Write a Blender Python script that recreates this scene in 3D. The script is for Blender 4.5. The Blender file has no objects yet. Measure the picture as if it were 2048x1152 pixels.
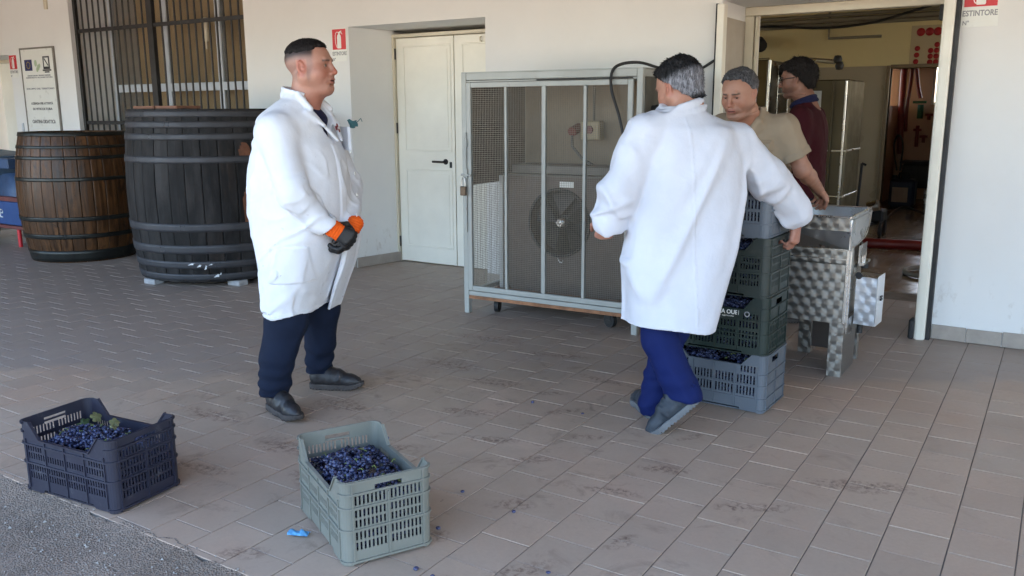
import bpy, bmesh, math, random
import numpy as np
from mathutils import Vector, Matrix
random.seed(7); rng = np.random.default_rng(7)
S = bpy.context.scene
COL = S.collection
R = math.radians

# ------------------------------------------------------------------ camera
cam_d = bpy.data.cameras.new('camera'); cam = bpy.data.objects.new('camera', cam_d); COL.objects.link(cam)
cam_d.sensor_fit = 'HORIZONTAL'; cam_d.sensor_width = 36.0; cam_d.lens = 36.0*1728.7/2048.0
cam_d.clip_start = 0.05; cam_d.clip_end = 800
yaw, pitch, roll = R(32.46), R(11.596), R(-0.214)
fw = Vector((-math.sin(yaw)*math.cos(pitch), math.cos(yaw)*math.cos(pitch), -math.sin(pitch)))
r0 = Vector((math.cos(yaw), math.sin(yaw), 0)); u0 = r0.cross(fw)
rr = r0*math.cos(roll)+u0*math.sin(roll); uu = -r0*math.sin(roll)+u0*math.cos(roll)
M3 = Matrix((rr, uu, -fw)).transposed()
cam.matrix_world = Matrix.Translation((0, 0, 1.45)) @ M3.to_4x4()
S.camera = cam

# ------------------------------------------------------------------ daylight: open shade under a porch, sun behind the building
W = bpy.data.worlds.new('World'); S.world = W; W.use_nodes = True
nt = W.node_tree; nt.nodes.clear()
sky = nt.nodes.new('ShaderNodeTexSky'); sky.sky_type = 'NISHITA'; sky.sun_disc = False
SUN_EL, SUN_AZ = R(46), R(20)            # azimuth from +Y towards +X : behind the wall, a little to the right
sky.sun_elevation = SUN_EL; sky.sun_rotation = SUN_AZ
sky.air_density = 1.0; sky.dust_density = 2.2; sky.ozone_density = 1.0
bg = nt.nodes.new('ShaderNodeBackground'); bg.inputs['Strength'].default_value = 0.13
wo = nt.nodes.new('ShaderNodeOutputWorld')
nt.links.new(sky.outputs[0], bg.inputs[0]); nt.links.new(bg.outputs[0], wo.inputs[0])
sun_d = bpy.data.lights.new('sun', 'SUN'); sun_d.energy = 4.2; sun_d.angle = R(0.55); sun_d.color = (1.0, .93, .82)
sun = bpy.data.objects.new('sun', sun_d); COL.objects.link(sun)
sd = Vector((math.sin(SUN_AZ)*math.cos(SUN_EL), math.cos(SUN_AZ)*math.cos(SUN_EL), math.sin(SUN_EL)))
sun.rotation_euler = sd.to_track_quat('Z', 'Y').to_euler(); sun.location = (0, 0, 30)
S.view_settings.view_transform = 'Standard'; S.view_settings.look = 'None'
S.view_settings.gamma = 1.0; S.view_settings.use_curve_mapping = False
S.view_settings.exposure = 3.28
S.render.engine = 'CYCLES'
S.cycles.use_denoising = True
S.cycles.max_bounces = 10; S.cycles.diffuse_bounces = 6; S.cycles.glossy_bounces = 4; S.cycles.transparent_max_bounces = 16
S.cycles.sample_clamp_indirect = 4.0; S.cycles.caustics_reflective = False; S.cycles.caustics_refractive = False

# ------------------------------------------------------------------ materials
def N(nt, t, **kw):
    n = nt.nodes.new(t)
    for k, v in kw.items(): setattr(n, k, v)
    return n
def lin(r, g, b):
    f = lambda c: (c/255/12.92) if c <= 10 else ((c/255+.055)/1.055)**2.4
    return (f(r), f(g), f(b))
def math_n(nt, op, a, b=None, c=None):
    n = N(nt, 'ShaderNodeMath', operation=op)
    for i, v in enumerate((a, b, c)):
        if v is None: continue
        if isinstance(v, (int, float)): n.inputs[i].default_value = v
        else: nt.links.new(v, n.inputs[i])
    return n.outputs[0]
def mixc(nt, fac, a, b, blend='MIX'):
    n = N(nt, 'ShaderNodeMix', data_type='RGBA', blend_type=blend)
    for i, v in ((0, fac), (6, a), (7, b)):
        if isinstance(v, (int, float)): n.inputs[i].default_value = v
        elif isinstance(v, tuple): n.inputs[i].default_value = (*v[:3], 1)
        else: nt.links.new(v, n.inputs[i])
    return n.outputs[2]
def noise(nt, vec, scale, detail=4, rough=.55, dist=0, stretch=None):
    if stretch:
        m = N(nt, 'ShaderNodeMapping'); m.inputs['Scale'].default_value = stretch; nt.links.new(vec, m.inputs[0]); vec = m.outputs[0]
    n = N(nt, 'ShaderNodeTexNoise'); n.inputs['Scale'].default_value = scale; n.inputs['Detail'].default_value = detail
    n.inputs['Roughness'].default_value = rough; n.inputs['Distortion'].default_value = dist
    nt.links.new(vec, n.inputs['Vector']); return n.outputs[0]
def ramp(nt, fac, stops):
    n = N(nt, 'ShaderNodeValToRGB'); e = n.color_ramp.elements
    while len(e) < len(stops): e.new(.5)
    for i, (p, c) in enumerate(stops):
        e[i].position = p; e[i].color = (c, c, c, 1) if isinstance(c, (int, float)) else (*c[:3], 1)
    nt.links.new(fac, n.inputs[0]); return n.outputs[0]
def newmat(name):
    m = bpy.data.materials.new(name); m.use_nodes = True; nt = m.node_tree; nt.nodes.clear()
    o = N(nt, 'ShaderNodeOutputMaterial'); p = N(nt, 'ShaderNodeBsdfPrincipled'); nt.links.new(p.outputs[0], o.inputs[0])
    return m, nt, p
def bump(nt, p, h, strength=.3, dist=.01):
    b = N(nt, 'ShaderNodeBump'); b.inputs['Strength'].default_value = strength; b.inputs['Distance'].default_value = dist
    nt.links.new(h, b.inputs['Height']); nt.links.new(b.outputs[0], p.inputs['Normal'])
def mat(name, c, rough=.6, metal=0., var=.12, scale=4., bmp=0., bscale=60., bdist=.004, dirt=None, stretch=None, spec=None, rvar=.1, coat=0, sheen=0):
    """general procedural surface: base colour broken by two noises, optional dirt (colour, threshold, scale)"""
    m, nt, p = newmat(name)
    tc = N(nt, 'ShaderNodeTexCoord').outputs['Object']
    n1 = noise(nt, tc, scale, 6, .6, 0, stretch)
    lo = tuple(x*(1-var) for x in c); hi = tuple(min(1, x*(1+var)) for x in c)
    col = ramp(nt, n1, [(.3, lo), (.7, hi)])
    if dirt:
        dc, th, ds = dirt
        d = ramp(nt, noise(nt, tc, ds, 8, .7, .3), [(th, 0.), (th+.14, 1.)])
        col = mixc(nt, d, col, dc)
    nt.links.new(col, p.inputs['Base Color'])
    rn = ramp(nt, noise(nt, tc, scale*2.3, 4), [(.3, max(0, rough-rvar)), (.7, min(1, rough+rvar))])
    nt.links.new(rn, p.inputs['Roughness'])
    p.inputs['Metallic'].default_value = metal
    if spec is not None: p.inputs['Specular IOR Level'].default_value = spec
    if coat: p.inputs['Coat Weight'].default_value = coat; p.inputs['Coat Roughness'].default_value = .15
    if sheen: p.inputs['Sheen Weight'].default_value = sheen; p.inputs['Sheen Roughness'].default_value = .5
    if bmp: bump(nt, p, noise(nt, tc, bscale, 5, .6, 0, stretch), bmp, bdist)
    return m

# ------------------------------------------------------------------ mesh building
class MB:
    def __init__(s): s.v = []; s.f = []; s.sm = []
    def add(s, verts, faces, smooth=False):
        o = len(s.v); s.v += [tuple(v) for v in verts]
        s.f += [tuple(i+o for i in f) for f in faces]; s.sm += [smooth]*len(faces); return s
    def box(s, x0, x1, y0, y1, z0, z1, M=None):
        x0, x1 = min(x0, x1), max(x0, x1); y0, y1 = min(y0, y1), max(y0, y1); z0, z1 = min(z0, z1), max(z0, z1)
        v = [(x, y, z) for z in (z0, z1) for y in (y0, y1) for x in (x0, x1)]
        if M is not None: v = [M @ Vector(p) for p in v]
        return s.add(v, [(0, 2, 3, 1), (4, 5, 7, 6), (0, 1, 5, 4), (2, 6, 7, 3), (0, 4, 6, 2), (1, 3, 7, 5)])
    def bbox(s, x0, x1, y0, y1, z0, z1, b=.004, M=None):
        """box with chamfered edges"""
        bm = bmesh.new(); bmesh.ops.create_cube(bm, size=1)
        for v in bm.verts: v.co = Vector(((x0+x1)/2+v.co.x*(x1-x0), (y0+y1)/2+v.co.y*(y1-y0), (z0+z1)/2+v.co.z*(z1-z0)))
        bmesh.ops.bevel(bm, geom=bm.edges[:], offset=b, segments=1, affect='EDGES')
        bm.verts.index_update(); vs = [v.co.copy() for v in bm.verts]
        if M is not None: vs = [M @ v for v in vs]
        s.add(vs, [[v.index for v in f.verts] for f in bm.faces]); bm.free(); return s
    def tube(s, pts, r, seg=8, cap=True, smooth=True):
        pts = [Vector(p) for p in pts]; n = len(pts); rs = r if isinstance(r, (list, tuple)) else [r]*n
        V = []; up = None
        for i, p in enumerate(pts):
            t = (pts[min(i+1, n-1)]-pts[max(i-1, 0)]).normalized()
            if up is None: up = t.orthogonal().normalized()
            up = (up-t*up.dot(t)).normalized(); w = t.cross(up)
            for k in range(seg):
                a = 2*math.pi*k/seg; V.append(p+(up*math.cos(a)+w*math.sin(a))*rs[i])
        F = [(i*seg+k, i*seg+(k+1) % seg, (i+1)*seg+(k+1) % seg, (i+1)*seg+k) for i in range(n-1) for k in range(seg)]
        s.add(V, F, smooth)
        if cap: s.add(V[:seg][::-1], [tuple(range(seg))]); s.add(V[-seg:], [tuple(range(seg))])
        return s
    def cyl(s, a, b, r, seg=16, r2=None): return s.tube([a, b], [r, r if r2 is None else r2], seg)
    def lathe(s, prof, c=(0, 0, 0), axis='Z', seg=32, a0=0, a1=2*math.pi, smooth=True):
        full = abs(a1-a0-2*math.pi) < 1e-6; m = seg if full else seg+1; V = []
        for (r, h) in prof:
            for k in range(m):
                a = a0+(a1-a0)*k/seg; x, y, z = r*math.cos(a), r*math.sin(a), h
                if axis == 'Y': x, y, z = x, h, y
                if axis == 'X': x, y, z = h, x, y
                V.append((c[0]+x, c[1]+y, c[2]+z))
        F = []
        for i in range(len(prof)-1):
            for k in range(seg):
                k2 = (k+1) % m; F.append((i*m+k, i*m+k2, (i+1)*m+k2, (i+1)*m+k))
        return s.add(V, F, smooth)
    def prism(s, poly, fn, t0, t1):
        """poly: 2-D outline; fn(u,v,t)->3-D point; solid between t0 and t1"""
        n = len(poly); V = [fn(u, v, t0) for u, v in poly]+[fn(u, v, t1) for u, v in poly]
        F = [tuple(range(n))[::-1], tuple(range(n, 2*n))]+[(i, (i+1) % n, n+(i+1) % n, n+i) for i in range(n)]
        return s.add(V, F)
    def build(s, name, m, parent=None, xf=None, fix=True):
        me = bpy.data.meshes.new(name); me.from_pydata(s.v, [], s.f)
        if xf is not None: me.transform(xf)
        if s.sm: me.polygons.foreach_set('use_smooth', s.sm)
        if fix:
            bm = bmesh.new(); bm.from_mesh(me); bmesh.ops.recalc_face_normals(bm, faces=bm.faces); bm.to_mesh(me); bm.free()
        me.update(); return link(name, me, m, parent)
def link(name, me, m, parent=None):
    o = bpy.data.objects.new(name, me); COL.objects.link(o)
    if m is not None and len(me.materials) == 0: me.materials.append(m)
    if parent is not None:
        o.parent = parent
        root = parent
        off = Vector((0, 0, 0))
        if root.get('_w') is not None: off = Vector(root['_w'])
        o.matrix_parent_inverse = Matrix.Translation(-off)
        o['_w'] = (0., 0., 0.)
    return o
def tag(o, label, cat, group=None, kind=None):
    o['label'] = label; o['category'] = cat
    if group: o['group'] = group
    if kind: o['kind'] = kind
    return o
def thing(name, label, cat, loc=(0, 0, 0), group=None):
    """Empty at the thing's base; parts are modelled in world coordinates and hang from it"""
    o = bpy.data.objects.new(name, None); COL.objects.link(o); o.location = loc; o.empty_display_size = .1
    o['_w'] = tuple(float(x) for x in loc); return tag(o, label, cat, group)
def structure(o): o['kind'] = 'structure'; return o
def copy_tree(o, parent=None):
    c = o.copy(); COL.objects.link(c)
    if parent is not None:
        c.parent = parent; c.matrix_parent_inverse = o.matrix_parent_inverse.copy()
    for ch in list(o.children): copy_tree(ch, c)
    return c
def text_mesh(txt, size, width=None, bold=0.0):
    cu = bpy.data.curves.new('lettering', 'FONT'); cu.body = txt; cu.size = size; cu.align_x = 'CENTER'; cu.align_y = 'CENTER'
    cu.extrude = .0006; cu.offset = bold; cu.resolution_u = 3
    ob = bpy.data.objects.new('lettering', cu); COL.objects.link(ob)
    dg = bpy.context.evaluated_depsgraph_get(); me = bpy.data.meshes.new_from_object(ob.evaluated_get(dg))
    bpy.data.objects.remove(ob); bpy.data.curves.remove(cu)
    if width and len(me.vertices):
        xs = [v.co.x for v in me.vertices]; k = width/(max(xs)-min(xs)); me.transform(Matrix.Diagonal((k, 1, 1, 1)))
    return me
def wall_text(txt, size, x, z, Y, m, parent, width=None, name='lettering', bold=0.0):
    """lettering standing on a wall that faces -Y"""
    me = text_mesh(txt, size, width, bold); me.transform(Matrix.Translation((x, Y, z)) @ Matrix.Rotation(R(90), 4, 'X'))
    me.materials.clear(); return link(name, me, m, parent)
# ================================================================== materials of the place
WALLC = (.79, .785, .775)
def plaster(name, c, mark=.5):
    m, nt, p = newmat(name); pos = N(nt, 'ShaderNodeNewGeometry').outputs['Position']
    n1 = noise(nt, pos, 1.1, 6, .6); n2 = noise(nt, pos, 7, 6, .65)
    col = mixc(nt, ramp(nt, n1, [(.3, 0.), (.7, 1.)]), tuple(x*.95 for x in c), tuple(min(1, x*1.03) for x in c))
    col = mixc(nt, ramp(nt, n2, [(.62, 0.), (.8, mark*.4)]), col, tuple(x*.82 for x in c))
    # low scuffs and splashes near the floor
    z = N(nt, 'ShaderNodeSeparateXYZ'); nt.links.new(pos, z.inputs[0])
    low = math_n(nt, 'MULTIPLY', ramp(nt, noise(nt, pos, 9, 8, .7, 0, (1, 1, .5)), [(.56, 0.), (.66, 1.)]), ramp(nt, z.outputs[2], [(.1, .55), (.55, 0.)]))
    col = mixc(nt, low, col, (.42, .36, .30))
    nt.links.new(col, p.inputs['Base Color']); p.inputs['Roughness'].default_value = .85
    bump(nt, p, noise(nt, pos, 55, 6, .6), .12, .004); return m
M_WALL = plaster('wall_plaster', WALLC)
M_REVEAL = plaster('reveal_plaster', (.66, .64, .60))
M_INNER = plaster('inner_wall_paint', (.70, .61, .33))
M_INNERLOW = mat('inner_wall_gloss_paint', (.42, .37, .27), .35, var=.06, scale=2, bmp=.05, bscale=30)
M_PINK = plaster('pink_room_paint', (.50, .34, .25))
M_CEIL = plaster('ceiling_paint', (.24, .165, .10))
M_DOOR = mat('cream_door_paint', (.83, .805, .72), .42, var=.05, scale=3, bmp=.04, bscale=25)
M_FRAME = mat('cream_metal_frame', (.62, .56, .44), .42, var=.08, scale=5, bmp=.05, bscale=40)
M_FRAMEW = mat('white_metal_frame', (.80, .77, .68), .4, var=.06, scale=5, dirt=((.45, .40, .32), .68, 14))
M_DARK = mat('black_rubber', (.015, .015, .016), .6, var=.3)
M_BLACKM = mat('black_painted_steel', (.018, .016, .016), .5, var=.4, scale=9, bmp=.15, bscale=70, dirt=((.10, .045, .02), .68, 16))
M_ALU = mat('white_aluminium', (.58, .62, .68), .35, var=.08)
M_BROWNB = mat('brown_blind', (.62, .47, .28), .7, var=.15, scale=2)
M_GREYSTEEL = mat('grey_painted_steel', (.37, .375, .35), .45, var=.1, scale=5, bmp=.06, bscale=40, dirt=((.20, .13, .09), .63, 11))
M_RUST = mat('rusty_plate', (.26, .12, .06), .8, var=.5, scale=12, bmp=.3, bscale=60)
M_STEEL = mat('brushed_stainless', (.62, .60, .57), .28, metal=1, var=.06, scale=3, bmp=.06, bscale=120, stretch=(1, 1, .03))
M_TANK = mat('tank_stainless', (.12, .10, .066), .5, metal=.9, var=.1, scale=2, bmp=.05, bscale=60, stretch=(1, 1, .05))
M_RED = mat('red_print', (.62, .025, .035), .45, var=.06)
M_DKRED = mat('red_hose_rubber', (.15, .011, .009), .4, var=.15)
M_SIGNW = mat('white_sign_plastic', (.80, .80, .76), .35, var=.03, scale=6)
M_INK = mat('black_ink', (.03, .03, .035), .6, var=.05)
M_GREYINK = mat('grey_ink', (.28, .28, .30), .6, var=.05)
M_NAVY = mat('navy_print', (.02, .025, .11), .5, var=.05)
M_GREEN = mat('green_print', (.02, .20, .06), .5, var=.05)
M_PALEG = mat('pale_green_print', (.45, .55, .38), .5, var=.05)
M_GROUT = mat('floor_grout', (.19, .165, .145), .9, var=.25, scale=8)
M_WHITEP = mat('white_plastic', (.74, .74, .72), .4, var=.05)

# spots of dried must and mud on the tiles, where boots and crates have passed
def world_m(nt):
    pos = N(nt, 'ShaderNodeNewGeometry').outputs['Position']; s = N(nt, 'ShaderNodeSeparateXYZ'); nt.links.new(pos, s.inputs[0]); return pos, s.outputs
SPOTS = [(-1.15, 2.5, .09, .04, 70), (-1.72, 2.2, .07, .05, 10), (-2.9, 2.15, .2, .05, 8), (-2.35, 2.75, .10, .05, 45), (-2.15, 3.75, .10, .04, 25), (-1.3, 3.55, .10, .03, 60), (-.95, 2.35, .08, .03, 20), (-3.4, 2.6, .22, .07, 4), (-3.3, 3.4, .25, .06, -6), (-1.62, 2.55, .12, .05, 30), (-1.78, 2.95, .13, .05, 40), (-2.05, 3.05, .15, .05, 20), (-1.95, 3.55, .14, .05, 50), (-2.35, 3.3, .2, .06, 20),
         (-2.5, 3.75, .22, .08, 10), (-2.9, 3.9, .25, .1, 0), (-1.35, 2.85, .16, .04, 10), (-1.25, 3.15, .14, .05, 20), (-2.0, 4.1, .2, .05, -10),
         (-2.45, 4.4, .26, .06, 15), (-3.1, 4.5, .3, .08, 5), (-2.2, 1.75, .12, .05, 35), (-2.45, 2.3, .14, .06, -20), (-1.35, 2.15, .12, .06, 60),
         (-1.55, 1.95, .1, .04, 40), (-2.75, 2.5, .2, .08, 10), (-.85, 3.0, .2, .05, 30), (-.55, 3.4, .25, .07, 20), (-1.7, 3.3, .12, .04, 35), (-2.95, 3.05, .2, .1, 0)]
def tile_mat(name, base, wet=False):
    m, nt, p = newmat(name); pos, (x, y, z) = world_m(nt)
    ix = math_n(nt, 'FLOOR', math_n(nt, 'DIVIDE', x, .2)); odd = math_n(nt, 'ABSOLUTE', math_n(nt, 'MODULO', ix, 2.))
    iy = math_n(nt, 'FLOOR', math_n(nt, 'DIVIDE', math_n(nt, 'SUBTRACT', y, math_n(nt, 'ADD', math_n(nt, 'MULTIPLY', odd, .1015), .072)), .203))
    c = N(nt, 'ShaderNodeCombineXYZ'); nt.links.new(ix, c.inputs[0]); nt.links.new(iy, c.inputs[1])
    wn = N(nt, 'ShaderNodeTexWhiteNoise'); nt.links.new(c.outputs[0], wn.inputs['Vector'])
    b = base
    col = ramp(nt, wn.outputs['Value'], [(0., tuple(v*.90 for v in b)), (.45, b), (.8, (b[0]*1.05, b[1]*1.02, b[2]*1.0)), (1., (b[0]*1.08, b[1]*1.05, b[2]*1.03))])
    # pinkish worn areas and a pale haze of dried water
    big = noise(nt, pos, .9, 5, .6, .5)
    col = mixc(nt, ramp(nt, big, [(.48, 0.), (.68, .55)]), col, (b[0]*1.02, b[1]*.86, b[2]*.80))
    col = mixc(nt, ramp(nt, noise(nt, pos, 3.2, 6, .65), [(.55, 0.), (.75, .35)]), col, tuple(v*1.12 for v in b))
    fine = noise(nt, pos, 60, 6, .7)
    col = mixc(nt, ramp(nt, fine, [(.35, .22), (.6, 0.)]), col, tuple(v*.70 for v in b))
    # brush-like streaks baked into the tile
    st = noise(nt, pos, 22, 5, .6, .4, (1, 6, 1)); col = mixc(nt, ramp(nt, st, [(.56, 0.), (.72, .22)]), col, tuple(v*.78 for v in b))
    if not wet:
        # the back of the porch is greyer past an uneven slanting edge
        edge = math_n(nt, 'ADD', math_n(nt, 'MULTIPLY', math_n(nt, 'SUBTRACT', noise(nt, pos, 1.6, 6, .65, .6), .5), 1.1),
                      math_n(nt, 'SUBTRACT', math_n(nt, 'SUBTRACT', y, 3.35), math_n(nt, 'MULTIPLY', math_n(nt, 'ADD', x, 3.2), .55)))
        gm = ramp(nt, edge, [(.0, 0.), (.22, .85)])
        col = mixc(nt, gm, col, (b[0]*.70, b[1]*.76, b[2]*.86))
        # traffic dirt
        tr = N(nt, 'ShaderNodeVectorMath', operation='DISTANCE'); nt.links.new(pos, tr.inputs[0]); tr.inputs[1].default_value = (-2.5, 3.4, 0)
        zone = ramp(nt, math_n(nt, 'DIVIDE', tr.outputs['Value'], 4.), [(.20, 1.), (.62, .16)])
        col = mixc(nt, math_n(nt, 'MULTIPLY', zone, ramp(nt, noise(nt, pos, 2.4, 7, .7, .5), [(.38, .18), (.62, .72)])), col, (b[0]*.74, b[1]*.74, b[2]*.70))
        d1 = ramp(nt, noise(nt, pos, 5.5, 9, .72, .8), [(.555, 0.), (.70, .75)])
        col = mixc(nt, math_n(nt, 'MULTIPLY', d1, zone), col, (.17, .115, .08))
        d2 = ramp(nt, noise(nt, pos, 24, 7, .6, .3), [(.70, 0.), (.76, .9)])
        col = mixc(nt, math_n(nt, 'MULTIPLY', d2, zone), col, (.07, .045, .04))
        # boot marks
        brk = ramp(nt, noise(nt, pos, 38, 6, .7, .5), [(.46, 0.), (.62, 1.)]); acc = None
        wob = N(nt, 'ShaderNodeTexNoise'); wob.inputs['Scale'].default_value = 9; nt.links.new(pos, wob.inputs['Vector'])
        for (sx, sy, a, bb, rot) in SPOTS:
            mp = N(nt, 'ShaderNodeMapping', vector_type='TEXTURE'); mp.inputs['Location'].default_value = (sx, sy, 0); mp.inputs['Rotation'].default_value = (0, 0, R(rot)); mp.inputs['Scale'].default_value = (a, bb, 1)
            nt.links.new(pos, mp.inputs[0]); ln = N(nt, 'ShaderNodeVectorMath', operation='LENGTH'); nt.links.new(mp.outputs[0], ln.inputs[0])
            acc = ln.outputs['Value'] if acc is None else math_n(nt, 'MINIMUM', acc, ln.outputs['Value'])
        sm = ramp(nt, math_n(nt, 'ADD', acc, math_n(nt, 'MULTIPLY', math_n(nt, 'SUBTRACT', wob.outputs[0], .5), 1.1)), [(.45, .9), (1.15, 0.)])
        col = mixc(nt, math_n(nt, 'MULTIPLY', sm, brk), col, (.145, .082, .058))
    nt.links.new(col, p.inputs['Base Color'])
    rr_ = ramp(nt, noise(nt, pos, 2.1, 6, .6), [(.3, .12 if wet else .42), (.7, .3 if wet else .62)]); nt.links.new(rr_, p.inputs['Roughness'])
    bump(nt, p, math_n(nt, 'ADD', fine, math_n(nt, 'MULTIPLY', st, .8)), .15, .003)
    return m
M_TILE = tile_mat('porch_tile', (.487, .364, .275))
M_TILEIN = tile_mat('wet_room_tile', (.22, .17, .115), True)

def asphalt():
    m, nt, p = newmat('old_asphalt'); pos, (x, y, z) = world_m(nt)
    vor = N(nt, 'ShaderNodeTexVoronoi'); vor.inputs['Scale'].default_value = 130; nt.links.new(pos, vor.inputs['Vector'])
    n1 = noise(nt, pos, 1.7, 7, .65, .5); n2 = noise(nt, pos, 75, 5, .7)
    col = ramp(nt, n1, [(.3, (.175, .122, .086)), (.55, (.275, .20, .148)), (.72, (.355, .27, .205))])
    col = mixc(nt, ramp(nt, vor.outputs['Color'], [(.4, .0), (1., .25)]), col, (.50, .45, .39))
    col = mixc(nt, ramp(nt, n2, [(.40, .5), (.52, 0.)]), col, (.075, .066, .06))
    col = mixc(nt, ramp(nt, noise(nt, pos, 4.5, 8, .7, .6), [(.56, 0.), (.68, .7)]), col, (.12, .085, .062))
    # unseen yard beyond the porch, paled to bounce warm sunlight back
    far = ramp(nt, math_n(nt, 'MULTIPLY', y, -.2), [(.2, 0.), (.5, 1.)])
    col = mixc(nt, far, col, (.36, .31, .25))
    nt.links.new(col, p.inputs['Base Color']); p.inputs['Roughness'].default_value = .9
    bump(nt, p, math_n(nt, 'ADD', math_n(nt, 'MULTIPLY', vor.outputs['Distance'], 2.), n2), .5, .007); return m
M_ASPH = asphalt()

# ================================================================== ground
YE, YW, YD = 1.667, 6.01, 6.53             # tile edge, wall face, plane of the recessed doors
gm = MB()
n = 46
# asphalt sheet: fine near the porch edge, then out to the horizon
def az(x, y): return -.018+.006*math.sin(x*3.1+y*2)+.004*math.sin(x*7+1)*math.cos(y*5)
NXA = 241; xs = list(np.linspace(-6, 2, NXA)); ys = list(np.linspace(-.5, YE-.03, 29))+[YE]
def edge_w(x): return .012+.014*math.sin(x*9.3)+.010*math.sin(x*23+1)+.007*math.sin(x*51+2)+.004*math.sin(x*117)
V = [(x, y, az(x, y) if y < YE-.09 else -.006) if y < YE-.02 else (x, YE+edge_w(x), .0012 if edge_w(x) > .004 else -.003) for y in ys for x in xs]
F = [(j*NXA+i, j*NXA+i+1, (j+1)*NXA+i+1, (j+1)*NXA+i) for j in range(29) for i in range(NXA-1)]
gm.add(V, F, True)
for (x0, x1, y0, y1) in ((-600, -6, -.5, YE), (2, 600, -.5, YE), (-600, 600, -600, -.5), (-600, 600, YE, 600)):
    gm.add([(x0, y0, -.022), (x1, y0, -.022), (x1, y1, -.022), (x0, y1, -.022)], [(0, 1, 2, 3)])
structure(gm.build('asphalt_ground', M_ASPH, fix=False))
# loose grit on the asphalt by the edge
gb = MB()
for i in range(800):
    x = rng.uniform(-4.4, -1.2); y = YE+.03-abs(rng.normal(0, .33)); r = rng.uniform(.0016, .006)*(1 if i % 6 else 1.6)
    if y < .3: continue
    c = Vector((x, y, (az(x, y) if y < YE else .001)+r*.5)); q = [c+Vector((r*rng.uniform(.7, 1.3)*math.cos(a+i), r*rng.uniform(.7, 1.3)*math.sin(a+i), rng.uniform(-.2, .2)*r)) for a in (0, 2.1, 4.2)]
    gb.add([*q, c+Vector((0, 0, r*.8)), c-Vector((0, 0, r*.7))], [(0, 1, 3), (1, 2, 3), (2, 0, 3), (1, 0, 4), (2, 1, 4), (0, 2, 4)])
M_GRIT = mat('loose_grit', (.30, .275, .25), .9, var=.5, scale=150)
o = gb.build('loose_gravel', M_GRIT, fix=False); tag(o, 'loose grey grit scattered over the asphalt beside the tiled edge', 'gravel', kind='stuff')

# porch floor: grout bed with the tiles laid in half bond on it
pf = MB(); pf.box(-16, 8, YE, YD+.9, -.06, -.0035)
porch = structure(pf.build('porch_floor', M_GROUT))
PX, PY = .2, .203
tiles = []
for k in range(-56, 21):
    x0 = k*PX; odd = abs(k) % 2
    j0 = int(math.floor((YE-.072-odd*.1015)/PY))
    for j in range(j0, 40):
        y0 = .072+odd*.1015+j*PY; y1 = y0+PY
        a, b = max(y0, YE), min(y1, YD+.6)
        if b-a < .02: continue
        cx, cy = x0+PX/2, (a+b)/2
        tiles.append((cx, cy, PX, b-a))
G = .0022
def tile_mesh(w, d, name='tile'):
    b = MB(); c = .0011; hw, hd = w/2-G, d/2-G
    V = [(-hw, -hd, -.0045), (hw, -hd, -.0045), (hw, hd, -.0045), (-hw, hd, -.0045), (-hw, -hd, -c), (hw, -hd, -c), (hw, hd, -c), (-hw, hd, -c),
         (-hw+c, -hd+c, 0), (hw-c, -hd+c, 0), (hw-c, hd-c, 0), (-hw+c, hd-c, 0)]
    F = [(8, 9, 10, 11)]+[(i, (i+1) % 4, 4+(i+1) % 4, 4+i) for i in range(4)]+[(4+i, 4+(i+1) % 4, 8+(i+1) % 4, 8+i) for i in range(4)]
    b.add(V, F); me = bpy.data.meshes.new(name); me.from_pydata(b.v, [], b.f); me.materials.append(M_TILE); return me
def in_view(x, y):
    d = Vector((x, y, -1.45)); z = d.dot(fw)
    if z < .3: return None
    return abs(d.dot(rr)/z) < 1024/1728.7+.03 and abs(d.dot(uu)/z) < 576/1728.7+.03
def rank(t):
    return math.hypot(t[0], t[1])
vis = sorted([t for t in tiles if in_view(t[0], t[1])], key=rank)
single = set(vis[:298]); cache = {}; rest = MB()
for t in tiles:
    cx, cy, w, d = t; dz = rng.normal(0, .0005); tl = (rng.normal(0, .0022), rng.normal(0, .0022))
    key = (round(w, 3), round(d, 3))
    if key not in cache: cache[key] = tile_mesh(w, d)
    me = cache[key]
    if t in single:
        o = link('tile', me, None, porch); o.location = (cx, cy, dz); o.rotation_euler = (tl[0], tl[1], 0)
    else:
        rest.add([(cx+v.co.x, cy+v.co.y, v.co.z+dz+v.co.y*tl[0]-v.co.x*tl[1]) for v in me.vertices], [tuple(p.vertices) for p in me.polygons])
o = rest.build('tile', M_TILE, porch, fix=False); o['kind'] = 'stuff'
# wet floor inside
rf = MB(); rf.box(-7, 2.5, YD+.9, 20, -.06, -.0035); room_floor = structure(rf.build('room_floor', M_GROUT))
rt = MB(); me = tile_mesh(.2, .1, 'tile_small')
for i in range(-36, 12):
    for j in range(0, 62):
        x, y = i*.2+(j % 2)*.1, YD+1.02+j*.203
        a, bq = rng.normal(0, .004), rng.normal(0, .004)
        m_ = cache[max(cache)] if max(cache) else me
        rt.add([(x+v.co.x, y+v.co.y, v.co.z+v.co.x*a+v.co.y*bq) for v in m_.vertices], [tuple(p.vertices) for p in m_.polygons])
o = rt.build('tile', M_TILEIN, room_floor, fix=False); o['kind'] = 'stuff'

# ================================================================== the winery building
bld = thing('winery_building', 'cream plastered winery wall with recessed doors, barred window and wide open doorway', 'building', (-3, YW, 0))
HT = 3.08                                  # porch ceiling height
def wallbox(mb, x0, x1, z0, z1, y0=YW, y1=YD+.35): mb.box(x0, x1, y0, y1, z0, z1)
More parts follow.
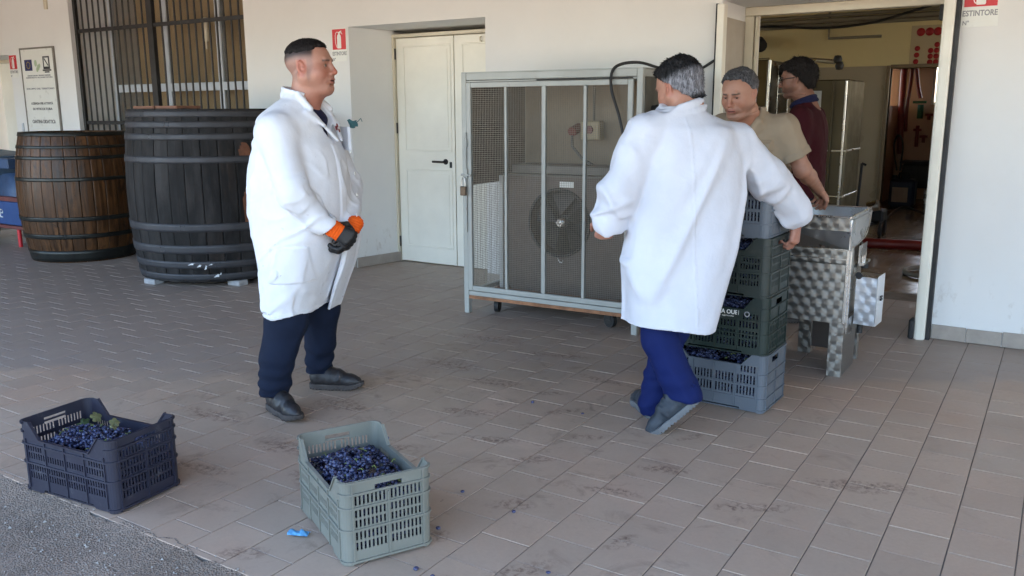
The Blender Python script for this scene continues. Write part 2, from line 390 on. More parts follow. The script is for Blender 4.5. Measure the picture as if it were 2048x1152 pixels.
# openings on the wall face: (x0, x1, top)
OPEN = [(-12.6, -11.2, 2.15), (-9.84, -6.91, 3.0), (-5.55, -4.07, 2.19), (-2.10, -.645, 2.185)]
w = MB(); x = -16
for (a, b, t) in OPEN:
    wallbox(w, x, a, 0, HT+.6); wallbox(w, a, b, t, HT+.6); x = b
wallbox(w, x, 8, 0, HT+.6)
w.build('wall', M_WALL, bld)
# reveal linings (2 mm proud of the cut faces) of the white-door recess: a soft splay on the left side
rv = MB()
rv.prism([(-5.548, YW+.001), (-5.46, YD), (-5.548, YD)], lambda u, v, t: (u, v, t), 0.0, 2.188)
rv.build('recess_reveal', M_WALL, bld)
# porch roof slab; its unseen front beam hangs low to dim the upper wall
pr_ = MB(); pr_.box(-16, 8, .7, YW-.002, HT, HT+.35); pr_.box(-16, 8, .7, 1.05, HT-.42, HT-.002)
pr_.build('porch_ceiling', M_CEIL, bld)
pw = MB(); pw.box(-13.9, -13.5, .4, YW-.002, 0, HT-.001); pw.build('light_block_wall', M_CEIL, bld)  # unseen end wall, added to shut out sky and darken the left
# building mass above the porch and roof of the hall behind
up = MB(); up.box(-16, 8, YW+.3, YD+.34, HT+.61, 6.2); up.box(-16, 8, YD+.36, 21, 4.35, 4.6); up.build('upper_wall', M_WALL, bld)
# skirting of short grey-pink tiles, each a piece
M_SKIRT = mat('skirting_tile', (.36, .31, .27), .6, var=.15, scale=9, bmp=.1, bscale=40, dirt=((.55, .52, .47), .62, 18))
sk = MB().build('skirting', None, bld) if False else None
skb = MB(); skb.box(-6.9, -5.56, YW-.0045, YW-.0005, .001, .098)
skirt = skb.build('skirting', M_GROUT, bld)
def skirt_run(x0, x1, y, wlen=.2):
    x = x0
    while x < x1-.02:
        e = min(x+wlen, x1); b = MB(); dz = rng.normal(0, .0015)
        b.bbox(x+.002, e-.002, y-.013, y-.005, .003, .095+dz, .0015)
        o = b.build('tile', M_SKIRT, skirt); x = e
skirt_run(-4.06, -2.14, YW); skirt_run(-.62, 1.2, YW); skirt_run(-6.9, -5.56, YW)
ls = MB(); ls.add([(-5.545, YW-.012, .003), (-5.455, YD-.01, .003), (-5.455, YD-.01, .095), (-5.545, YW-.012, .095), (-5.532, YW-.012, .003), (-5.442, YD-.01, .003), (-5.442, YD-.01, .095), (-5.532, YW-.012, .095)],
   [(0, 1, 2, 3), (4, 7, 6, 5), (3, 2, 6, 7), (0, 4, 5, 1), (0, 3, 7, 4), (1, 5, 6, 2)]); ls.build('tile', M_SKIRT, skirt)

# ------------------------------------------------------------------ cream double door in its recess
fr = MB(); fr.bbox(-5.475, -5.445, YD-.03, YD+.05, .0, 2.15, .003); fr.bbox(-4.10, -4.07, YD-.03, YD+.05, .0, 2.15, .003); fr.bbox(-5.445, -4.10, YD-.03, YD+.05, 2.122, 2.152, .003)
fr.box(-5.44, -4.11, YD+.045, YD+.2, .0, 2.12)
fr.build('door_frame', M_FRAME, bld)
def leaf(x0, x1, handle=None, hinges=None):
    d = MB(); y = YD
    d.bbox(x0, x1, y, y+.04, .012, 2.115, .002)
    door = d.build('door', M_DOOR, bld)
    for (z0, z1) in ((.16, .905), (1.075, 2.045)):
        p = MB(); t = .014
        for (a, b, c, e) in ((x0+.085, x1-.03, z0, z0+t), (x0+.085, x1-.03, z1-t, z1), (x0+.085, x0+.085+t, z0+t, z1-t), (x1-.03-t, x1-.03, z0+t, z1-t)): p.bbox(a, b, y-.007, y+.0, c, e, .003)
        p.box(x0+.125, x1-.07, y-.004, y-.0005, z0+.04, z1-.04)
        p.build('panel', M_DOOR, door)
    if handle:
        h = MB(); hx = handle; h.lathe([(.0, -.008), (.026, -.008), (.026, -.001)], (hx, y, .985), 'Y', 20); h.cyl((hx, y-.005, .985), (hx, y-.05, .985), .009, 10)
        h.tube([(hx, y-.05, .985), (hx-.03, y-.052, .985), (hx-.12, y-.05, .985)], .0095, 10); h.build('handle', M_BLACKM, door)
        k = MB(); k.bbox(hx+.045, hx+.072, y-.008, y-.001, .93, .985, .003); k.build('keyhole_plate', M_BLACKM, door)
    for z in hinges or (): MB().cyl((x0-.004, y-.012, z-.05), (x0-.004, y-.012, z+.05), .009, 8).build('hinge', M_BLACKM, door)
leaf(-5.440, -4.772, -4.878, (1.975, 1.29, .2)); leaf(-4.762, -4.105)
b = MB(); b.tube([(-4.46, YD-.01, 2.09), (-4.46, YD-.03, 2.08), (-4.46, YD-.03, 2.06)], .006, 6); b.tube([(-4.475, YD-.012, 2.055), (-4.45, YD-.012, 2.05)], .005, 6); b.build('door_hook', M_FRAME, bld)

# ------------------------------------------------------------------ far-left doorway: glazed cream door seen edge-on
d = MB(); d.bbox(-12.45, -11.36, YD, YD+.05, .02, 2.1, .004); dl = d.build('door', M_DOOR, bld)
for z0, z1 in ((.14, .85), (.98, 1.98)):
    p = MB(); p.bbox(-12.3, -11.5, YD-.008, YD, z0, z1, .004); p.build('panel', M_DOOR, dl)
for z in (.35, 1.15, 1.85): MB().cyl((-11.352, YD-.016, z-.06), (-11.352, YD-.016, z+.06), .013, 8).build('hinge', M_BLACKM, dl)
p = MB(); p.bbox(-11.342, -11.205, YD-.03, YD+.06, 0, 2.12, .004); p.bbox(-12.6, -11.345, YD-.03, YD+.06, 2.105, 2.145, .004); p.build('door_frame', M_FRAME, bld)

# ------------------------------------------------------------------ barred window
wf = MB(); Yw = YD-.06
for x0, x1 in ((-9.80, -9.74), (-8.80, -8.72), (-7.90, -7.82), (-7.02, -6.95)): wf.bbox(x0, x1, Yw, Yw+.05, .12, 2.96, .004)
for z0, z1 in ((.06, .12), (1.68, 1.77), (2.93, 2.99)): wf.bbox(-9.80, -6.95, Yw-.004, Yw+.054, z0, z1, .004)
win = wf.build('window', M_ALU, bld)
gl, gnt, gp = newmat('window_glass'); gp.inputs['Base Color'].default_value = (.9, .93, .9, 1); gp.inputs['Roughness'].default_value = .06; gp.inputs['Transmission Weight'].default_value = 0; gp.inputs['Alpha'].default_value = .16; gp.inputs['Specular IOR Level'].default_value = .5
gp.inputs['Base Color'].default_value = (.05, .055, .05, 1)
for x0, x1 in ((-9.74, -8.80), (-8.72, -7.90), (-7.82, -7.02)):
    for z0, z1 in ((.12, 1.68), (1.77, 2.93)): MB().box(x0, x1, Yw+.02, Yw+.026, z0, z1).build('pane', gl, win)
bk = MB(); bk.box(-9.86, -6.89, YD+.36, YD+.4, 0, 3.1); bk.build('window_blind', M_BROWNB, bld)
# pleats of the blind
pl = MB()
for i in range(37):
    xx = -9.8+i*.08; pl.add([(xx, YD+.345, .1), (xx+.04, YD+.3, .1), (xx+.08, YD+.345, .1), (xx, YD+.345, 2.95), (xx+.04, YD+.3, 2.95), (xx+.08, YD+.345, 2.95)], [(0, 1, 4, 3), (1, 2, 5, 4)])
pl.build('curtain', M_BROWNB, bld, fix=False)
# bars: two leaves meeting at a heavier stile
Yg = YW+.07
gr = MB(); gr.bbox(-9.84, -9.80, Yg-.02, Yg+.02, .03, 2.99, .003); gr.bbox(-6.95, -6.91, Yg-.02, Yg+.02, .03, 2.99, .003); gr.bbox(-8.49, -8.40, Yg-.025, Yg+.025, .03, 2.99, .003)
for z in (.35, 1.33, 2.365): gr.bbox(-9.79, -6.96, Yg-.012, Yg+.012, z-.02, z+.02, .003)
grille = gr.build('window_grille', M_BLACKM, bld)
bar = None
for i in range(25):
    xx = -9.80+(i+1)*(2.85/26)
    if -8.53 < xx < -8.36: continue
    if bar is None: bar = MB().cyl((0, 0, .03), (0, 0, 2.99), .0105, 8).build('bar', M_BLACKM, grille); o = bar
    else: o = bar.copy(); COL.objects.link(o); o.parent = grille; o.matrix_parent_inverse = bar.matrix_parent_inverse.copy()
    o.location = (xx, Yg-.002+rng.normal(0, .0015), 0)
lt = MB(); lt.bbox(-8.06, -8.0, YD-.09, YD-.065, 2.2, 2.45, .006); lt.cyl((-8.03, YD-.08, 2.12), (-8.03, YD-.08, 2.2), .012, 8); lt.build('window_handle', M_FRAME, win)

# ------------------------------------------------------------------ wide doorway with its metal posts
p = MB(); p.bbox(-2.112, -2.062, YW-.075, YW-.004, .0, 2.155, .004); p.build('doorway_post', M_FRAMEW, bld)
p = MB(); p.box(-2.126, -2.113, YW-.06, YW-.002, 0, 2.16); p.build('dark_strip', M_DARK, bld)  # dark strip along the left post
p = MB(); p.bbox(-.712, -.648, YW-.085, YW-.004, .0, 2.5, .006); p.bbox(-.698, -.662, YW-.089, YW-.0845, .0, 2.5, .0015); p.build('doorway_post', M_FRAMEW, bld)
p = MB(); p.box(-.646, -.622, YW-.06, YW-.002, 0.0, 2.5); p.build('dark_strip', M_DARK, bld)  # dark strip between the right post and the wall
p = MB(); p.bbox(-.745, -.71, YW-.10, YW-.02, .0, .13, .01); p.build('door_stop', M_DARK, bld)
# inner frame, cream: left stile, head
p = MB(); p.bbox(-2.098, -2.03, YD-.03, YD+.05, 0, 2.12, .004); p.bbox(-2.098, -.647, YD-.03, YD+.05, 2.122, 2.183, .004); p.bbox(-2.02, -2.006, YD-.028, YD+.03, 0, 2.115, .002)
p.build('doorway_frame', M_FRAME, bld)
p = MB(); p.bbox(-2.098, -2.086, YW+.06, YD-.05, .02, 2.08, .002); p.build('sliding_panel', mat('grey_brown_panel', (.36, .31, .25), .5, var=.06), bld)
p = MB(); p.bbox(-.80, -.735, YD-.06, YD+.02, 2.02, 2.118, .006); p.build('door_closer', M_DARK, bld)

# ------------------------------------------------------------------ hall behind, and the pink room behind that
YB, HX0, HX1, HC = 12.3, -6.4, 1.6, 3.4
iw = MB()
iw.box(HX0-.2, HX0, YD+.36, 7.6, 0, HC+.6); iw.box(HX0-.2, HX0, 7.6, 11.9, 0, .9); iw.box(HX0-.2, HX0, 7.6, 11.9, 3.1, HC+.6); iw.box(HX0-.2, HX0, 11.9, YB, 0, HC+.6)                                    # left wall, with an unseen opening added to brighten the hall
iw.box(HX1, HX1+.2, YD+.36, 8.0, 0, HC+.6); iw.box(HX1, HX1+.2, 8.0, 11.5, 0, 1.0); iw.box(HX1, HX1+.2, 8.0, 11.5, 2.6, HC+.6); iw.box(HX1, HX1+.2, 11.5, YB, 0, HC+.6)  # right wall, its hidden opening added to let more daylight in
iw.box(HX0-.2, -2.03, YB, YB+.15, 2.0, HC+.6); iw.box(-2.03, -1.1, YB, YB+.15, 1.965, HC+.6); iw.box(-1.1, HX1+.2, YB, YB+.15, 0, HC+.6)
iw.build('inner_wall', M_INNER, bld)
il = MB(); il.box(HX0-.2, -2.03, YB, YB+.15, 0, 1.999); il.build('inner_wall_dado', M_INNERLOW, bld)
ib = MB(); ib.box(HX0, -2.2, YD+.351, YD+.36, 0, HC+.6); ib.box(-.55, HX1, YD+.351, YD+.36, 0, HC+.6); ib.build('inner_front_wall', M_INNER, bld)
ic = MB(); ic.box(HX0-.2, HX1+.2, YD+.36, YB, HC+.6, HC+.8); ic.build('inner_ceiling', M_CEIL, bld)
p = MB(); p.bbox(-2.075, -2.03, YB-.03, YB+.15, 0, 2.0, .004); p.bbox(-2.03, -1.1, YB-.03, YB+.15, 1.965, 2.01, .004); p.bbox(-1.14, -1.1, YB-.03, YB+.15, 0, 1.965, .004)
p.build('inner_doorway_frame', mat('brown_door_frame', (.20, .15, .09), .5, var=.1), bld)
# pink room, windows real holes in its walls
Y2 = 15.6
r2 = MB()
r2.box(-2.55, -2.41, YB+.15, 14.7, 0, 3.2); r2.box(-2.55, -2.41, 14.7, 15.5, 0, 1.5); r2.box(-2.55, -2.41, 14.7, 15.5, 2.07, 3.2); r2.box(-2.55, -2.41, 15.5, Y2+.2, 0, 3.2)
r2.box(-2.55, -1.93, Y2, Y2+.2, 0, 3.2); r2.box(-1.93, -1.2, Y2, Y2+.2, 0, 1.52); r2.box(-1.93, -1.2, Y2, Y2+.2, 2.25, 3.2); r2.box(-1.2, 1.2, Y2, Y2+.2, 0, 3.2)
r2.box(1.2, 1.35, YB+.15, Y2+.2, 0, 3.2)
r2.box(-2.55, 1.35, YB+.15, Y2+.2, 3.2, 3.35)
r2.build('pink_room_wall', M_PINK, bld)
wf = MB()
for (x0, x1, z0, z1) in ((-1.93, -1.89, 1.52, 2.25), (-1.60, -1.56, 1.52, 2.25), (-1.24, -1.2, 1.52, 2.25), (-1.89, -1.24, 1.52, 1.56), (-1.89, -1.24, 2.21, 2.25)): wf.bbox(x0, x1, Y2+.02, Y2+.07, z0, z1, .003)
wf.build('pink_room_window', M_WHITEP, bld)
# ================================================================== barrels: staves, hoops, head boards
def wood(name, dark, mid, light, grey=0., gl=.45, sp=.5):
    m, nt, p = newmat(name); tc = N(nt, 'ShaderNodeTexCoord').outputs['Object']
    oi = N(nt, 'ShaderNodeObjectInfo').outputs['Random']
    off = N(nt, 'ShaderNodeVectorMath', operation='SCALE'); cx = N(nt, 'ShaderNodeCombineXYZ'); nt.links.new(oi, cx.inputs[0]); nt.links.new(oi, cx.inputs[1]); nt.links.new(cx.outputs[0], off.inputs[0]); off.inputs['Scale'].default_value = 40
    ad = N(nt, 'ShaderNodeVectorMath', operation='ADD'); nt.links.new(tc, ad.inputs[0]); nt.links.new(off.outputs[0], ad.inputs[1]); v = ad.outputs[0]
    g1 = noise(nt, v, 26, 7, .65, .6, (1, 1, .05)); g2 = noise(nt, v, 3.5, 6, .65, .5, (1, 1, .45))
    col = ramp(nt, g2, [(.3, dark), (.52, mid), (.74, light)])
    col = mixc(nt, ramp(nt, g1, [(.38, .8), (.58, 0.)]), col, tuple(x*.35 for x in dark))
    col = mixc(nt, ramp(nt, oi, [(0, .0), (1, .55)]), col, tuple(x*.55 for x in mid))
    col = mixc(nt, ramp(nt, noise(nt, v, 7, 8, .75, .4), [(.57, 0.), (.66, .8)]), col, tuple(x*.25 for x in dark))
    if grey: col = mixc(nt, ramp(nt, noise(nt, v, 5, 6, .7, .3, (1, 1, .3)), [(.42, 0.), (.72, grey)]), col, (.066, .061, .060))
    nt.links.new(col, p.inputs['Base Color'])
    nt.links.new(ramp(nt, g1, [(.3, gl-.08), (.7, gl+.2)]), p.inputs['Roughness']); p.inputs['Specular IOR Level'].default_value = sp; bump(nt, p, g1, .35, .004); return m
M_OAK = wood('varnished_oak', (.034, .014, .005), (.115, .048, .016), (.22, .098, .034), 0, .38, .35)
M_OLDOAK = wood('blackened_oak', (.006, .0055, .006), (.015, .0135, .0135), (.046, .033, .026), .6, .6, .22)
M_HOOP = mat('dark_iron_hoop', (.030, .031, .028), .38, metal=.55, var=.3, scale=7, bmp=.1, bscale=60, dirt=((.075, .055, .04), .62, 9))
M_HOOPG = mat('grey_iron_hoop', (.048, .048, .054), .55, metal=.2, var=.15, scale=6, bmp=.1, bscale=50, dirt=((.16, .07, .045), .69, 7))
M_PAINTW = mat('white_paint_splash', (.72, .73, .74), .6)
def barrel(name, label, cx, cy, z0, H, r_end, r_mid, nst, hoops, mw, mh, recess=.05, rot=.1):
    t = thing(name, label, 'barrel', (cx, cy, z0))
    def rad(z):
        q = (z-z0)/H*2-1; return r_mid-(r_mid-r_end)*(abs(q)**2.0)
    zs = [z0+H*i/14 for i in range(15)]
    for i in range(nst):
        wdt = 2*math.pi/nst; a0 = rot+i*wdt+.0022/r_end; a1 = rot+(i+1)*wdt-.0022/r_end; th = .032
        dr = rng.normal(0, .0016); V = []; F = []
        am = [a0, a0+(a1-a0)*.06, (a0+a1)/2, a1-(a1-a0)*.06, a1]; ofs = (-.003, 0, .0009, 0, -.003)
        for z in zs:
            for a, o_ in zip(am, ofs): r = rad(z)+dr+o_; V.append((cx+r*math.cos(a), cy+r*math.sin(a), z))
            for a in (a1, a0): r = rad(z)-th; V.append((cx+r*math.cos(a), cy+r*math.sin(a), z))
        for k in range(14):
            for q in range(7): F.append((k*7+q, k*7+(q+1) % 7, (k+1)*7+(q+1) % 7, (k+1)*7+q))
        F.append(tuple(range(7))[::-1]); F.append(tuple(range(98, 105)))
        MB().add(V, F).build('stave', mw, t, fix=False)
    for (za, zb) in hoops:
        th = .004; P = []
        for k in range(4): z = za+(zb-za)*k/3; P.append((rad(z)+.0035+th, z))
        P = [(rad(za)+.0005, za)]+P+[(rad(zb)+.0005, zb)]
        h = MB().lathe(P, (cx, cy, 0), 'Z', 72).build('hoop', mh, t, fix=False)
        av = rng.uniform(-1.9, -.5)
        rv_ = MB()
        for dz in (.25, .75):
            for da in (0, .05):
                z = za+(zb-za)*dz; r = rad(z)+.0075; q = (cx+r*math.cos(av+da), cy+r*math.sin(av+da), z); rv_.lathe([(0, .004), (.006, .002), (.008, -.001)], (0, 0, 0), 'Z', 8); 
                M_ = Matrix.Translation(q) @ Vector((math.cos(av+da), math.sin(av+da), 0)).to_track_quat('Z', 'Y').to_matrix().to_4x4()
                rv_.v[-24:] = [tuple(M_ @ Vector(p)) for p in rv_.v[-24:]]
        rv_.build('rivet', mh, h, fix=False)['kind'] = 'stuff'
    zt = z0+H-recess; rt_ = rad(zt)-.034; nb = 9
    for i in range(nb):
        y0, y1 = -rt_+2*rt_*i/nb+.0015, -rt_+2*rt_*(i+1)/nb-.0015; poly = []
        for k in range(7): y = y0+(y1-y0)*k/6; poly.append((math.sqrt(max(0, rt_**2-y*y)), y))
        poly += [(-x, y) for x, y in poly[::-1]]
        MB().prism(poly, lambda u, v, w: (cx+u, cy+v, w), zt-.025, zt).build('head_board', mw, t)
    return t
b1 = barrel('oak_barrel', 'varnished brown oak barrel with dark iron hoops, beside the bigger black cask', -8.479, 5.10, 0, 1.262, .485, .562, 30,
       [(1.224, 1.262), (1.108, 1.137), (1.004, 1.037), (.798, .833), (.411, .454), (.239, .284), (.01, .12)], M_OAK, M_HOOP)
b2 = barrel('black_cask', 'large blackened wooden cask with wide grey iron hoops, behind the young man', -6.44, 5.17, .045, 1.43, .685, .745, 34,
       [(1.408, 1.462), (1.322, 1.376), (1.224, 1.278), (1.037, 1.094), (.474, .543), (.288, .362), (.162, .224), (.062, .114)], M_OLDOAK, M_HOOPG)
# rust-brown worn patches and a paint splash that belong to the cask
def on_cask(name, pts, m, dr=.0125):
    b = MB(); cx, cy, H = -6.44, 5.17, 1.43
    V = []
    for (a, z) in pts:
        q = (z-.045)/H*2-1; r = .745-.06*q*q+dr; V.append((cx+r*math.cos(a), cy+r*math.sin(a), z))
    b.add(V, [tuple(range(len(V)))]); return b.build(name, m, b2, fix=False)
M_RUSTP = mat('rust_worn_wood', (.16, .062, .032), .8, var=.5, scale=14)
for (a0, z0, wz, hz) in ((-.36, .62, .05, .36), (-.36, 1.10, .06, .13)):
    for k in range(3): on_cask('worn_patch', [(a0+k*.012+wz*math.copysign(abs(math.cos(q))**.5, math.cos(q))*(.8+.2*math.sin(3*q+k)), z0+.02*k+hz*.5*math.copysign(abs(math.sin(q))**.45, math.sin(q))*(.9+.1*math.cos(2*q+k))) for q in np.linspace(0, 2*math.pi, 14, endpoint=False)], M_RUSTP, .0052+.0002*k)
for (a, z, l, h_) in ((-.93, .19, .035, .012), (-1.02, .205, .05, .009), (-.86, .175, .02, .02), (-.80, .20, .03, .006), (-.74, .10, .045, .014), (-.70, .115, .015, .01)):
    on_cask('paint_splash', [(a+l*math.cos(q)*(.7+.3*math.sin(4*q)), z+h_*math.sin(q)*(.7+.3*math.cos(5*q))+math.cos(q)*h_*.5) for q in np.linspace(0, 2*math.pi, 16, endpoint=False)], M_PAINTW, .0145)
for a, nm in ((-1.72, 0), (-.5, 1), (1.4, 2)):
    x, y = -6.44+.655*math.cos(a), 5.17+.655*math.sin(a); b = MB(); b.bbox(x-.075, x+.075, y-.05, y+.05, .0, .045, .006)
    tag(b.build('support_block', mat('pale_block', (.34, .34, .35), .8, var=.2, scale=15)), ('pale block under the left front edge of the black cask', 'pale block under the far right side of the black cask', 'pale block under the back of the black cask')[nm], 'block', 'blocks carrying the cask')
lid = MB()
for i, (a, b_) in enumerate(((-.30, -.02), (0, .28))): lid.bbox(-6.46+a, -6.46+b_, 4.62, 4.86, 1.476, 1.50, .003)
tag(lid.build('loose_board', mat('reddish_board', (.22, .10, .06), .7, var=.3, scale=6, stretch=(.1, 1, 1))), 'reddish loose board lying on the rim of the black cask', 'board')

# ================================================================== crates
def crate_mat(name, c, dusty):
    return mat(name, c, .48, var=.10, scale=5, bmp=.06, bscale=80, dirt=(dusty, .60, 9))
M_CGREEN = crate_mat('sage_crate_plastic', (.185, .188, .158), (.22, .21, .19))
M_CNAVY = crate_mat('navy_crate_plastic', (.022, .022, .038), (.10, .095, .10))
M_CGREY = crate_mat('slate_crate_plastic', (.100, .116, .138), (.165, .155, .15))
M_CDKG = crate_mat('bottle_green_crate_plastic', (.006, .017, .013), (.028, .030, .026))
M_COLIVE = crate_mat('olive_green_crate_plastic', (.017, .025, .021), (.045, .045, .038))
def plate(mb, fn, us, vs, solid, t0, t1):
    """plate in (u, v) cut into cells; solid(i, j) says which cells exist; fn(u, v, t) -> point"""
    nu, nv = len(us)-1, len(vs)-1
    S_ = [[solid((us[i]+us[i+1])/2, (vs[j]+vs[j+1])/2) for j in range(nv)] for i in range(nu)]
    idx = {}; V = []; F = []
    def P(i, j, s):
        k = (i, j, s)
        if k not in idx: idx[k] = len(V); V.append(fn(us[i], vs[j], t1 if s else t0))
        return idx[k]
    for i in range(nu):
        for j in range(nv):
            if not S_[i][j]: continue
            F.append((P(i, j, 1), P(i+1, j, 1), P(i+1, j+1, 1), P(i, j+1, 1))); F.append((P(i, j, 0), P(i, j+1, 0), P(i+1, j+1, 0), P(i+1, j, 0)))
            for di, dj, a, b in ((-1, 0, (0, 0), (0, 1)), (1, 0, (1, 1), (1, 0)), (0, -1, (1, 0), (0, 0)), (0, 1, (0, 1), (1, 1))):
                ii, jj = i+di, j+dj
                if 0 <= ii < nu and 0 <= jj < nv and S_[ii][jj]: continue
                F.append((P(i+a[0], j+a[1], 0), P(i+b[0], j+b[1], 0), P(i+b[0], j+b[1], 1), P(i+a[0], j+a[1], 1)))
    mb.add(V, F)
def slot_cells(bays, rows, n, duty=.5):
    us, vs, slots = set(), set(), []
    for (a, b) in bays:
        p = (b-a)/n
        for k in range(n): slots.append((a+p*k+p*(1-duty)/2, a+p*k+p*(1+duty)/2))
    for s in slots: us |= set(s)
    for r in rows: vs |= set(r)
    return us, vs, slots, rows
def make_crate(name, label, m, L, Wd, H, style, group, loc, rot):
    t = thing(name, label, 'crate', (0, 0, 0), group); rc = .03; th = .0035
    # rows of slots (z ranges), by moulding pattern
    if style == 'harvest':
        e_rows = [(.050, .078), (.086, .114), (.130, .156), (.164, .190), (.206, .238)]; s_rows = [(.060, .086), (.094, .120), (.140, .164), (.172, .196)]; ribs = (.012, .122, .198, .246, H-.005); nE, nS = 8, 7; handle = (.0, .055)
    elif style == 'slim':
        e_rows = []; s_rows = [(.085, .128), (.142, .185), (.199, .232)]; ribs = (.012, .070, .135, .192, H-.005); nE, nS = 6, 6; handle = (-.02, .03)
    else:
        e_rows = [(.03, .06), (.068, .098), (.114, .142), (.15, .178)]; s_rows = [(.04, .075), (.085, .12), (.135, .168), (.178, .205)]; ribs = (.012, .105, .172, .232, H-.005); nE, nS = 5, 6; handle = (.0, .05)
    dip = .066 if style != 'slim' else .058; HD = H-dip
    # short ends
    for sgn in (-1, 1):
        mb = MB(); hw = Wd/2-rc; bays = [(-hw+.008, -.006), (.006, hw-.008)]
        us, vs, slots, rows = slot_cells(bays, e_rows, nE)
        hz = (H-.052, H-.024); hx = (handle[0]-.045, handle[0]+.05); us |= {-hw, hw, *hx}; vs |= {0.004, H, *hz}
        us = sorted(us); vs = sorted(vs)
        def solid(u, v):
            if hx[0] < u < hx[1] and hz[0] < v < hz[1]: return False
            return not (any(a < u < b for a, b in slots) and any(a < v < b for a, b in rows))
        fn = lambda u, v, w: (sgn*(L/2-w), u*sgn, v)
        plate(mb, fn, us, vs, solid, th, 0)
        for z in ribs: mb.box(*sorted((sgn*(L/2+.006), sgn*(L/2-.0005))), -hw, hw, z-.0035, z+.0035)
        for u in (-hw+.003, 0, hw-.003): mb.box(*sorted((sgn*(L/2+.0045), sgn*(L/2-.0004))), u-.003, u+.003, .0155, H-.0085 if u else hz[0]-.004)
        mb.build('end_panel', m, t)
    # long sides, dipped between the corners
    for sgn in (-1, 1):
        mb = MB(); hl = L/2-rc; bw = (2*hl-.06)/4; bays = [(-hl+.012+i*(bw+.012), -hl+.012+i*(bw+.012)+bw) for i in range(4)]
        rows_ = s_rows
        us, vs, slots, rows = slot_cells(bays, rows_, nS); us |= {-hl, hl}; vs |= {0.004, HD}
        us = sorted(us); vs = sorted(vs)
        arch = lambda u: .018 if abs(u) < hl-.085 else 0
        def solid(u, v):
            if v > HD-.05 and abs(u) < hl-.09 and style != 'harvest': return True
            if style == 'harvest' and v > .172 and abs(u) < hl-.1: return True
            return not (any(a < u < b for a, b in slots) and any(a < v < b for a, b in rows))
        fn = lambda u, v, w: (u, sgn*(Wd/2-w), max(v, arch(u)) if v < .02 else v)
        plate(mb, fn, us, vs, solid, th, 0)
        for e in (-1, 1):   # raised corners with a slope down to the dip
            poly = [(e*hl, HD), (e*(hl-.085), HD), (e*(hl-.03), H), (e*hl, H)]
            mb.prism(poly, lambda u, v, w: (u, sgn*(Wd/2-w), v), 0, th)
            mb.prism([(e*(hl-.085), HD), (e*(hl-.030), H), (e*(hl-.034), H+.003), (e*(hl-.089), HD+.003)], lambda u, v, w: (u, sgn*(Wd/2+.005-w), v), 0, .012)
        mb.box(-hl+.085, hl-.085, *sorted((sgn*(Wd/2+.006), sgn*(Wd/2-.007))), HD-.0005, HD+.0035)
        for z in ribs[1:3]: mb.box(-hl, hl, *sorted((sgn*(Wd/2+.006), sgn*(Wd/2-.0005))), z-.0035, z+.0035)
        for i in range(5):
            u = -hl+.006+i*(bw+.012); mb.box(u-.003, u+.003, *sorted((sgn*(Wd/2+.0045), sgn*(Wd/2-.0004))), .019, HD-.001)
        mb.build('side_panel', m, t)
    # rounded corner posts with their ribs
    for sx in (-1, 1):
        for sy in (-1, 1):
            mb = MB(); cx, cy = sx*(L/2-rc), sy*(Wd/2-rc); A = [math.atan2(sy*math.sin(a), sx*math.cos(a)) for a in np.linspace(0, math.pi/2, 6)]
            V = []
            for z in (.0, H):
                for r in (rc, rc-th): V += [(cx+r*math.cos(a), cy+r*math.sin(a), z) for a in A]
            F = []
            for k in range(5): F += [(k, k+1, 13+k, 12+k), (6+k, 18+k, 19+k, 7+k), (12+k, 13+k, 19+k, 18+k), (k, 6+k, 7+k, k+1)]
            F += [(0, 12, 18, 6), (5, 11, 23, 17)]; mb.add(V, F)
            for z in ribs:
                V = [];
                for zz in (z-.0035, z+.0035):
                    for r in (rc+.006, rc-.0006): V += [(cx+r*math.cos(a), cy+r*math.sin(a), zz) for a in A]
                mb.add(V, list(F))
            mb.build('corner_post', m, t)
    mb = MB(); nx, ny = 12, 7
    us = sorted({-L/2+.01, L/2-.01, *[-L/2+.03+i*(L-.06)/nx+o for i in range(nx) for o in (.008, (L-.06)/nx-.008)]}); vs = sorted({-Wd/2+.01, Wd/2-.01, *[-Wd/2+.03+i*(Wd-.06)/ny+o for i in range(ny) for o in (.008, (Wd-.06)/ny-.008)]})
    plate(mb, lambda u, v, w: (u, v, w), us, vs, lambda u, v: not (((u+L/2-.03) % ((L-.06)/nx) > .008 and (u+L/2-.03) % ((L-.06)/nx) < (L-.06)/nx-.008) and ((v+Wd/2-.03) % ((Wd-.06)/ny) > .008 and (v+Wd/2-.03) % ((Wd-.06)/ny) < (Wd-.06)/ny-.008) and abs(u) < L/2-.03 and abs(v) < Wd/2-.03), .002, .008)
    mb.build('base', m, t)
    t.location = loc; t.rotation_euler = (0, 0, rot); return t

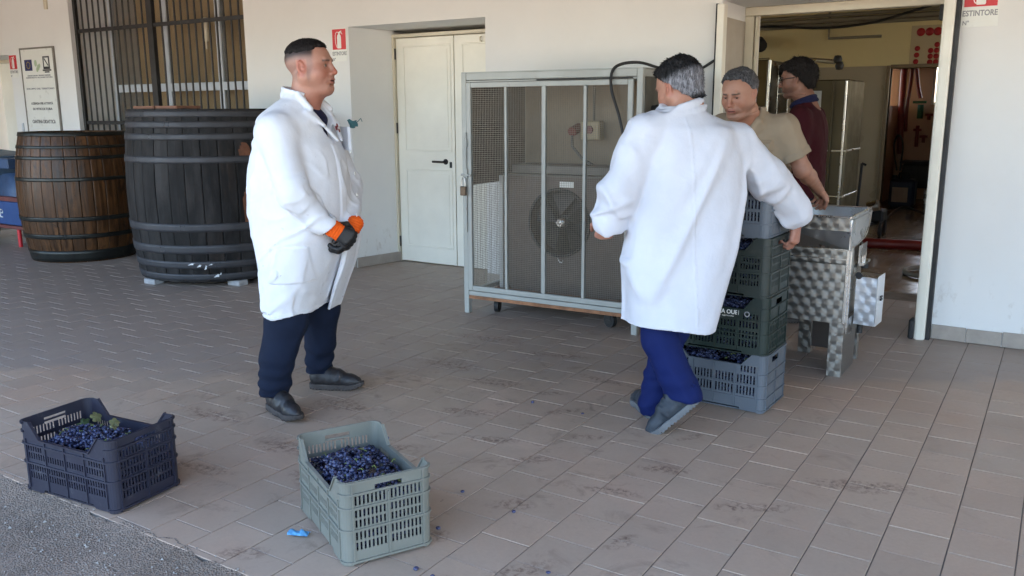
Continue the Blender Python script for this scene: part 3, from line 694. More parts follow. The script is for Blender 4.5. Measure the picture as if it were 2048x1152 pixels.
# ------------------------------------------------------------------ grapes
def ico():
    bm = bmesh.new(); bmesh.ops.create_icosphere(bm, subdivisions=2, radius=1); bm.verts.index_update()
    v = np.array([x.co[:] for x in bm.verts]); f = np.array([[q.index for q in p.verts] for p in bm.faces]); bm.free(); return v, f
ICO = ico()
bm = bmesh.new(); bmesh.ops.create_icosphere(bm, subdivisions=1, radius=1); bm.verts.index_update(); ICO1 = (np.array([x.co[:] for x in bm.verts]), np.array([[q.index for q in p.verts] for p in bm.faces])); bm.free()
def spheres(name, C, r, m, base=ICO, parent=None):
    v, f = base; n = len(C)
    V = (np.asarray(C)[:, None, :]+v[None]*np.asarray(r)[:, None, None]).reshape(-1, 3); F = (f[None]+(np.arange(n)*len(v))[:, None, None]).reshape(-1, 3)
    me = bpy.data.meshes.new(name); me.vertices.add(len(V)); me.vertices.foreach_set('co', V.ravel().astype(np.float32))
    me.loops.add(len(F)*3); me.loops.foreach_set('vertex_index', F.ravel().astype(np.int32))
    me.polygons.add(len(F)); me.polygons.foreach_set('loop_start', np.arange(0, len(F)*3, 3, dtype=np.int32)); me.polygons.foreach_set('use_smooth', np.ones(len(F), bool))
    me.update(calc_edges=True)
    a = me.attributes.new('berry', 'FLOAT', 'POINT'); a.data.foreach_set('value', np.repeat(rng.random(n), len(v)).astype(np.float32))
    return link(name, me, m, parent)
def grape_mat():
    m, nt, p = newmat('grape_skin'); tc = N(nt, 'ShaderNodeTexCoord').outputs['Object']
    at = N(nt, 'ShaderNodeAttribute', attribute_name='berry').outputs['Fac']
    c = ramp(nt, at, [(0, (.010, .008, .018)), (.35, (.018, .018, .050)), (.8, (.030, .036, .095)), (1, (.05, .030, .055))])
    bl = math_n(nt, 'MULTIPLY', ramp(nt, noise(nt, tc, 90, 4, .6), [(.42, 0.), (.62, 1.)]), ramp(nt, at, [(.15, .12), (1, .75)]))
    c = mixc(nt, bl, c, (.095, .125, .235)); nt.links.new(c, p.inputs['Base Color'])
    nt.links.new(ramp(nt, bl, [(0, .22), (.6, .5)]), p.inputs['Roughness']); return m
M_GRAPE = grape_mat()
M_STEM = mat('green_stalk', (.20, .24, .06), .6, var=.3, scale=30)
M_LEAF = mat('vine_leaf', (.045, .075, .022), .55, var=.35, scale=25, bmp=.2, bscale=120)
M_DRYLEAF = mat('yellowing_vine_leaf', (.15, .15, .06), .6, var=.3, scale=25)
def grape_heap(label, L, Wd, zf, loc, rot, mound=.03, group='grapes heaped in the crates', fine=True, under=.07):
    ca, sa = math.cos(rot), math.sin(rot); Cn = []; hl, hw = L/2-.016, Wd/2-.016
    nb = int(L*Wd/.0030)
    bunch = [(rng.uniform(-hl+.03, hl-.03), rng.uniform(-hw+.03, hw-.03), rng.uniform(-.012, .014), rng.uniform(0, 6.28), rng.uniform(.035, .055)) for _ in range(nb)]
    def top(x, y): return zf+mound*(1-(x/hl)**2)*(1-(y/hw)**2)+.006*math.sin(x*31+1)*math.cos(y*37)
    Rr = []
    for (bx, by, bz, a, s) in bunch:
        for k in range(34 if fine else 20):
            d = rng.normal(0, 1, 3); d /= np.linalg.norm(d); q = rng.random()**.4
            x = bx+(d[0]*s*1.35*math.cos(a)-d[1]*s*.8*math.sin(a))*q; y = by+(d[0]*s*1.35*math.sin(a)+d[1]*s*.8*math.cos(a))*q
            if abs(x) > hl-.008 or abs(y) > hw-.008: continue
            z = top(x, y)+bz+d[2]*.022*q-.012
            if z < zf-under: continue
            Cn.append((x, y, z)); Rr.append(rng.uniform(.0062, .0088))
    # berries that show through the slots just inside the walls
    for z in np.arange(.02, zf-.012, .0155 if fine else .02):
        for (ax, cst, rngw) in ((0, hw-.010, hl), (0, -hw+.010, hl), (1, hl-.010, hw), (1, -hl+.010, hw)):
            for u in np.arange(-rngw+.01, rngw-.01, .0165 if fine else .022):
                u2 = u+rng.uniform(-.004, .004); c = cst*(1-rng.uniform(0, .03)); Cn.append(((u2, c) if ax == 0 else (c, u2))+(z+rng.uniform(-.004, .004),)); Rr.append(rng.uniform(.0068, .0088))
    o = spheres('grapes', Cn, Rr, M_GRAPE, ICO1)
    tag(o, label, 'grapes', group, 'stuff'); o.location = loc; o.rotation_euler = (0, 0, rot)
    # dark core so nothing shines through, and stalks
    b = MB(); b.box(-hl+.02, hl-.02, -hw+.02, hw-.02, .015, zf-.018); b.build('pressed_grapes', M_GRAPE, o, fix=False)
    s = MB()
    for k in range(16 if fine else 6):
        x, y = rng.uniform(-hl+.04, hl-.04), rng.uniform(-hw+.03, hw-.03); z = top(x, y)+.004; a = rng.uniform(0, 6.28); l = rng.uniform(.015, .04)
        p1 = (x+l*.5*math.cos(a), y+l*.5*math.sin(a), z+.006); p2 = (x+l*math.cos(a), y+l*math.sin(a), z+rng.uniform(-.004, .008))
        s.tube([(x, y, z-.006), p1, p2], [.002, .0016, .0012], 5); s.tube([p1, (p1[0]+.01*math.sin(a), p1[1]-.01*math.cos(a), z+.002)], .0012, 4)
    s.build('stalk', M_STEM, o, fix=False)['kind'] = 'stuff'
    return o
def leaf_mesh(s, name='vine_leaf'):
    pts = []
    for k in range(40):
        a = 2*math.pi*k/40; r = s*(.62+.30*abs(math.cos(2.5*a))**.8+.05*math.sin(17*a))*(1-.35*math.exp(-((abs(a-math.pi))/.25)**2)); pts.append((r*math.cos(a), r*math.sin(a)))
    V = [(0, 0, .004)]+[(x, y, .25*s*math.sin(x/s*2.2)*math.cos(y/s*2)+.02*s) for x, y in pts]
    me = bpy.data.meshes.new(name); me.from_pydata(V, [], [(0, 1+k, 1+(k+1) % 40) for k in range(40)]); return me

def corner_crate(N0, s, wd, L):
    s = Vector((*s, 0)).normalized(); t = Vector((-s.y, s.x, 0)); c = Vector((*N0, 0))+s*wd/2+t*L/2; return c, math.atan2(-t.y, -t.x)
cG, aG = corner_crate((-1.83, 1.865), (.466, .885), .312, .50)
make_crate('sage_crate', 'sage green plastic crate full of grapes, standing alone in the foreground', M_CGREEN, .50, .312, .29, 'harvest', 'grape crates', (cG.x, cG.y, .002), aG)
grape_heap('blue-black grapes heaped in the sage green crate in the foreground', .50, .312, .205, (cG.x, cG.y, .004), aG, .028)
cN, aN = corner_crate((-2.803, 1.697), (-.10, .995), .31, .51)
make_crate('navy_crate', 'dark navy plastic crate of grapes standing half on the asphalt edge', M_CNAVY, .51, .31, .285, 'harvest', 'grape crates', (cN.x, cN.y, .002), aN)
grape_heap('dusty grapes with a few vine leaves in the dark navy crate', .51, .31, .185, (cN.x, cN.y, .004), aN, .035)
def local(c, a, x, y, z): return (c.x+x*math.cos(a)-y*math.sin(a), c.y+x*math.sin(a)+y*math.cos(a), z)
for i, (x, y, z, s, lb, mm, rx) in enumerate(((-.205, .085, .205, .030, 'green vine leaf at the left end of the grapes in the navy crate', M_LEAF, (.4, .2, .3)), (-.165, .115, .225, .028, 'pale leaf beside the green one, against the far wall of the navy crate', M_DRYLEAF, (.9, .1, 1.9)), (-.01, .08, .238, .024, 'yellow-green curled leaf on top of the grapes in the navy crate', M_DRYLEAF, (.3, -.5, 2.6)), (.03, .04, .236, .020, 'small pale leaf near the middle of the navy crate', M_DRYLEAF, (.2, .5, .6)))):
    o = link('vine_leaf', leaf_mesh(s), mm); o.location = local(cN, aN, x, y, z); o.rotation_euler = rx; tag(o, lb, 'leaf', 'leaves among the grapes')
# stack of four crates of grapes
sN, hS = (-1.114, 4.009), .284
for i, (nm, st, m, lab, gl, dx, da) in enumerate((('slate_crate', 'slim', M_CGREY, 'slate grey plastic crate, lowest of the stack beside the steel machine', 'grapes in the slate grey crate at the bottom of the stack', 0, 0),
      ('bottle_green_crate', 'grid', M_CDKG, 'dark bottle green crate with white print, second from the floor in the stack', 'grapes in the bottle green crate, second from the floor', -.004, .012),
      ('olive_green_crate', 'harvest', M_COLIVE, 'dull olive green crate, third from the floor in the stack', 'grapes in the olive green crate, third from the floor', -.008, -.01),
      ('slate_crate', 'slim', M_CGREY, 'slate grey plastic crate at the top of the stack, under the reaching arm', 'grapes in the slate grey crate on top of the stack', -.022, .006))):
    c, a = corner_crate((sN[0]+dx, sN[1]), (.03, 1), .34, .51)
    make_crate(nm, lab, m, .51, .34, .29, st, 'grape crates', (c.x, c.y, .001+i*hS), a+da)
    grape_heap(gl, .51, .34, .222, (c.x, c.y, .003+i*hS), a+da, .015, fine=(i == 0), under=.03)
    if i == 1:
        f = Vector((math.cos(a+da), math.sin(a+da), 0)); nrm = Vector((math.sin(a+da), -math.cos(a+da), 0))
        par = [o for o in bpy.data.objects if o.get('label', '').startswith('dark bottle green crate')][0]
        for txt, sz, wd_, xx, zz in (('TERRA OUEI', .030, .15, .04, .205), ('società agricola', .010, .12, .03, .186)):
            me = text_mesh(txt, sz, wd_, .0006 if sz > .02 else 0); me.transform(Matrix.Translation((xx, -.34/2-.0012, zz)) @ Matrix.Rotation(R(90), 4, 'X')); me.materials.clear()
            o = bpy.data.objects.new('lettering', me); COL.objects.link(o); me.materials.append(M_SIGNW); o.parent = par
        b = MB(); V = [(.155+r*math.cos(q), -.1712, .203+r*math.sin(q)) for r in (.014, .009) for q in np.linspace(0, 6.283, 16, endpoint=False)]
        b.add(V, [(k, (k+1) % 16, 16+(k+1) % 16, 16+k) for k in range(16)]); o = b.build('emblem', M_GREYINK, None, fix=False); o.parent = par
# dark grape residue on the top crate's rim and a fifth black tray the man is lifting
c, a = corner_crate((sN[0]-.10, sN[1]+.10), (.03, 1), .30, .40)
tr = thing('black_tray', 'black tray lying on the topmost grey crate, under the reaching arm', 'tray', (c.x, c.y, 4*hS+.008))
b = MB()
b.box(c.x-.2, c.x+.2, c.y-.15, c.y+.15, 4*hS+.008, 4*hS+.012); b.build('tray_base', M_DARK, tr)
b = MB()
for (x0, x1, y0, y1) in ((-.2, .2, -.15, -.146), (-.2, .2, .146, .15), (-.2, -.196, -.1455, .1455), (.196, .2, -.1455, .1455)): b.box(c.x+x0, c.x+x1, c.y+y0, c.y+y1, 4*hS+.0125, 4*hS+.07)
b.build('tray_rim', M_DARK, tr)

# ================================================================== wire cage with the cooling unit
F0, F1 = Vector((-3.612, 5.028, 0)), Vector((-2.262, 5.075, 0)); CW = (F1-F0).length; ca_ = math.atan2(F1.y-F0.y, F1.x-F0.x)
MC = Matrix.Translation(F0) @ Matrix.Rotation(ca_, 4, 'Z'); CD, Z0, Z1 = .86, .155, 1.707
cage = thing('wire_cage', 'grey steel wire mesh cage on castors housing a cooling unit', 'cage', F0)
b = MB()
for u in (0, CW-.04):
    for v in (0, CD-.04): b.bbox(u, u+.04, v, v+.04, .0 if v == 0 else .1, Z1, .003, MC)
for v in (0, CD-.04):
    b.bbox(.041, CW-.041, v+.001, v+.039, Z1-.05, Z1-.002, .003, MC); b.bbox(.041, CW-.041, v+.001, v+.039, Z0-.02, Z0+.012, .003, MC)
for u in (0, CW-.04):
    for z in (Z1-.05, Z0-.02): b.bbox(u+.001, u+.039, .041, CD-.041, z, z+.046 if z > 1 else z+.03, .003, MC)
b.bbox(.041, CW-.041, .004, .036, Z1-.063, Z1-.054, .001, MC)
frame = b.build('frame', M_GREYSTEEL, cage)
b = MB(); b.box(.03, CW-.02, .006, .035, Z0-.045, Z0-.0215, MC); b.box(.05, CW-.05, .036, CD-.03, Z0-.04, Z0-.022, MC); b.build('floor_plate', M_RUST, cage)
b = MB(); b.box(.002, CW-.002, .002, CD-.002, Z1-.0015, Z1+.004, MC); b.build('top_sheet', M_GREYSTEEL, cage)
b = MB(); b.box(CW-.006, CW+.003, .042, CD-.042, Z0+.012, Z1-.052, MC); b.bbox(CW+.0005, CW+.06, .45, CD-.01, Z0+.3, Z1-.10, .02, MC); b.build('side_panel', mat('grey_side_panel', (.085, .08, .066), .5, var=.06, dirt=((.1, .08, .06), .68, 8)), cage)
b = MB(); b.lathe([(0, .05), (.02, .05), (.028, .035), (.02, .02), (.02, 0)], (0, 0, 0), 'X', 12); b.v = [tuple(MC @ Vector((CW+.003+x, .16+y, 1.46+z))) for x, y, z in b.v]; b.build('side_knob', M_DARK, cage)
b = MB(); b.box(.0415, .047, .042, CD-.042, .93, Z1-.052, MC); b.build('inner_panel', mat('rust_brown_panel', (.075, .045, .032), .7, var=.3, scale=5), cage)
b = MB(); b.box(.042, CW-.042, CD-.03, CD-.024, .96, Z1-.052, MC); b.build('shade_panel', mat('beige_shade_panel', (.30, .235, .165), .7, var=.12), cage)  # added sheet; its beige stands in for shade on the wall behind
# front door frame with three uprights
b = MB(); d0, d1, zb, zt = .042, CW-.062, Z0+.018, Z1-.066
for (u0, u1, z0, z1) in ((d0, d0+.036, zb, zt), (d1-.036, d1, zb, zt), (d0+.0365, d1-.0365, zt-.034, zt), (d0+.0365, d1-.0365, zb, zb+.036)): b.bbox(u0, u1, -.006, .018, z0, z1, .003, MC)
for u, wd_ in ((.36, .018), (.655, .03), (.957, .022)): b.bbox(u-wd_/2, u+wd_/2, -.005, .017, zb+.037, zt-.035, .002, MC)
door = b.build('cage_door', M_GREYSTEEL, cage)
b = MB(); b.cyl(MC @ Vector((.04, -.012, .60)), MC @ Vector((.04, -.012, 1.30)), .006, 6)
b.cyl(MC @ Vector((.0, -.014, 1.005)), MC @ Vector((.085, -.014, 1.005)), .008, 8); b.bbox(.028, .052, -.02, -.007, .985, 1.05, .003, MC); b.bbox(.03, .05, -.02, -.007, 1.20, 1.26, .003, MC); b.build('latch', M_GREYSTEEL, door)
b = MB(); b.bbox(CW-.072, CW-.066, -.004, .02, zb, zt, .001, MC); b.bbox(.60, CW-.068, -.004, .004, zt+.004, zt+.011, .001, MC); b.build('door_gap', M_DARK, cage)
M_WIRE = mat('galvanised_wire', (.25, .22, .18), .45, metal=.5, var=.12, scale=30)
def wires(u0, u1, z0, z1, v=.006, M=MC, pitch=.0132, r=.00075, flip=False):
    b = MB(); P = lambda u, z, w: M @ (Vector((v+w, u, z)) if flip else Vector((u, v+w, z)))
    def bar_(p, q, w):
        V = [];
        for e in (p, q):
            for (a, c) in ((-r, -r), (r, -r), (r, r), (-r, r)):
                V.append(P(e[0]+(a if p[0] == q[0] else 0), e[1]+(a if p[0] != q[0] else 0), w+c))
        b.add(V, [(0, 1, 5, 4), (1, 2, 6, 5), (2, 3, 7, 6), (3, 0, 4, 7)])
    for k in range(1, int((u1-u0)/pitch)+1): bar_((u0+k*pitch, z0), (u0+k*pitch, z1), 0)
    for k in range(1, int((z1-z0)/pitch)+1): bar_((u0, z0+k*pitch), (u1, z0+k*pitch), .0018)
    return b
ed = [d0+.036, .36-.009, .36+.009, .655-.015, .655+.015, .957-.011, .957+.011, d1-.036]
for k in range(4): wires(ed[2*k]-.002, ed[2*k+1]+.002, zb+.034, zt-.032).build('wire_mesh', M_WIRE, cage, fix=False)['kind'] = 'stuff'
wires(.043, CD-.043, Z0+.014, .928, .02, MC, .0132, .0009, True).build('wire_mesh', M_WIRE, cage, fix=False)['kind'] = 'stuff'
# castors
def caster(u, v, ang):
    t = thing('castor', '', 'x') if False else None
    c = MC @ Vector((u, v, .052)); b = MB(); ax = Vector((math.cos(ang), math.sin(ang), 0))
    b.cyl(c-ax*.016, c+ax*.016, .05, 20); w_ = b.build('castor', M_DARK, cage)
    b = MB()
    for s_ in (-1, 1): b.cyl(c+ax*s_*.0175, c+ax*s_*.0195, .026, 14)
    b.bbox(-.022, .022, -.02, .02, .052, Z0-.052, .003, Matrix.Translation((c.x, c.y, 0)) @ Matrix.Rotation(ang, 4, 'Z')); b.bbox(-.04, .04, -.035, .035, Z0-.0515, Z0-.0455, .001, Matrix.Translation((c.x, c.y, 0))); b.build('castor_fork', M_BLACKM, w_)
caster(.20, .14, .3); caster(CW-.24, .12, 1.2); caster(.2, CD-.15, .1); caster(CW-.2, CD-.15, .2)
# padlock hanging from the bolt
pl_ = thing('padlock', 'small brown padlock hanging from the bolt at the left edge of the wire cage', 'padlock', MC @ Vector((.02, -.022, .87)))
M_BRASS = mat('tarnished_brass', (.11, .075, .05), .45, metal=.6, var=.25, scale=40)
b = MB(); b.bbox(-.002, .046, -.034, -.014, .86, .925, .004, MC); b.build('lock_body', M_BRASS, pl_)
b = MB(); b.tube([MC @ Vector(q) for q in ((.008, -.024, .926), (.008, -.024, .965), (.014, -.024, .985), (.026, -.024, .992), (.036, -.024, .98), (.038, -.024, .95), (.038, -.024, .926))], .0045, 8); b.build('shackle', M_STEEL, pl_)
# cooling unit: cabinet, fan with guard ring, blades and hub
M_UNIT = mat('brown_grey_cabinet', (.095, .068, .055), .5, var=.1, scale=3, bmp=.05, bscale=30, dirt=((.12, .075, .055), .6, 6))
unit = thing('cooling_unit', 'brown-grey cooling unit with a round fan inside the wire cage', 'cooling unit', MC @ Vector((.7, .5, Z0)))
ux0, ux1, uv0, uv1, uz0, uz1 = .13, 1.10, .37, .78, Z0-.02, .985
b = MB(); cu, cz, fr_ = .585, .655, .238
us = [ux0, ux1]; 
ring = [(cu+fr_*math.cos(q), cz+fr_*math.sin(q)) for q in np.linspace(0, 2*math.pi, 48, endpoint=False)]
outer = [];
for q in np.linspace(0, 2*math.pi, 48, endpoint=False):
    dx, dz = math.cos(q), math.sin(q); k = min((ux1-cu)/dx if dx > 1e-6 else ((ux0-cu)/dx if dx < -1e-6 else 9), (uz1-cz)/dz if dz > 1e-6 else ((uz0-cz)/dz if dz < -1e-6 else 9)); outer.append((cu+dx*k, cz+dz*k))
V = [MC @ Vector((u, uv0, z)) for u, z in outer]+[MC @ Vector((u, uv0, z)) for u, z in ring]+[MC @ Vector((u, uv0+.12, z)) for u, z in ring]
b.add(V, [(k, (k+1) % 48, 48+(k+1) % 48, 48+k) for k in range(48)]+[(48+k, 48+(k+1) % 48, 96+(k+1) % 48, 96+k) for k in range(48)])
b.box(ux0, ux1, uv0+.13, uv1, uz0, uz1, MC); b.box(ux0+.001, ux0+.012, uv0+.002, uv0+.129, uz0, uz1, MC); b.box(ux1-.012, ux1-.001, uv0+.002, uv0+.129, uz0, uz1, MC); b.box(ux0, ux1, uv0+.001, uv0+.1295, uz1-.012, uz1-.0005, MC)
b.build('cabinet', M_UNIT, unit)
b = MB(); b.bbox(ux0-.01, ux1+.01, uv0-.012, uv1+.01, uz1+.0005, uz1+.012, .003, MC); b.bbox(ux0+.03, ux1-.02, uv0+.05, uv1-.05, uz1+.0125, uz1+.075, .006, MC); b.build('cabinet_lid', mat('grey_lid', (.14, .13, .115), .5), unit)
b = MB(); b.bbox(ux1+.002, ux1+.035, uv0-.03, uv0+.0, uz0, uz1+.0, .003, MC); b.build('corner_strip', mat('pale_strip', (.55, .55, .53), .5), unit)
MB().bbox(ux0-.035, ux0-.002, uv0-.03, uv0, uz0, uz1, .003, MC).build('corner_strip', bpy.data.materials['pale_strip'], unit)
b = MB(); b.lathe([(0, 0), (fr_-.002, 0), (fr_-.002, .004), (0, .004)], (0, 0, 0), 'Y', 40); b.v = [tuple(MC @ Vector((cu+x, uv0+.118+y, cz+z))) for x, y, z in b.v]; b.build('recess_shade_disc', M_DARK, unit)  # black disc added to stand in for shade inside the fan recess
b = MB(); b.lathe([(fr_+.012, 0), (fr_+.012, -.012), (fr_-.004, -.016), (fr_-.008, 0)], (0, 0, 0), 'Y', 48); b.v = [tuple(MC @ Vector((cu+x, uv0-.0005+y, cz+z))) for x, y, z in b.v]; b.build('fan_ring', M_DARK, unit, fix=False)
b = MB()
for k in range(5):
    a = 2*math.pi*k/5+.3; P = []
    for (r, da, dy) in ((.05, -.35, .02), (.21, -.42, .035), (.222, .0, .0), (.21, .38, -.03), (.05, .35, -.02)): P.append(MC @ Vector((cu+r*math.cos(a+da), uv0+.07+dy, cz+r*math.sin(a+da))))
    b.add(P+[p+Vector((0, .002, 0)) for p in P], [(0, 1, 2, 3, 4), (5, 9, 8, 7, 6)]+[(i, (i+1) % 5, 5+(i+1) % 5, 5+i) for i in range(5)])
b.build('fan_blade', mat('dark_blade', (.012, .010, .010), .5), unit, fix=False)
b = MB(); b.lathe([(0, -.03), (.03, -.028), (.042, -.01), (.042, .03)], (0, 0, 0), 'Y', 16)
for k in range(6): a = k*math.pi/3; b.bbox(.02*math.cos(a)-.008, .02*math.cos(a)+.008, -.04, -.026, .02*math.sin(a)-.008, .02*math.sin(a)+.008, .002)
b.v = [tuple(MC @ Vector((cu+x, uv0+.04+y, cz+z))) for x, y, z in b.v]; b.build('fan_hub', M_STEEL, unit)
b = MB(); b.bbox(cu+.0, cu+.115, uv0-.004, uv0-.0005, .912, .952, .001, MC); b.build('sticker', M_SIGNW, unit)
b = MB(); b.tube([MC @ Vector((cu+.0, uv0-.02, .40)), MC @ Vector((cu+.02, uv0-.03, .375)), MC @ Vector((cu+.045, uv0-.03, .372)), MC @ Vector((cu+.04, uv0-.02, .388))], .004, 6); b.build('wire_end', M_STEEL, unit)
# socket box with red interlock on the wall, seen through the mesh
YS = YW-.165
so = thing('socket_box', 'red and beige industrial socket box on the wall seen through the cage mesh', 'socket box', (-3.01, YS, 1.30))
b = MB(); b.bbox(-3.06, -2.90, YS-.09, YS-.003, 1.235, 1.375, .01); b.build('box', mat('beige_plastic', (.42, .33, .20), .5), so)
b = MB(); b.cyl((-3.10, YS-.03, 1.325), (-3.10, YS-.14, 1.295), .035, 14); b.build('plug', mat('dark_red_plastic', (.16, .02, .015), .5), so)
b = MB(); b.cyl((-2.98, YS-.105, 1.31), (-2.98, YS-.0905, 1.31), .03, 12); b.build('switch', M_DKRED, so)
b = MB(); b.tube([(-3.10, YS-.14, 1.27), (-3.09, YS-.15, 1.19), (-3.0, YS-.16, 1.1), (-2.85, YS-.17, 1.03), (-2.68, YS-.18, .99)], .011, 8); b.tube([(-2.98, YS-.02, 1.376), (-2.98, YS-.02, 1.68)], .009, 6); b.build('flex', mat('grey_flex', (.12, .11, .10), .5), so)
b = MB(); b.tube([(-3.50, YW-.05, 1.15), (-3.50, YW-.05, 1.0)], .035, 10); b.cyl((-3.50, YW-.05, 1.19), (-3.50, YW-.05, 1.205), .05, 10); tag(b.build('drain_pipe', M_WHITEP), 'short white pipe stub standing behind the fan unit in the cage', 'pipe')
# black cable looping over the cage to the doorway post
b = MB(); pts = [(-2.37, 5.035, 1.30), (-2.40, 5.03, 1.42), (-2.455, 5.03, 1.58), (-2.46, 5.05, 1.69), (-2.42, 5.10, 1.735), (-2.34, 5.2, 1.745), (-2.30, 5.4, 1.72), (-2.29, 5.6, 1.715), (-2.27, 5.8, 1.70), (-2.22, 5.93, 1.725), (-2.13, 5.97, 1.785), (-2.118, 5.975, 1.79)]
def smooth_path(pts, k=6):
    P = [Vector(p) for p in pts]; out = []
    for i in range(len(P)-1):
        p0, p1, p2, p3 = P[max(i-1, 0)], P[i], P[i+1], P[min(i+2, len(P)-1)]
        for j in range(k):
            t = j/k; out.append(.5*((2*p1)+(p2-p0)*t+(2*p0-5*p1+4*p2-p3)*t*t+(3*p1-p0-3*p2+p3)*t**3))
    return out+[P[-1]]
b.tube(smooth_path(pts), .0095, 8); tag(b.build('power_cable', M_DARK, fix=False), 'black cable looping over the top of the wire cage to the doorway post', 'cable')

# ================================================================== grape crusher of engine-turned stainless steel
def jewelled(name, base=(.30, .285, .265)):
    m, nt, p = newmat(name); tc = N(nt, 'ShaderNodeTexCoord').outputs['Object']; s = N(nt, 'ShaderNodeSeparateXYZ'); nt.links.new(tc, s.inputs[0]); x, y, z = s.outputs
    nm = N(nt, 'ShaderNodeNewGeometry').outputs['True Normal']; ns = N(nt, 'ShaderNodeSeparateXYZ'); nt.links.new(nm, ns.inputs[0])
    side = math_n(nt, 'GREATER_THAN', math_n(nt, 'ABSOLUTE', ns.outputs[0]), .6)
    u = math_n(nt, 'ADD', math_n(nt, 'MULTIPLY', x, math_n(nt, 'SUBTRACT', 1., side)), math_n(nt, 'MULTIPLY', y, side))
    v = math_n(nt, 'DIVIDE', z, .050); row = math_n(nt, 'FLOOR', v)
    us = math_n(nt, 'ADD', math_n(nt, 'DIVIDE', u, .062), math_n(nt, 'MULTIPLY', math_n(nt, 'ABSOLUTE', math_n(nt, 'MODULO', row, 2.)), .5))
    lu = math_n(nt, 'SUBTRACT', math_n(nt, 'FRACT', math_n(nt, 'ADD', us, 50.)), .5); lv = math_n(nt, 'SUBTRACT', math_n(nt, 'FRACT', math_n(nt, 'ADD', v, 50.)), .65)
    # tangent of the brushed circles
    tx = math_n(nt, 'MULTIPLY', math_n(nt, 'MULTIPLY', lv, -1.), math_n(nt, 'SUBTRACT', 1., side)); ty = math_n(nt, 'MULTIPLY', math_n(nt, 'MULTIPLY', lv, -1.), side)
    cb = N(nt, 'ShaderNodeCombineXYZ'); nt.links.new(tx, cb.inputs[0]); nt.links.new(ty, cb.inputs[1]); nt.links.new(lu, cb.inputs[2])
    nz = N(nt, 'ShaderNodeVectorMath', operation='NORMALIZE'); nt.links.new(cb.outputs[0], nz.inputs[0]); nt.links.new(nz.outputs[0], p.inputs['Tangent'])
    p.inputs['Metallic'].default_value = 1; p.inputs['Base Color'].default_value = (*base, 1); p.inputs['Roughness'].default_value = .40; p.inputs['Anisotropic'].default_value = .62
    rad = math_n(nt, 'SQRT', math_n(nt, 'ADD', math_n(nt, 'MULTIPLY', lu, lu), math_n(nt, 'MULTIPLY', lv, lv)))
    bump(nt, p, math_n(nt, 'ADD', rad, math_n(nt, 'MULTIPLY', math_n(nt, 'SINE', math_n(nt, 'MULTIPLY', rad, 60.)), .02)), .22, .006); return m
M_JEWEL = jewelled('engine_turned_steel'); M_JEWELB = jewelled('lit_turned_steel', (.62, .66, .74))  # one steel, darker base where it reflects shade, bluish bright copy for the box
cr = thing('grape_crusher', 'stainless steel grape crusher with open hopper and swirl polished panels', 'grape crusher', (-1.2, 5.1, 0))
X0, X1, YF, YR = -1.27, -.93, 4.83, 5.30
# body plates
b = MB(); b.bbox(X0, X1-.012, YF+.002, YF+.02, .30, .63, .002); b.build('front_panel', M_JEWEL, cr)
b = MB(); b.bbox(X0, X1-.012, YF+.0, YF+.02, .633, .712, .002); b.build('upper_panel', M_JEWEL, cr)
b = MB(); b.bbox(X0, X1-.01, YF-.004, YF+.001, .655, .661, .001); b.bbox(X0, X1-.01, YF-.004, YF+.001, .708, .713, .001); b.build('edge_trim', M_STEEL, cr)
b = MB(); b.box(X0, X1-.014, YF+.021, YR-.02, .32, .70); b.build('body', M_STEEL, cr)
b = MB(); b.bbox(X1-.012, X1+.002, YF-.002, YF+.04, .30, .712, .002); b.bbox(X1-.004, X1+.008, YF+.04, YF+.06, .24, .70, .002); b.build('corner_upright', M_STEEL, cr)
# legs folded from sheet
for (lx, ly, lm) in ((-1.005, YF, 1), (-1.005, YR-.05, 0), (X0, YR-.05, 0)):
    b = MB(); b.bbox(lx, lx+.076, ly, ly+.004, .0, .31, .001); b.bbox(lx+.0725, lx+.0765, ly+.0045, ly+.33 if lm else ly+.05, .0, .31, .001)
    if lm:
        for q in (.215, .225): b.cyl((lx+.0765, ly+.12+(q-.2)*4, q), (lx+.080, ly+.12+(q-.2)*4, q), .007, 8)
    b.build('leg', M_JEWEL, cr)
b = MB(); b.box(X0+.02, -1.01, YR-.03, YR-.02, .04, .318); b.build('rear_panel', mat('dark_rear_sheet', (.12, .10, .09), .5, metal=.6), cr)
# hopper: flared sheet walls with a rolled rim
zr, zh = .885, .705; rim = [(X0-.02, YF-.0), (X1-.005, YF-.0), (X1-.005, 5.39), (X0-.02, 5.39)]; low = [(X0+.06, YF+.06), (X1-.004, YF+.03), (X1-.02, YR-.03), (X0+.06, YR-.03)]; mid = [(X0-.015, YF+.002), (X1-.004, YF+.002), (X1-.008, 5.385), (X0-.015, 5.385)]
M_HOP = mat('satin_stainless', (.60, .60, .60), .30, metal=1, var=.05, scale=4, bmp=.03, bscale=30)
b = MB(); V = [(x, y, zr) for x, y in rim]+[(x, y, zr-.075) for x, y in mid]+[(x, y, zh-.0) for x, y in low]
ins = [(x+(.003 if x < -1.2 else -.003), y+(.003 if y < 5.1 else -.003), z+.001) for x, y, z in V]
b.add(V+ins, [(i, (i+1) % 4, 4+(i+1) % 4, 4+i) for i in range(4)]+[(4+i, 4+(i+1) % 4, 8+(i+1) % 4, 8+i) for i in range(4)]+[(12+i, 16+i, 16+(i+1) % 4, 12+(i+1) % 4) for i in range(4)]+[(16+i, 20+i, 20+(i+1) % 4, 16+(i+1) % 4) for i in range(4)]+[(i, 12+i, 12+(i+1) % 4, (i+1) % 4) for i in range(4)])
b.build('hopper', M_HOP, cr, fix=False)
b = MB(); b.bbox(X0-.02, X1-.006, YF-.004, YF-.0005, zr-.075, zr-.004, .001); b.build('hopper_front', M_JEWEL, cr)
b = MB()
for p_, q_ in zip(rim, rim[1:]+rim[:1]): b.tube([(*p_, zr), (*q_, zr)], .006, 8)
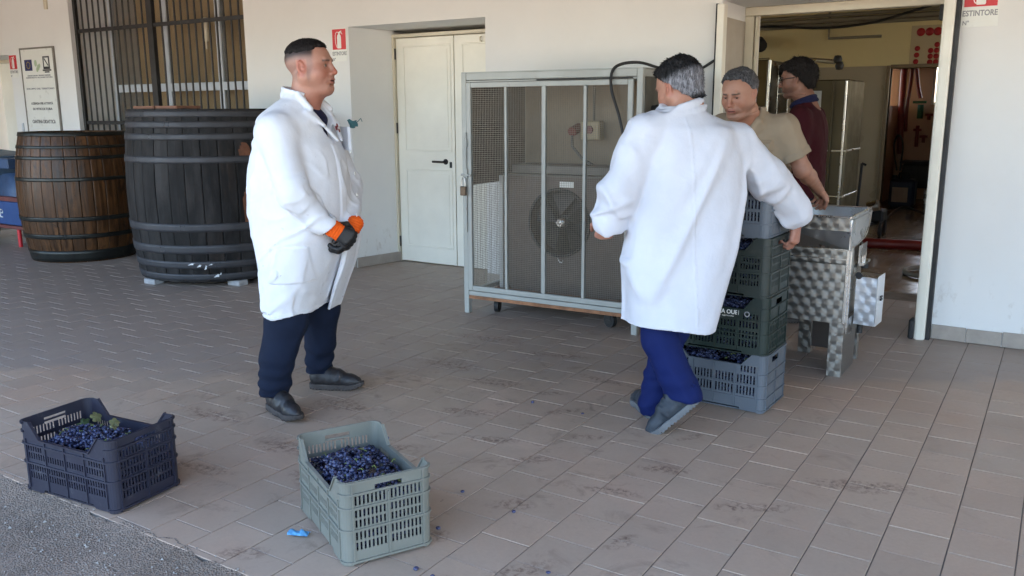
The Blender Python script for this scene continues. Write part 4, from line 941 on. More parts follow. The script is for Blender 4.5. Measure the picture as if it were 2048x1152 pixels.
b.build('hopper_rim', M_STEEL, cr)
b = MB(); b.prism([(YF+.01, .712), (YF+.012, .79), (YF+.03, .865), (5.36, .865), (5.33, .80), (5.22, .735)], lambda u, v, w: (w, u, v), X1-.0035, X1+.0015); b.build('hopper_side', M_HOP, cr)
b = MB(); b.tube(smooth_path([(X1+.003, YF+.0, .872), (X1+.001, YF-.003, .84), (X1+.003, YF+.002, .78), (X1+.004, YF+.018, .715)]), .0035, 6); b.tube(smooth_path([(X1+.004, YF+.018, .715), (X1+.004, 5.22, .735), (X1+.004, 5.33, .80), (X1+.002, 5.38, .875)]), .0032, 6); b.build('hopper_bead', M_STEEL, cr)
b = MB(); b.cyl((X1-.17, YF+.05, .74), (X1-.17, YR-.05, .74), .05, 14); b.build('roller', M_STEEL, cr)
# motor bracket with bolts
b = MB(); b.bbox(X1+.003, X1+.03, 5.10, 5.30, .585, .60, .002); b.bbox(X1+.003, X1+.006, 5.08, 5.3, .60, .70, .001); b.build('bracket', M_STEEL, cr)
for y in (5.13, 5.18): MB().cyl((X1+.018, y, .601), (X1+.018, y, .635), .006, 6).build('bolt', M_STEEL, cr)
b = MB(); b.cyl((X1+.018, 5.2, .56), (X1+.018, 5.2, .584), .02, 10); b.build('foot', M_DARK, cr)
# control box on the right flank
b = MB(); q0 = [(X1+.012, 5.05), (X1+.122, 5.03), (X1+.130, 5.18), (X1+.012, 5.20)]
b.prism(q0, lambda u, v, w: (u, v, w), .262, .535); bx = b.build('control_box', M_HOP, cr)
def facep(p, q, z0, z1, m, nm, off=.0035, parent=bx, t=.003):
    p, q = Vector((*p, 0)), Vector((*q, 0)); n_ = Vector(((q-p).y, -(q-p).x, 0)).normalized(); bb = MB()
    V = [v+n_*o_+Vector((0, 0, z)) for o_ in (off-t, off) for v, z in ((p, z0), (q, z0), (q, z1), (p, z1))]
    bb.add(V, [(0, 3, 2, 1), (4, 5, 6, 7), (0, 1, 5, 4), (1, 2, 6, 5), (2, 3, 7, 6), (3, 0, 4, 7)]); return bb.build(nm, m, parent)
facep((X1+.008, 5.0505), (X1+.121, 5.03), .262, .535, M_JEWELB, 'box_front'); facep((X1+.123, 5.032), (X1+.131, 5.185), .262, .545, mat('pale_steel_lid', (.72, .73, .75), .4, metal=.6, var=.03), 'box_lid')
facep((X1+.1263, 5.09), (X1+.1285, 5.125), .40, .412, M_BLACKM, 'toggle', .012, bx, .008); facep((X1+.1263, 5.09), (X1+.1285, 5.125), .418, .426, M_BLACKM, 'toggle', .012, bx, .008)
b = MB(); b.cyl((X1+.02, 5.03, .545), (X1+.02, 5.05, .535), .018, 10); b.cyl((X1+.035, 5.1, .20), (X1+.035, 5.1, .262), .016, 8); b.build('cable_gland', M_DARK, bx)

# ================================================================== signs
def ext_sign(label, x0, x1, z0, z1, zr0, txt=True, part=False):
    t = thing('extinguisher_sign', label, 'sign', ((x0+x1)/2, YW, z0), 'fire extinguisher signs')
    Y = YW-.004; b = MB(); b.bbox(x0, x1, Y, YW-.0008, z0, z1, .001); b.build('sign_plate', M_SIGNW, t)
    b = MB(); mx = (x1-x0)*.055; b.box(x0+mx, x1-mx, Y-.001, Y-.0002, zr0, z1-mx*.9); b.build('red_field', M_RED, t)
    cx, h, wd = (x0+x1)/2+.005*(x1-x0), z1-mx-zr0, x1-x0; zc = zr0
    f = lambda u, v, w: (cx+u*wd, w, zc+v*h)
    b = MB(); b.prism([(-.13, .09), (-.11, .055), (.11, .055), (.13, .09), (.13, .60), (.105, .70), (.05, .755), (.05, .80), (-.05, .80), (-.05, .755), (-.105, .70), (-.13, .60)], f, Y-.0016, Y-.001)
    b.prism([(-.045, .805), (.17, .885), (.16, .93), (-.03, .86)], f, Y-.0016, Y-.001); b.prism([(-.045, .805), (.16, .80), (.20, .74), (.225, .76), (.18, .835), (-.03, .845)], f, Y-.0017, Y-.001)
    hp = [(-.03, .84), (-.12, .87), (-.20, .83), (-.245, .70), (-.25, .50), (-.23, .30), (-.17, .13), (-.135, .10)]
    for (p_, q_) in zip(hp, hp[1:]):
        d_ = Vector((q_[0]-p_[0], (q_[1]-p_[1])*h/wd, 0)).normalized(); nn = (-d_.y*.014, d_.x*.014*wd/h)
        b.prism([(p_[0]-nn[0], p_[1]-nn[1]), (q_[0]-nn[0], q_[1]-nn[1]), (q_[0]+nn[0], q_[1]+nn[1]), (p_[0]+nn[0], p_[1]+nn[1])], f, Y-.0016, Y-.001)
    b.build('extinguisher_symbol', M_SIGNW, t)
    wall_text('ESTINTORE', .045, (x0+x1)/2, zr0-(z1-z0)*.125, Y-.0004, M_GREYINK, t, (x1-x0)*.94, bold=.0012)
    wall_text('N°', .034, x0+(x1-x0)*.14, zr0-(z1-z0)*.30, Y-.0004, M_GREYINK, t, (x1-x0)*.17, bold=.0008)
    return t
ext_sign('red and white extinguisher sign on the wall beside the cream double door', -5.755, -5.572, 1.895, 2.185, 1.998)
ext_sign('red and white extinguisher sign at the far left beside the plaque', -11.21, -11.03, 1.875, 2.15, 1.975)
ext_sign('red and white extinguisher sign on the wall right of the wide doorway', -.622, -.425, 1.93, 2.24, 2.045)
pq = thing('notice_board', 'tall white notice board with flags and green bar behind the oak barrel', 'notice board', (-10.56, YW, 1.0))
b = MB(); b.bbox(-10.91, -10.21, YW-.018, YW-.001, .98, 2.20, .003); b.build('board', M_SIGNW, pq)
b = MB()
for (x0, x1, z0, z1) in ((-10.925, -10.905, .97, 2.215), (-10.218, -10.195, .97, 2.215), (-10.904, -10.219, 2.195, 2.215), (-10.904, -10.219, .97, .985)): b.bbox(x0, x1, YW-.024, YW-.0005, z0, z1, .002)
b.build('board_frame', mat('dull_alu_frame', (.20, .18, .16), .5, var=.2), pq)
Yp = YW-.0185
def flat(nm, x0, x1, z0, z1, m, dy=0.): return MB().box(x0, x1, Yp-.0012-dy, Yp-dy, z0, z1).build(nm, m, pq)
fl_ = flat('flag', -10.84, -10.68, 1.945, 2.075, M_NAVY)
b = MB()
for k in range(12):
    a = k*math.pi/6; c = (-10.76+.038*math.cos(a), 2.01+.038*math.sin(a))
    b.prism([(c[0]+(.009 if i % 2 == 0 else .004)*math.sin(i*math.pi/5), c[1]+(.009 if i % 2 == 0 else .004)*math.cos(i*math.pi/5)) for i in range(10)], lambda u, v, w: (u, w, v), Yp-.002, Yp-.0013)
b.build('star', mat('yellow_print', (.6, .45, .05), .5), fl_)['kind'] = 'stuff'
b = MB()
for (cx, cz, r) in ((-10.60, 2.03, .04), (-10.55, 1.98, .035), (-10.52, 2.0, .025), (-10.575, 1.955, .03)): b.prism([(cx+r*math.cos(q)*.7, cz+r*math.sin(q)) for q in np.linspace(0, 6.283, 14, endpoint=False)], lambda u, v, w: (u, w, v), Yp-.0014, Yp-.0002)
b.build('emblem', M_PALEG, pq)
flat('crest', -10.44, -10.30, 1.955, 2.105, M_INK); flat('crest_field', -10.415, -10.325, 1.985, 2.088, M_SIGNW, .0013)
b = MB(); b.prism([(-10.415, 2.075), (-10.40, 2.085), (-10.325, 2.0), (-10.335, 1.99)], lambda u, v, w: (u, w, v), Yp-.0032, Yp-.0026); b.build('crest_band', M_INK, pq)
flat('crest_base', -10.46, -10.28, 1.935, 1.952, M_INK); flat('crest_base', -10.42, -10.32, 1.915, 1.93, M_INK)
for txt, sz, z, wd_, m_ in (('UNIONE EUROPEA  REGIONE CAMPANIA', .02, 1.885, .5, M_GREYINK), ("ASSESSORATO ALL'AGRICOLTURA", .02, 1.862, .58, M_GREYINK), ('SVILUPPO DEL TERRITORIO', .026, 1.73, .6, M_GREYINK), ('AZIENDA PER ATTIVITÀ', .036, 1.555, .47, M_INK), ('DI VITICOLTURA', .036, 1.49, .42, M_INK), ('CANTINA DIDATTICA', .058, 1.338, .50, M_INK)):
    wall_text(txt, sz, -10.555, z, Yp-.0003, m_, pq, wd_, bold=.001)
flat('green_bar', -10.83, -10.28, 1.185, 1.208, M_GREEN)
b = MB(); b.bbox(-10.285, -10.235, YW-.03, YW-.001, 2.63, 2.78, .006); tag(b.build('wall_box', M_FRAME), 'small cream box fixed high on the wall above the notice board', 'box')
b = MB(); b.bbox(-11.06, -11.035, YW-.02, YW-.001, 1.20, 1.32, .004); tag(b.build('wall_clip', M_ALU), 'small grey clip on the wall left of the notice board', 'clip')

# ================================================================== blue machine at the far left
M_BLUE = mat('blue_machine_paint', (.045, .085, .17), .5, var=.2, scale=5, dirt=((.10, .09, .08), .62, 9)); M_BLUEL = mat('light_blue_paint', (.11, .17, .25), .5, var=.15, scale=5, dirt=((.18, .16, .14), .62, 9)); M_RRUST = mat('faded_red_paint', (.16, .045, .04), .6, var=.25, scale=8)
bmch = thing('blue_press', 'faded blue and red farm machine half hidden behind the oak barrel', 'machine', (-10.2, 5.25, 0))
b = MB(); b.prism([(-10.75, .70), (-10.02, .66), (-9.92, .98), (-10.75, 1.02)], lambda u, v, w: (u, w, v), 5.02, 5.55); b.build('hood', M_BLUEL, bmch)
b = MB(); b.lathe([(.0, 0), (.27, 0), (.27, .42), (.0, .42)], (-9.75, 5.05, .53), 'Y', 28); b.build('drum', M_BLUE, bmch)
b = MB(); b.bbox(-10.35, -9.35, 5.0, 5.5, .50, .55, .004, Matrix.Translation((0, 0, 0))); b.bbox(-10.35, -9.35, 5.0, 5.5, .20, .235, .004); b.build('rail', M_RRUST, bmch)
b = MB(); b.bbox(-10.12, -9.40, 5.02, 5.45, .24, .495, .006); pn = b.build('panel', mat('strong_blue_paint', (.03, .075, .22), .45, var=.15, scale=6), bmch)
b = MB(); b.tube([(-9.86, 5.017, .40), (-9.90, 5.017, .40), (-9.91, 5.017, .36), (-9.90, 5.017, .32), (-9.86, 5.017, .32)], .008, 6); b.tube([(-9.885, 5.016, .365), (-9.85, 5.016, .365), (-9.85, 5.016, .39)], .006, 6); b.build('emblem', M_SIGNW, pn)
b = MB(); b.bbox(-9.86, -9.66, 5.03, 5.5, .85, .96, .01); b.bbox(-10.0, -9.72, 5.1, 5.5, .56, .70, .01); b.build('gear_housing', M_BLUE, bmch)
for i, (x, y, m_) in enumerate(((-10.12, 5.06, M_BLACKM), (-9.62, 5.05, M_RED), (-10.1, 5.42, M_BLACKM), (-9.5, 5.42, M_BLACKM))): MB().cyl((x, y, 0), (x-.05 if i == 0 else x, y, .20), .022, 10).build('leg', m_, bmch)
b = MB()
for k in range(5): b.bbox(-10.75, -10.40, 5.05, 5.09, .20+k*.075, .235+k*.075, .003)
b.bbox(-10.75, -10.38, 5.10, 5.4, .16, .55, .004); b.build('grate', M_ALU, bmch)
b = MB(); b.lathe([(.0, 0), (.15, 0), (.15, .10), (0, .10)], (-10.55, 5.15, .15), 'Y', 20); b.build('wheel', M_DARK, bmch)

# ================================================================== things on the floor
b = MB(); V = []; nn_ = 9
for j in range(nn_):
    for i in range(nn_):
        u, v = i/(nn_-1)-.5, j/(nn_-1)-.5; V.append((-2.122+u*.072*math.cos(.4)-v*.035*math.sin(.4), 1.945+u*.072*math.sin(.4)+v*.035*math.cos(.4), .006+.012*abs(math.sin(7*u+3*v))*(1-2*abs(v))+.008*math.sin(11*u)*math.cos(9*v)**2+.004))
b.add(V, [(j*nn_+i, j*nn_+i+1, (j+1)*nn_+i+1, (j+1)*nn_+i) for j in range(nn_-1) for i in range(nn_-1)], True)
o = b.build('crumpled_tissue', mat('sky_blue_paper', (.12, .36, .60), .6, var=.2, scale=40), fix=False); tag(o, 'crumpled sky blue scrap on the tiles left of the sage green crate', 'scrap')
loose = [(730, 828), (1085, 712), (1040, 882), (1268, 716), (975, 1035), (965, 955), (1183, 895), (1300, 985), (1028, 1045), (1008, 1060), (955, 1140), (1150, 1020), (1440, 1005), (1790, 940), (1745, 955), (1770, 1025)]
LG0 = [(-2.443, 2.79), (-2.148, 3.566), (-1.84, 2.53), (-1.86, 3.56), (-1.63, 1.98), (-1.738, 2.24), (-1.58, 2.49), (-1.26, 2.19), (-1.555, 1.97), (-1.56, 1.93), (-1.50, 1.70), (-1.40, 2.06), (-1.06, 2.13), (-.66, 2.44), (-.71, 2.39), (-.65, 2.15)]
LG = LG0[:11]
s0 = None
for i, (x, y) in enumerate(LG):
    if s0 is None: s0 = spheres('fallen_grape', [(0, 0, 0)], [.0085], M_GRAPE, ICO); o = s0
    else: o = s0.copy(); COL.objects.link(o)
    sq = rng.uniform(.45, 1.0) if i else 1; o.location = (x, y, .0085*sq*(1.3 if i == 0 else 1)); o.scale = (1.3 if i == 0 else 1, 1.2 if i == 0 else rng.uniform(.8, 1.3), sq*(1.3 if i == 0 else 1)); o.rotation_euler = (0, 0, rng.uniform(0, 3))
    tag(o, 'single dark grape behind the sage green crate' if i == 0 else 'small squashed dark grape on the tiled floor away from the crates', 'grape', 'fallen grapes')

# ================================================================== inside the hall
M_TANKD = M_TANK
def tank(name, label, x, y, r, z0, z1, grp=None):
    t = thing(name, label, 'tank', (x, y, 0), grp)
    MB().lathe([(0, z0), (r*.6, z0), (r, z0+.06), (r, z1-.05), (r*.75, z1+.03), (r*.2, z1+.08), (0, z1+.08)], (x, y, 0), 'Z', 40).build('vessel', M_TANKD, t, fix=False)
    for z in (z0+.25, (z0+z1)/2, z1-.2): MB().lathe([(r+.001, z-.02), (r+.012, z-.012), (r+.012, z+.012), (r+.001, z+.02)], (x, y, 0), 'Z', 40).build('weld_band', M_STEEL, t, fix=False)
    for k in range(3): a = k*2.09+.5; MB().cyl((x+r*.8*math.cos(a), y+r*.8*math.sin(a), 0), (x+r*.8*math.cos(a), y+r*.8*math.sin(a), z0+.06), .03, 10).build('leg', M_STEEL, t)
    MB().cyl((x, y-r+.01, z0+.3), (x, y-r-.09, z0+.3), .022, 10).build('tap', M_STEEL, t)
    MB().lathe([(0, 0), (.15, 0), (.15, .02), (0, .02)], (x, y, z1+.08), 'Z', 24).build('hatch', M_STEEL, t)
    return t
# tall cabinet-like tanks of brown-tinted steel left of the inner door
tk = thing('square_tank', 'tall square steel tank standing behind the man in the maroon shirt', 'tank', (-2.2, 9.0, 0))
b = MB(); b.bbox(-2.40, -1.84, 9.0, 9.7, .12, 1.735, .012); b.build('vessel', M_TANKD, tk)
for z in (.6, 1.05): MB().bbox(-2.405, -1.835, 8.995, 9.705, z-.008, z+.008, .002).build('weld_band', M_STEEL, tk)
MB().cyl((-1.99, 8.985, .5), (-1.99, 8.985, 1.72), .014, 8).build('sight_tube', M_TANKD, tk); MB().cyl((-1.87, 8.985, .3), (-1.87, 8.985, 1.72), .012, 8).build('sight_tube', M_STEEL, tk)
b = MB(); b.bbox(-2.27, -2.10, 8.985, 8.998, 1.40, 1.63, .003); lv = b.build('louvre', M_ALU, tk)
for k in range(5): MB().bbox(-2.235, -2.135, 8.978, 8.984, 1.42+k*.032, 1.436+k*.032, .001).build('slat', M_DARK, lv)
for (x, y) in ((-2.36, 9.04), (-1.88, 9.04), (-2.36, 9.66), (-1.88, 9.66)): MB().cyl((x, y, 0), (x, y, .13), .025, 8).build('leg', M_STEEL, tk)
tk = thing('steel_cabinet', 'dark steel cabinet tank at the left of the doorway with bright edge', 'tank', (-2.75, 9.0, 0))
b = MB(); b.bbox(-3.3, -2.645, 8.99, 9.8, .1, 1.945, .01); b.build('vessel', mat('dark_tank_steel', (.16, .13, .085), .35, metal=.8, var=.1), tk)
MB().cyl((-2.64, 8.98, .2), (-2.62, 8.98, 1.94), .014, 8).build('edge_tube', mat('bright_tube', (.8, .8, .78), .2, metal=1), tk); MB().cyl((-3.28, 8.98, 1.95), (-2.63, 8.98, 1.95), .012, 8).build('edge_tube', M_STEEL, tk)
for x in (-3.26, -2.69): MB().cyl((x, 9.05, 0), (x, 9.05, .11), .03, 8).build('leg', M_STEEL, tk)
rk = thing('steel_rack', 'steel rack with bottles and dark clutter between the two tanks', 'rack', (-2.5, 9.4, 0))
for z in (.5, 1.0, 1.6): MB().bbox(-2.63, -2.42, 9.3, 9.7, z, z+.02, .003).build('shelf', M_STEEL, rk)
for x in (-2.62, -2.43):
    for y in (9.31, 9.69): MB().cyl((x, y, 0), (x, y, 1.9), .012, 8).build('post', M_STEEL, rk)
MB().bbox(-2.62, -2.28, 9.28, 9.6, 1.78, 1.9, .02).build('top_tray', M_DARK, rk)
b = MB(); b.lathe([(0, 0), (.035, 0), (.035, .17), (.012, .21), (.012, .25), (0, .25)], (-2.50, 9.36, 1.62), 'Z', 14); tag(b.build('pale_bottle', mat('pale_bottle_plastic', (.62, .55, .36), .3)), 'pale bottle on the rack behind the glasses of the maroon-shirted man', 'bottle')
b = MB(); b.lathe([(0, 0), (.03, 0), (.03, .2), (0, .2)], (-2.585, 9.36, 1.62), 'Z', 12); tag(b.build('white_canister', M_WHITEP), 'narrow white canister on the steel rack left of the pale bottle', 'canister')
tank('round_tank', 'round stainless tank far left inside the hall', -4.6, 10.6, .62, .3, 2.2, 'round tanks in the hall')
# beam lamp on top: long bar with black knobs
bl = thing('agitator_arm', 'long pale arm with black knobs lying on top of the rack and tank', 'pump arm', (-2.2, 8.95, 1.9))
MB().tube([(-2.36, 8.92, 1.905), (-2.2, 8.92, 1.925), (-1.98, 8.92, 1.90)], .022, 10).build('arm', M_STEEL, bl)
for p_ in ((-2.34, 8.91, 1.85), (-1.95, 8.90, 1.92), (-1.93, 8.90, 1.86)): MB().lathe([(0, -.04), (.03, -.035), (.042, 0), (.03, .035), (0, .04)], p_, 'Z', 12).build('knob', M_DARK, bl)
MB().cyl((-2.2, 8.92, 1.74), (-2.2, 8.92, 1.92), .015, 8).build('stem', M_STEEL, bl)
wl_ = thing('wall_lamp', 'small black spotlight on the inner wall at the left edge of the doorway', 'lamp', (-3.6, 12.2, 2.35))
b = MB(); b.cyl((-3.74, 12.25, 2.37), (-3.66, 12.05, 2.30), .07, 12, .09); b.build('lamp_head', M_DARK, wl_); b = MB(); b.cyl((-3.78, YB, 2.42), (-3.70, 12.16, 2.36), .025, 8); b.build('bracket', M_STEEL, wl_)
# conduits along the back wall
M_PIPE = mat('grey_conduit', (.22, .20, .15), .5, var=.1)
for i, (z, r, lb) in enumerate(((2.66, .022, 'topmost thin conduit along the yellow back wall'), (2.60, .03, 'second thin conduit along the yellow back wall'), (2.545, .026, 'lowest thin conduit along the yellow back wall'))):
    b = MB(); b.tube([(-6.3, YB-.04, z-.03), (-3.0, YB-.04, z), (-.8, YB-.04, z+.02)], r, 8); tag(b.build('conduit', M_PIPE), lb, 'pipe', 'conduits on the back wall')
b = MB(); b.tube([(-2.83, YB-.03, 2.75), (-2.82, YB-.03, 2.37), (-2.17, YB-.03, 2.37)], .02, 8); tag(b.build('conduit', M_PIPE), 'thin conduit that drops and turns right on the yellow back wall', 'pipe', 'conduits on the back wall')
b = MB(); b.tube(smooth_path([(-6.3, YB-.12, 2.62), (-3.8, YB-.12, 2.56), (-2.9, YB-.12, 2.50), (-2.3, YB-.14, 2.53), (-1.9, YB-.16, 2.62), (-1.3, YB-.18, 2.78)]), .016, 6); tag(b.build('black_cable', M_DARK), 'black cable sagging along the conduits inside the doorway', 'cable')
# red-dot notice above the inner door
nb_ = thing('dot_poster', 'pale wall poster with rows of red discs above the inner doorway', 'poster', (-1.62, YB, 2.2))
MB().bbox(-1.82, -1.44, YB-.006, YB-.001, 1.99, 2.48, .001).build('sheet', mat('cream_sheet', (.46, .38, .24), .6, var=.04), nb_)
for (x, z, r) in ((-1.71, 2.40, .05), (-1.61, 2.40, .05), (-1.515, 2.40, .05), (-1.735, 2.20, .032), (-1.738, 2.12, .032), (-1.742, 2.04, .032), (-1.512, 2.24, .032), (-1.58, 2.17, .032), (-1.512, 2.17, .032), (-1.58, 2.10, .032), (-1.512, 2.10, .032), (-1.58, 2.03, .032), (-1.512, 2.03, .032)):
    MB().lathe([(0, 0), (r, 0), (r, -.002), (0, -.002)], (x, YB-.0062, z), 'Y', 24).build('red_disc', mat('red_disc_print', (.34, .008, .012), .5) if 'red_disc_print' not in bpy.data.materials else bpy.data.materials['red_disc_print'], nb_)
# far room: hoses, valves, blue canister
def hose(label, pts, r, m=M_DKRED, cat='hose', grp='red hoses', name='red_hose'): tag(MB().tube(smooth_path(pts), r, 10).build(name, m, fix=False), label, cat, grp)
hose('thick dark red hose hanging beside the window of the pink room', [(-2.30, 15.2, 3.1), (-2.31, 15.2, 2.2), (-2.30, 15.2, 1.4), (-2.27, 15.2, .75)], .048)
hose('second red hose hanging close right of the thick one', [(-2.20, 15.25, 3.1), (-2.20, 15.25, 2.0), (-2.23, 15.25, 1.45), (-2.22, 15.25, 1.1)], .026)
hose('red hose slanting down to the green valve in the pink room', [(-2.15, 15.3, 2.1), (-2.10, 15.3, 1.8), (-2.05, 15.3, 1.62)], .03)
for (x, z, h, lb) in ((-2.08, 1.02, .34, 'long red valve body on the pink wall'), (-1.93, 1.33, .10, 'small red valve right of the green one on the pink wall'), (-1.98, .98, .12, 'lower red valve on the pink wall')):
    b = MB(); b.cyl((x, Y2-.1, z-h/2), (x, Y2-.1, z+h/2), .028, 10); b.cyl((x-.06, Y2-.1, z+h*.3), (x+.06, Y2-.1, z+h*.3), .02, 8); b.cyl((x, Y2, z), (x, Y2-.1, z), .018, 8); tag(b.build('red_valve', M_DKRED), lb, 'valve', 'red valves')
b = MB(); b.cyl((-2.06, Y2-.12, 1.3), (-2.06, Y2-.12, 1.52), .045, 10); b.cyl((-2.06, Y2, 1.4), (-2.06, Y2-.12, 1.4), .02, 8); b.cyl((-2.18, Y2-.12, 1.56), (-1.98, Y2-.12, 1.56), .02, 8); tag(b.build('green_valve', mat('green_valve_paint', (.015, .09, .035), .5)), 'green valve on the pipe in the pink room', 'valve')
cn = thing('blue_canister', 'dark blue plastic canister with a beige label on the floor of the pink room', 'canister', (-2.05, 14.2, 0))
b = MB(); b.bbox(-2.22, -1.86, 14.1, 14.4, .0, .42, .04); b.build('body', mat('dark_blue_plastic', (.012, .022, .06), .4), cn)
b = MB(); b.bbox(-2.17, -1.95, 14.095, 14.1, .08, .30, .001); b.build('label', mat('beige_label', (.40, .30, .23), .6), cn); b = MB(); b.tube([(-2.12, 14.25, .42), (-2.10, 14.25, .50), (-1.98, 14.25, .50), (-1.96, 14.25, .42)], .02, 8); b.cyl((-2.17, 14.25, .42), (-2.17, 14.25, .47), .035, 10); b.build('handle', M_DARK, cn)
pm = thing('pump', 'black pump with hoses standing behind the blue canister', 'pump', (-1.95, 14.8, 0))
MB().bbox(-2.15, -1.75, 14.7, 15.1, .25, .62, .03).build('motor', M_DARK, pm); MB().bbox(-2.18, -1.72, 14.65, 15.15, .62, .66, .01).build('cover', M_DARK, pm)
for x in (-2.1, -1.8): MB().cyl((x, 14.9, 0), (x, 14.9, .26), .03, 8).build('leg', M_STEEL, pm)
MB().tube(smooth_path([(-2.25, 14.9, .5), (-2.32, 14.9, .9), (-2.26, 14.9, 1.05), (-2.19, 14.9, .9), (-2.2, 14.9, .5)]), .014, 6).build('hose', M_DARK, pm)
b = MB(); b.bbox(-1.86, -1.72, Y2-.09, Y2-.002, .22, .55, .01); tag(b.build('wall_unit', M_WHITEP), 'small white box on the pink wall beside the doorway post', 'box')
# floor hoses and trolley in the hall
hose('dark red hose lying across the wet floor inside the doorway', [(-3.2, 9.2, .05), (-2.2, 9.65, .05), (-1.55, 9.78, .05), (-.9, 9.85, .05), (.2, 9.6, .05), (1.0, 9.9, .05)], .055, M_DKRED, 'hose', 'floor hoses')
hose('grey hose coiled on the wet floor behind the white doorway post', [(-.35, 8.75, .025), (-.95, 8.66, .025), (-1.12, 8.4, .025), (-1.0, 8.15, .025), (-.5, 8.02, .025), (0, 8.1, .025)], .022, mat('grey_hose_rubber', (.16, .14, .11), .5), 'hose', 'floor hoses', 'grey_hose')
hose('thin dark hose curving on the floor in front of the blue canister', [(-2.05, 11.6, .02), (-1.95, 12.2, .02), (-1.85, 12.9, .12), (-1.6, 12.7, .10), (-1.2, 12.2, .02)], .018, M_DARK, 'hose', 'floor hoses', 'dark_hose')
tl = thing('hose_trolley', 'small black wheeled trolley with upright handle in front of the inner doorway', 'trolley', (-1.85, 10.8, 0))
MB().bbox(-2.0, -1.72, 10.7, 11.0, .16, .30, .02).build('deck', M_DARK, tl); MB().cyl((-2.06, 10.95, .2), (-2.05, 11.0, .82), .016, 8).build('handle', M_BLACKM, tl); MB().tube([(-2.05, 11.0, .82), (-2.0, 11.0, .80)], .014, 8).build('grip', M_DARK, tl); MB().cyl((-1.9, 10.75, .32), (-1.78, 10.75, .36), .07, 10).build('pump_head', M_STEEL, tl)
for (x, y) in ((-1.74, 10.69), (-1.98, 10.69), (-1.74, 11.0), (-1.98, 11.0)): MB().cyl((x-.015, y, .06), (x+.015, y, .06), .06, 14).build('wheel', M_DARK, tl); MB().cyl((x, y, .06), (x, y, .17), .015, 8).build('strut', M_BLACKM, tl)
# ================================================================== people: signed-distance modelling, surfaced with dual cells
class Pn:
    """value noise in 3-D"""
    T = np.random.default_rng(11).random((32, 32, 32)).astype(np.float32)*2-1
def vnoise(P):
    i = np.floor(P).astype(int); f = P-i; f = f*f*(3-2*f); i &= 31; j = (i+1) & 31; T = Pn.T
    x0, y0, z0, x1, y1, z1 = i[:, 0], i[:, 1], i[:, 2], j[:, 0], j[:, 1], j[:, 2]; fx, fy, fz = f[:, 0], f[:, 1], f[:, 2]
    a = T[x0, y0, z0]*(1-fx)+T[x1, y0, z0]*fx; b = T[x0, y1, z0]*(1-fx)+T[x1, y1, z0]*fx
    c = T[x0, y0, z1]*(1-fx)+T[x1, y0, z1]*fx; d = T[x0, y1, z1]*(1-fx)+T[x1, y1, z1]*fx
    return (a*(1-fy)+b*fy)*(1-fz)+(c*(1-fy)+d*fy)*fz
def smin(a, b, k):
    if k <= 0: return np.minimum(a, b)
    h = np.clip(.5+.5*(b-a)/k, 0, 1); return b+(a-b)*h-k*h*(1-h)
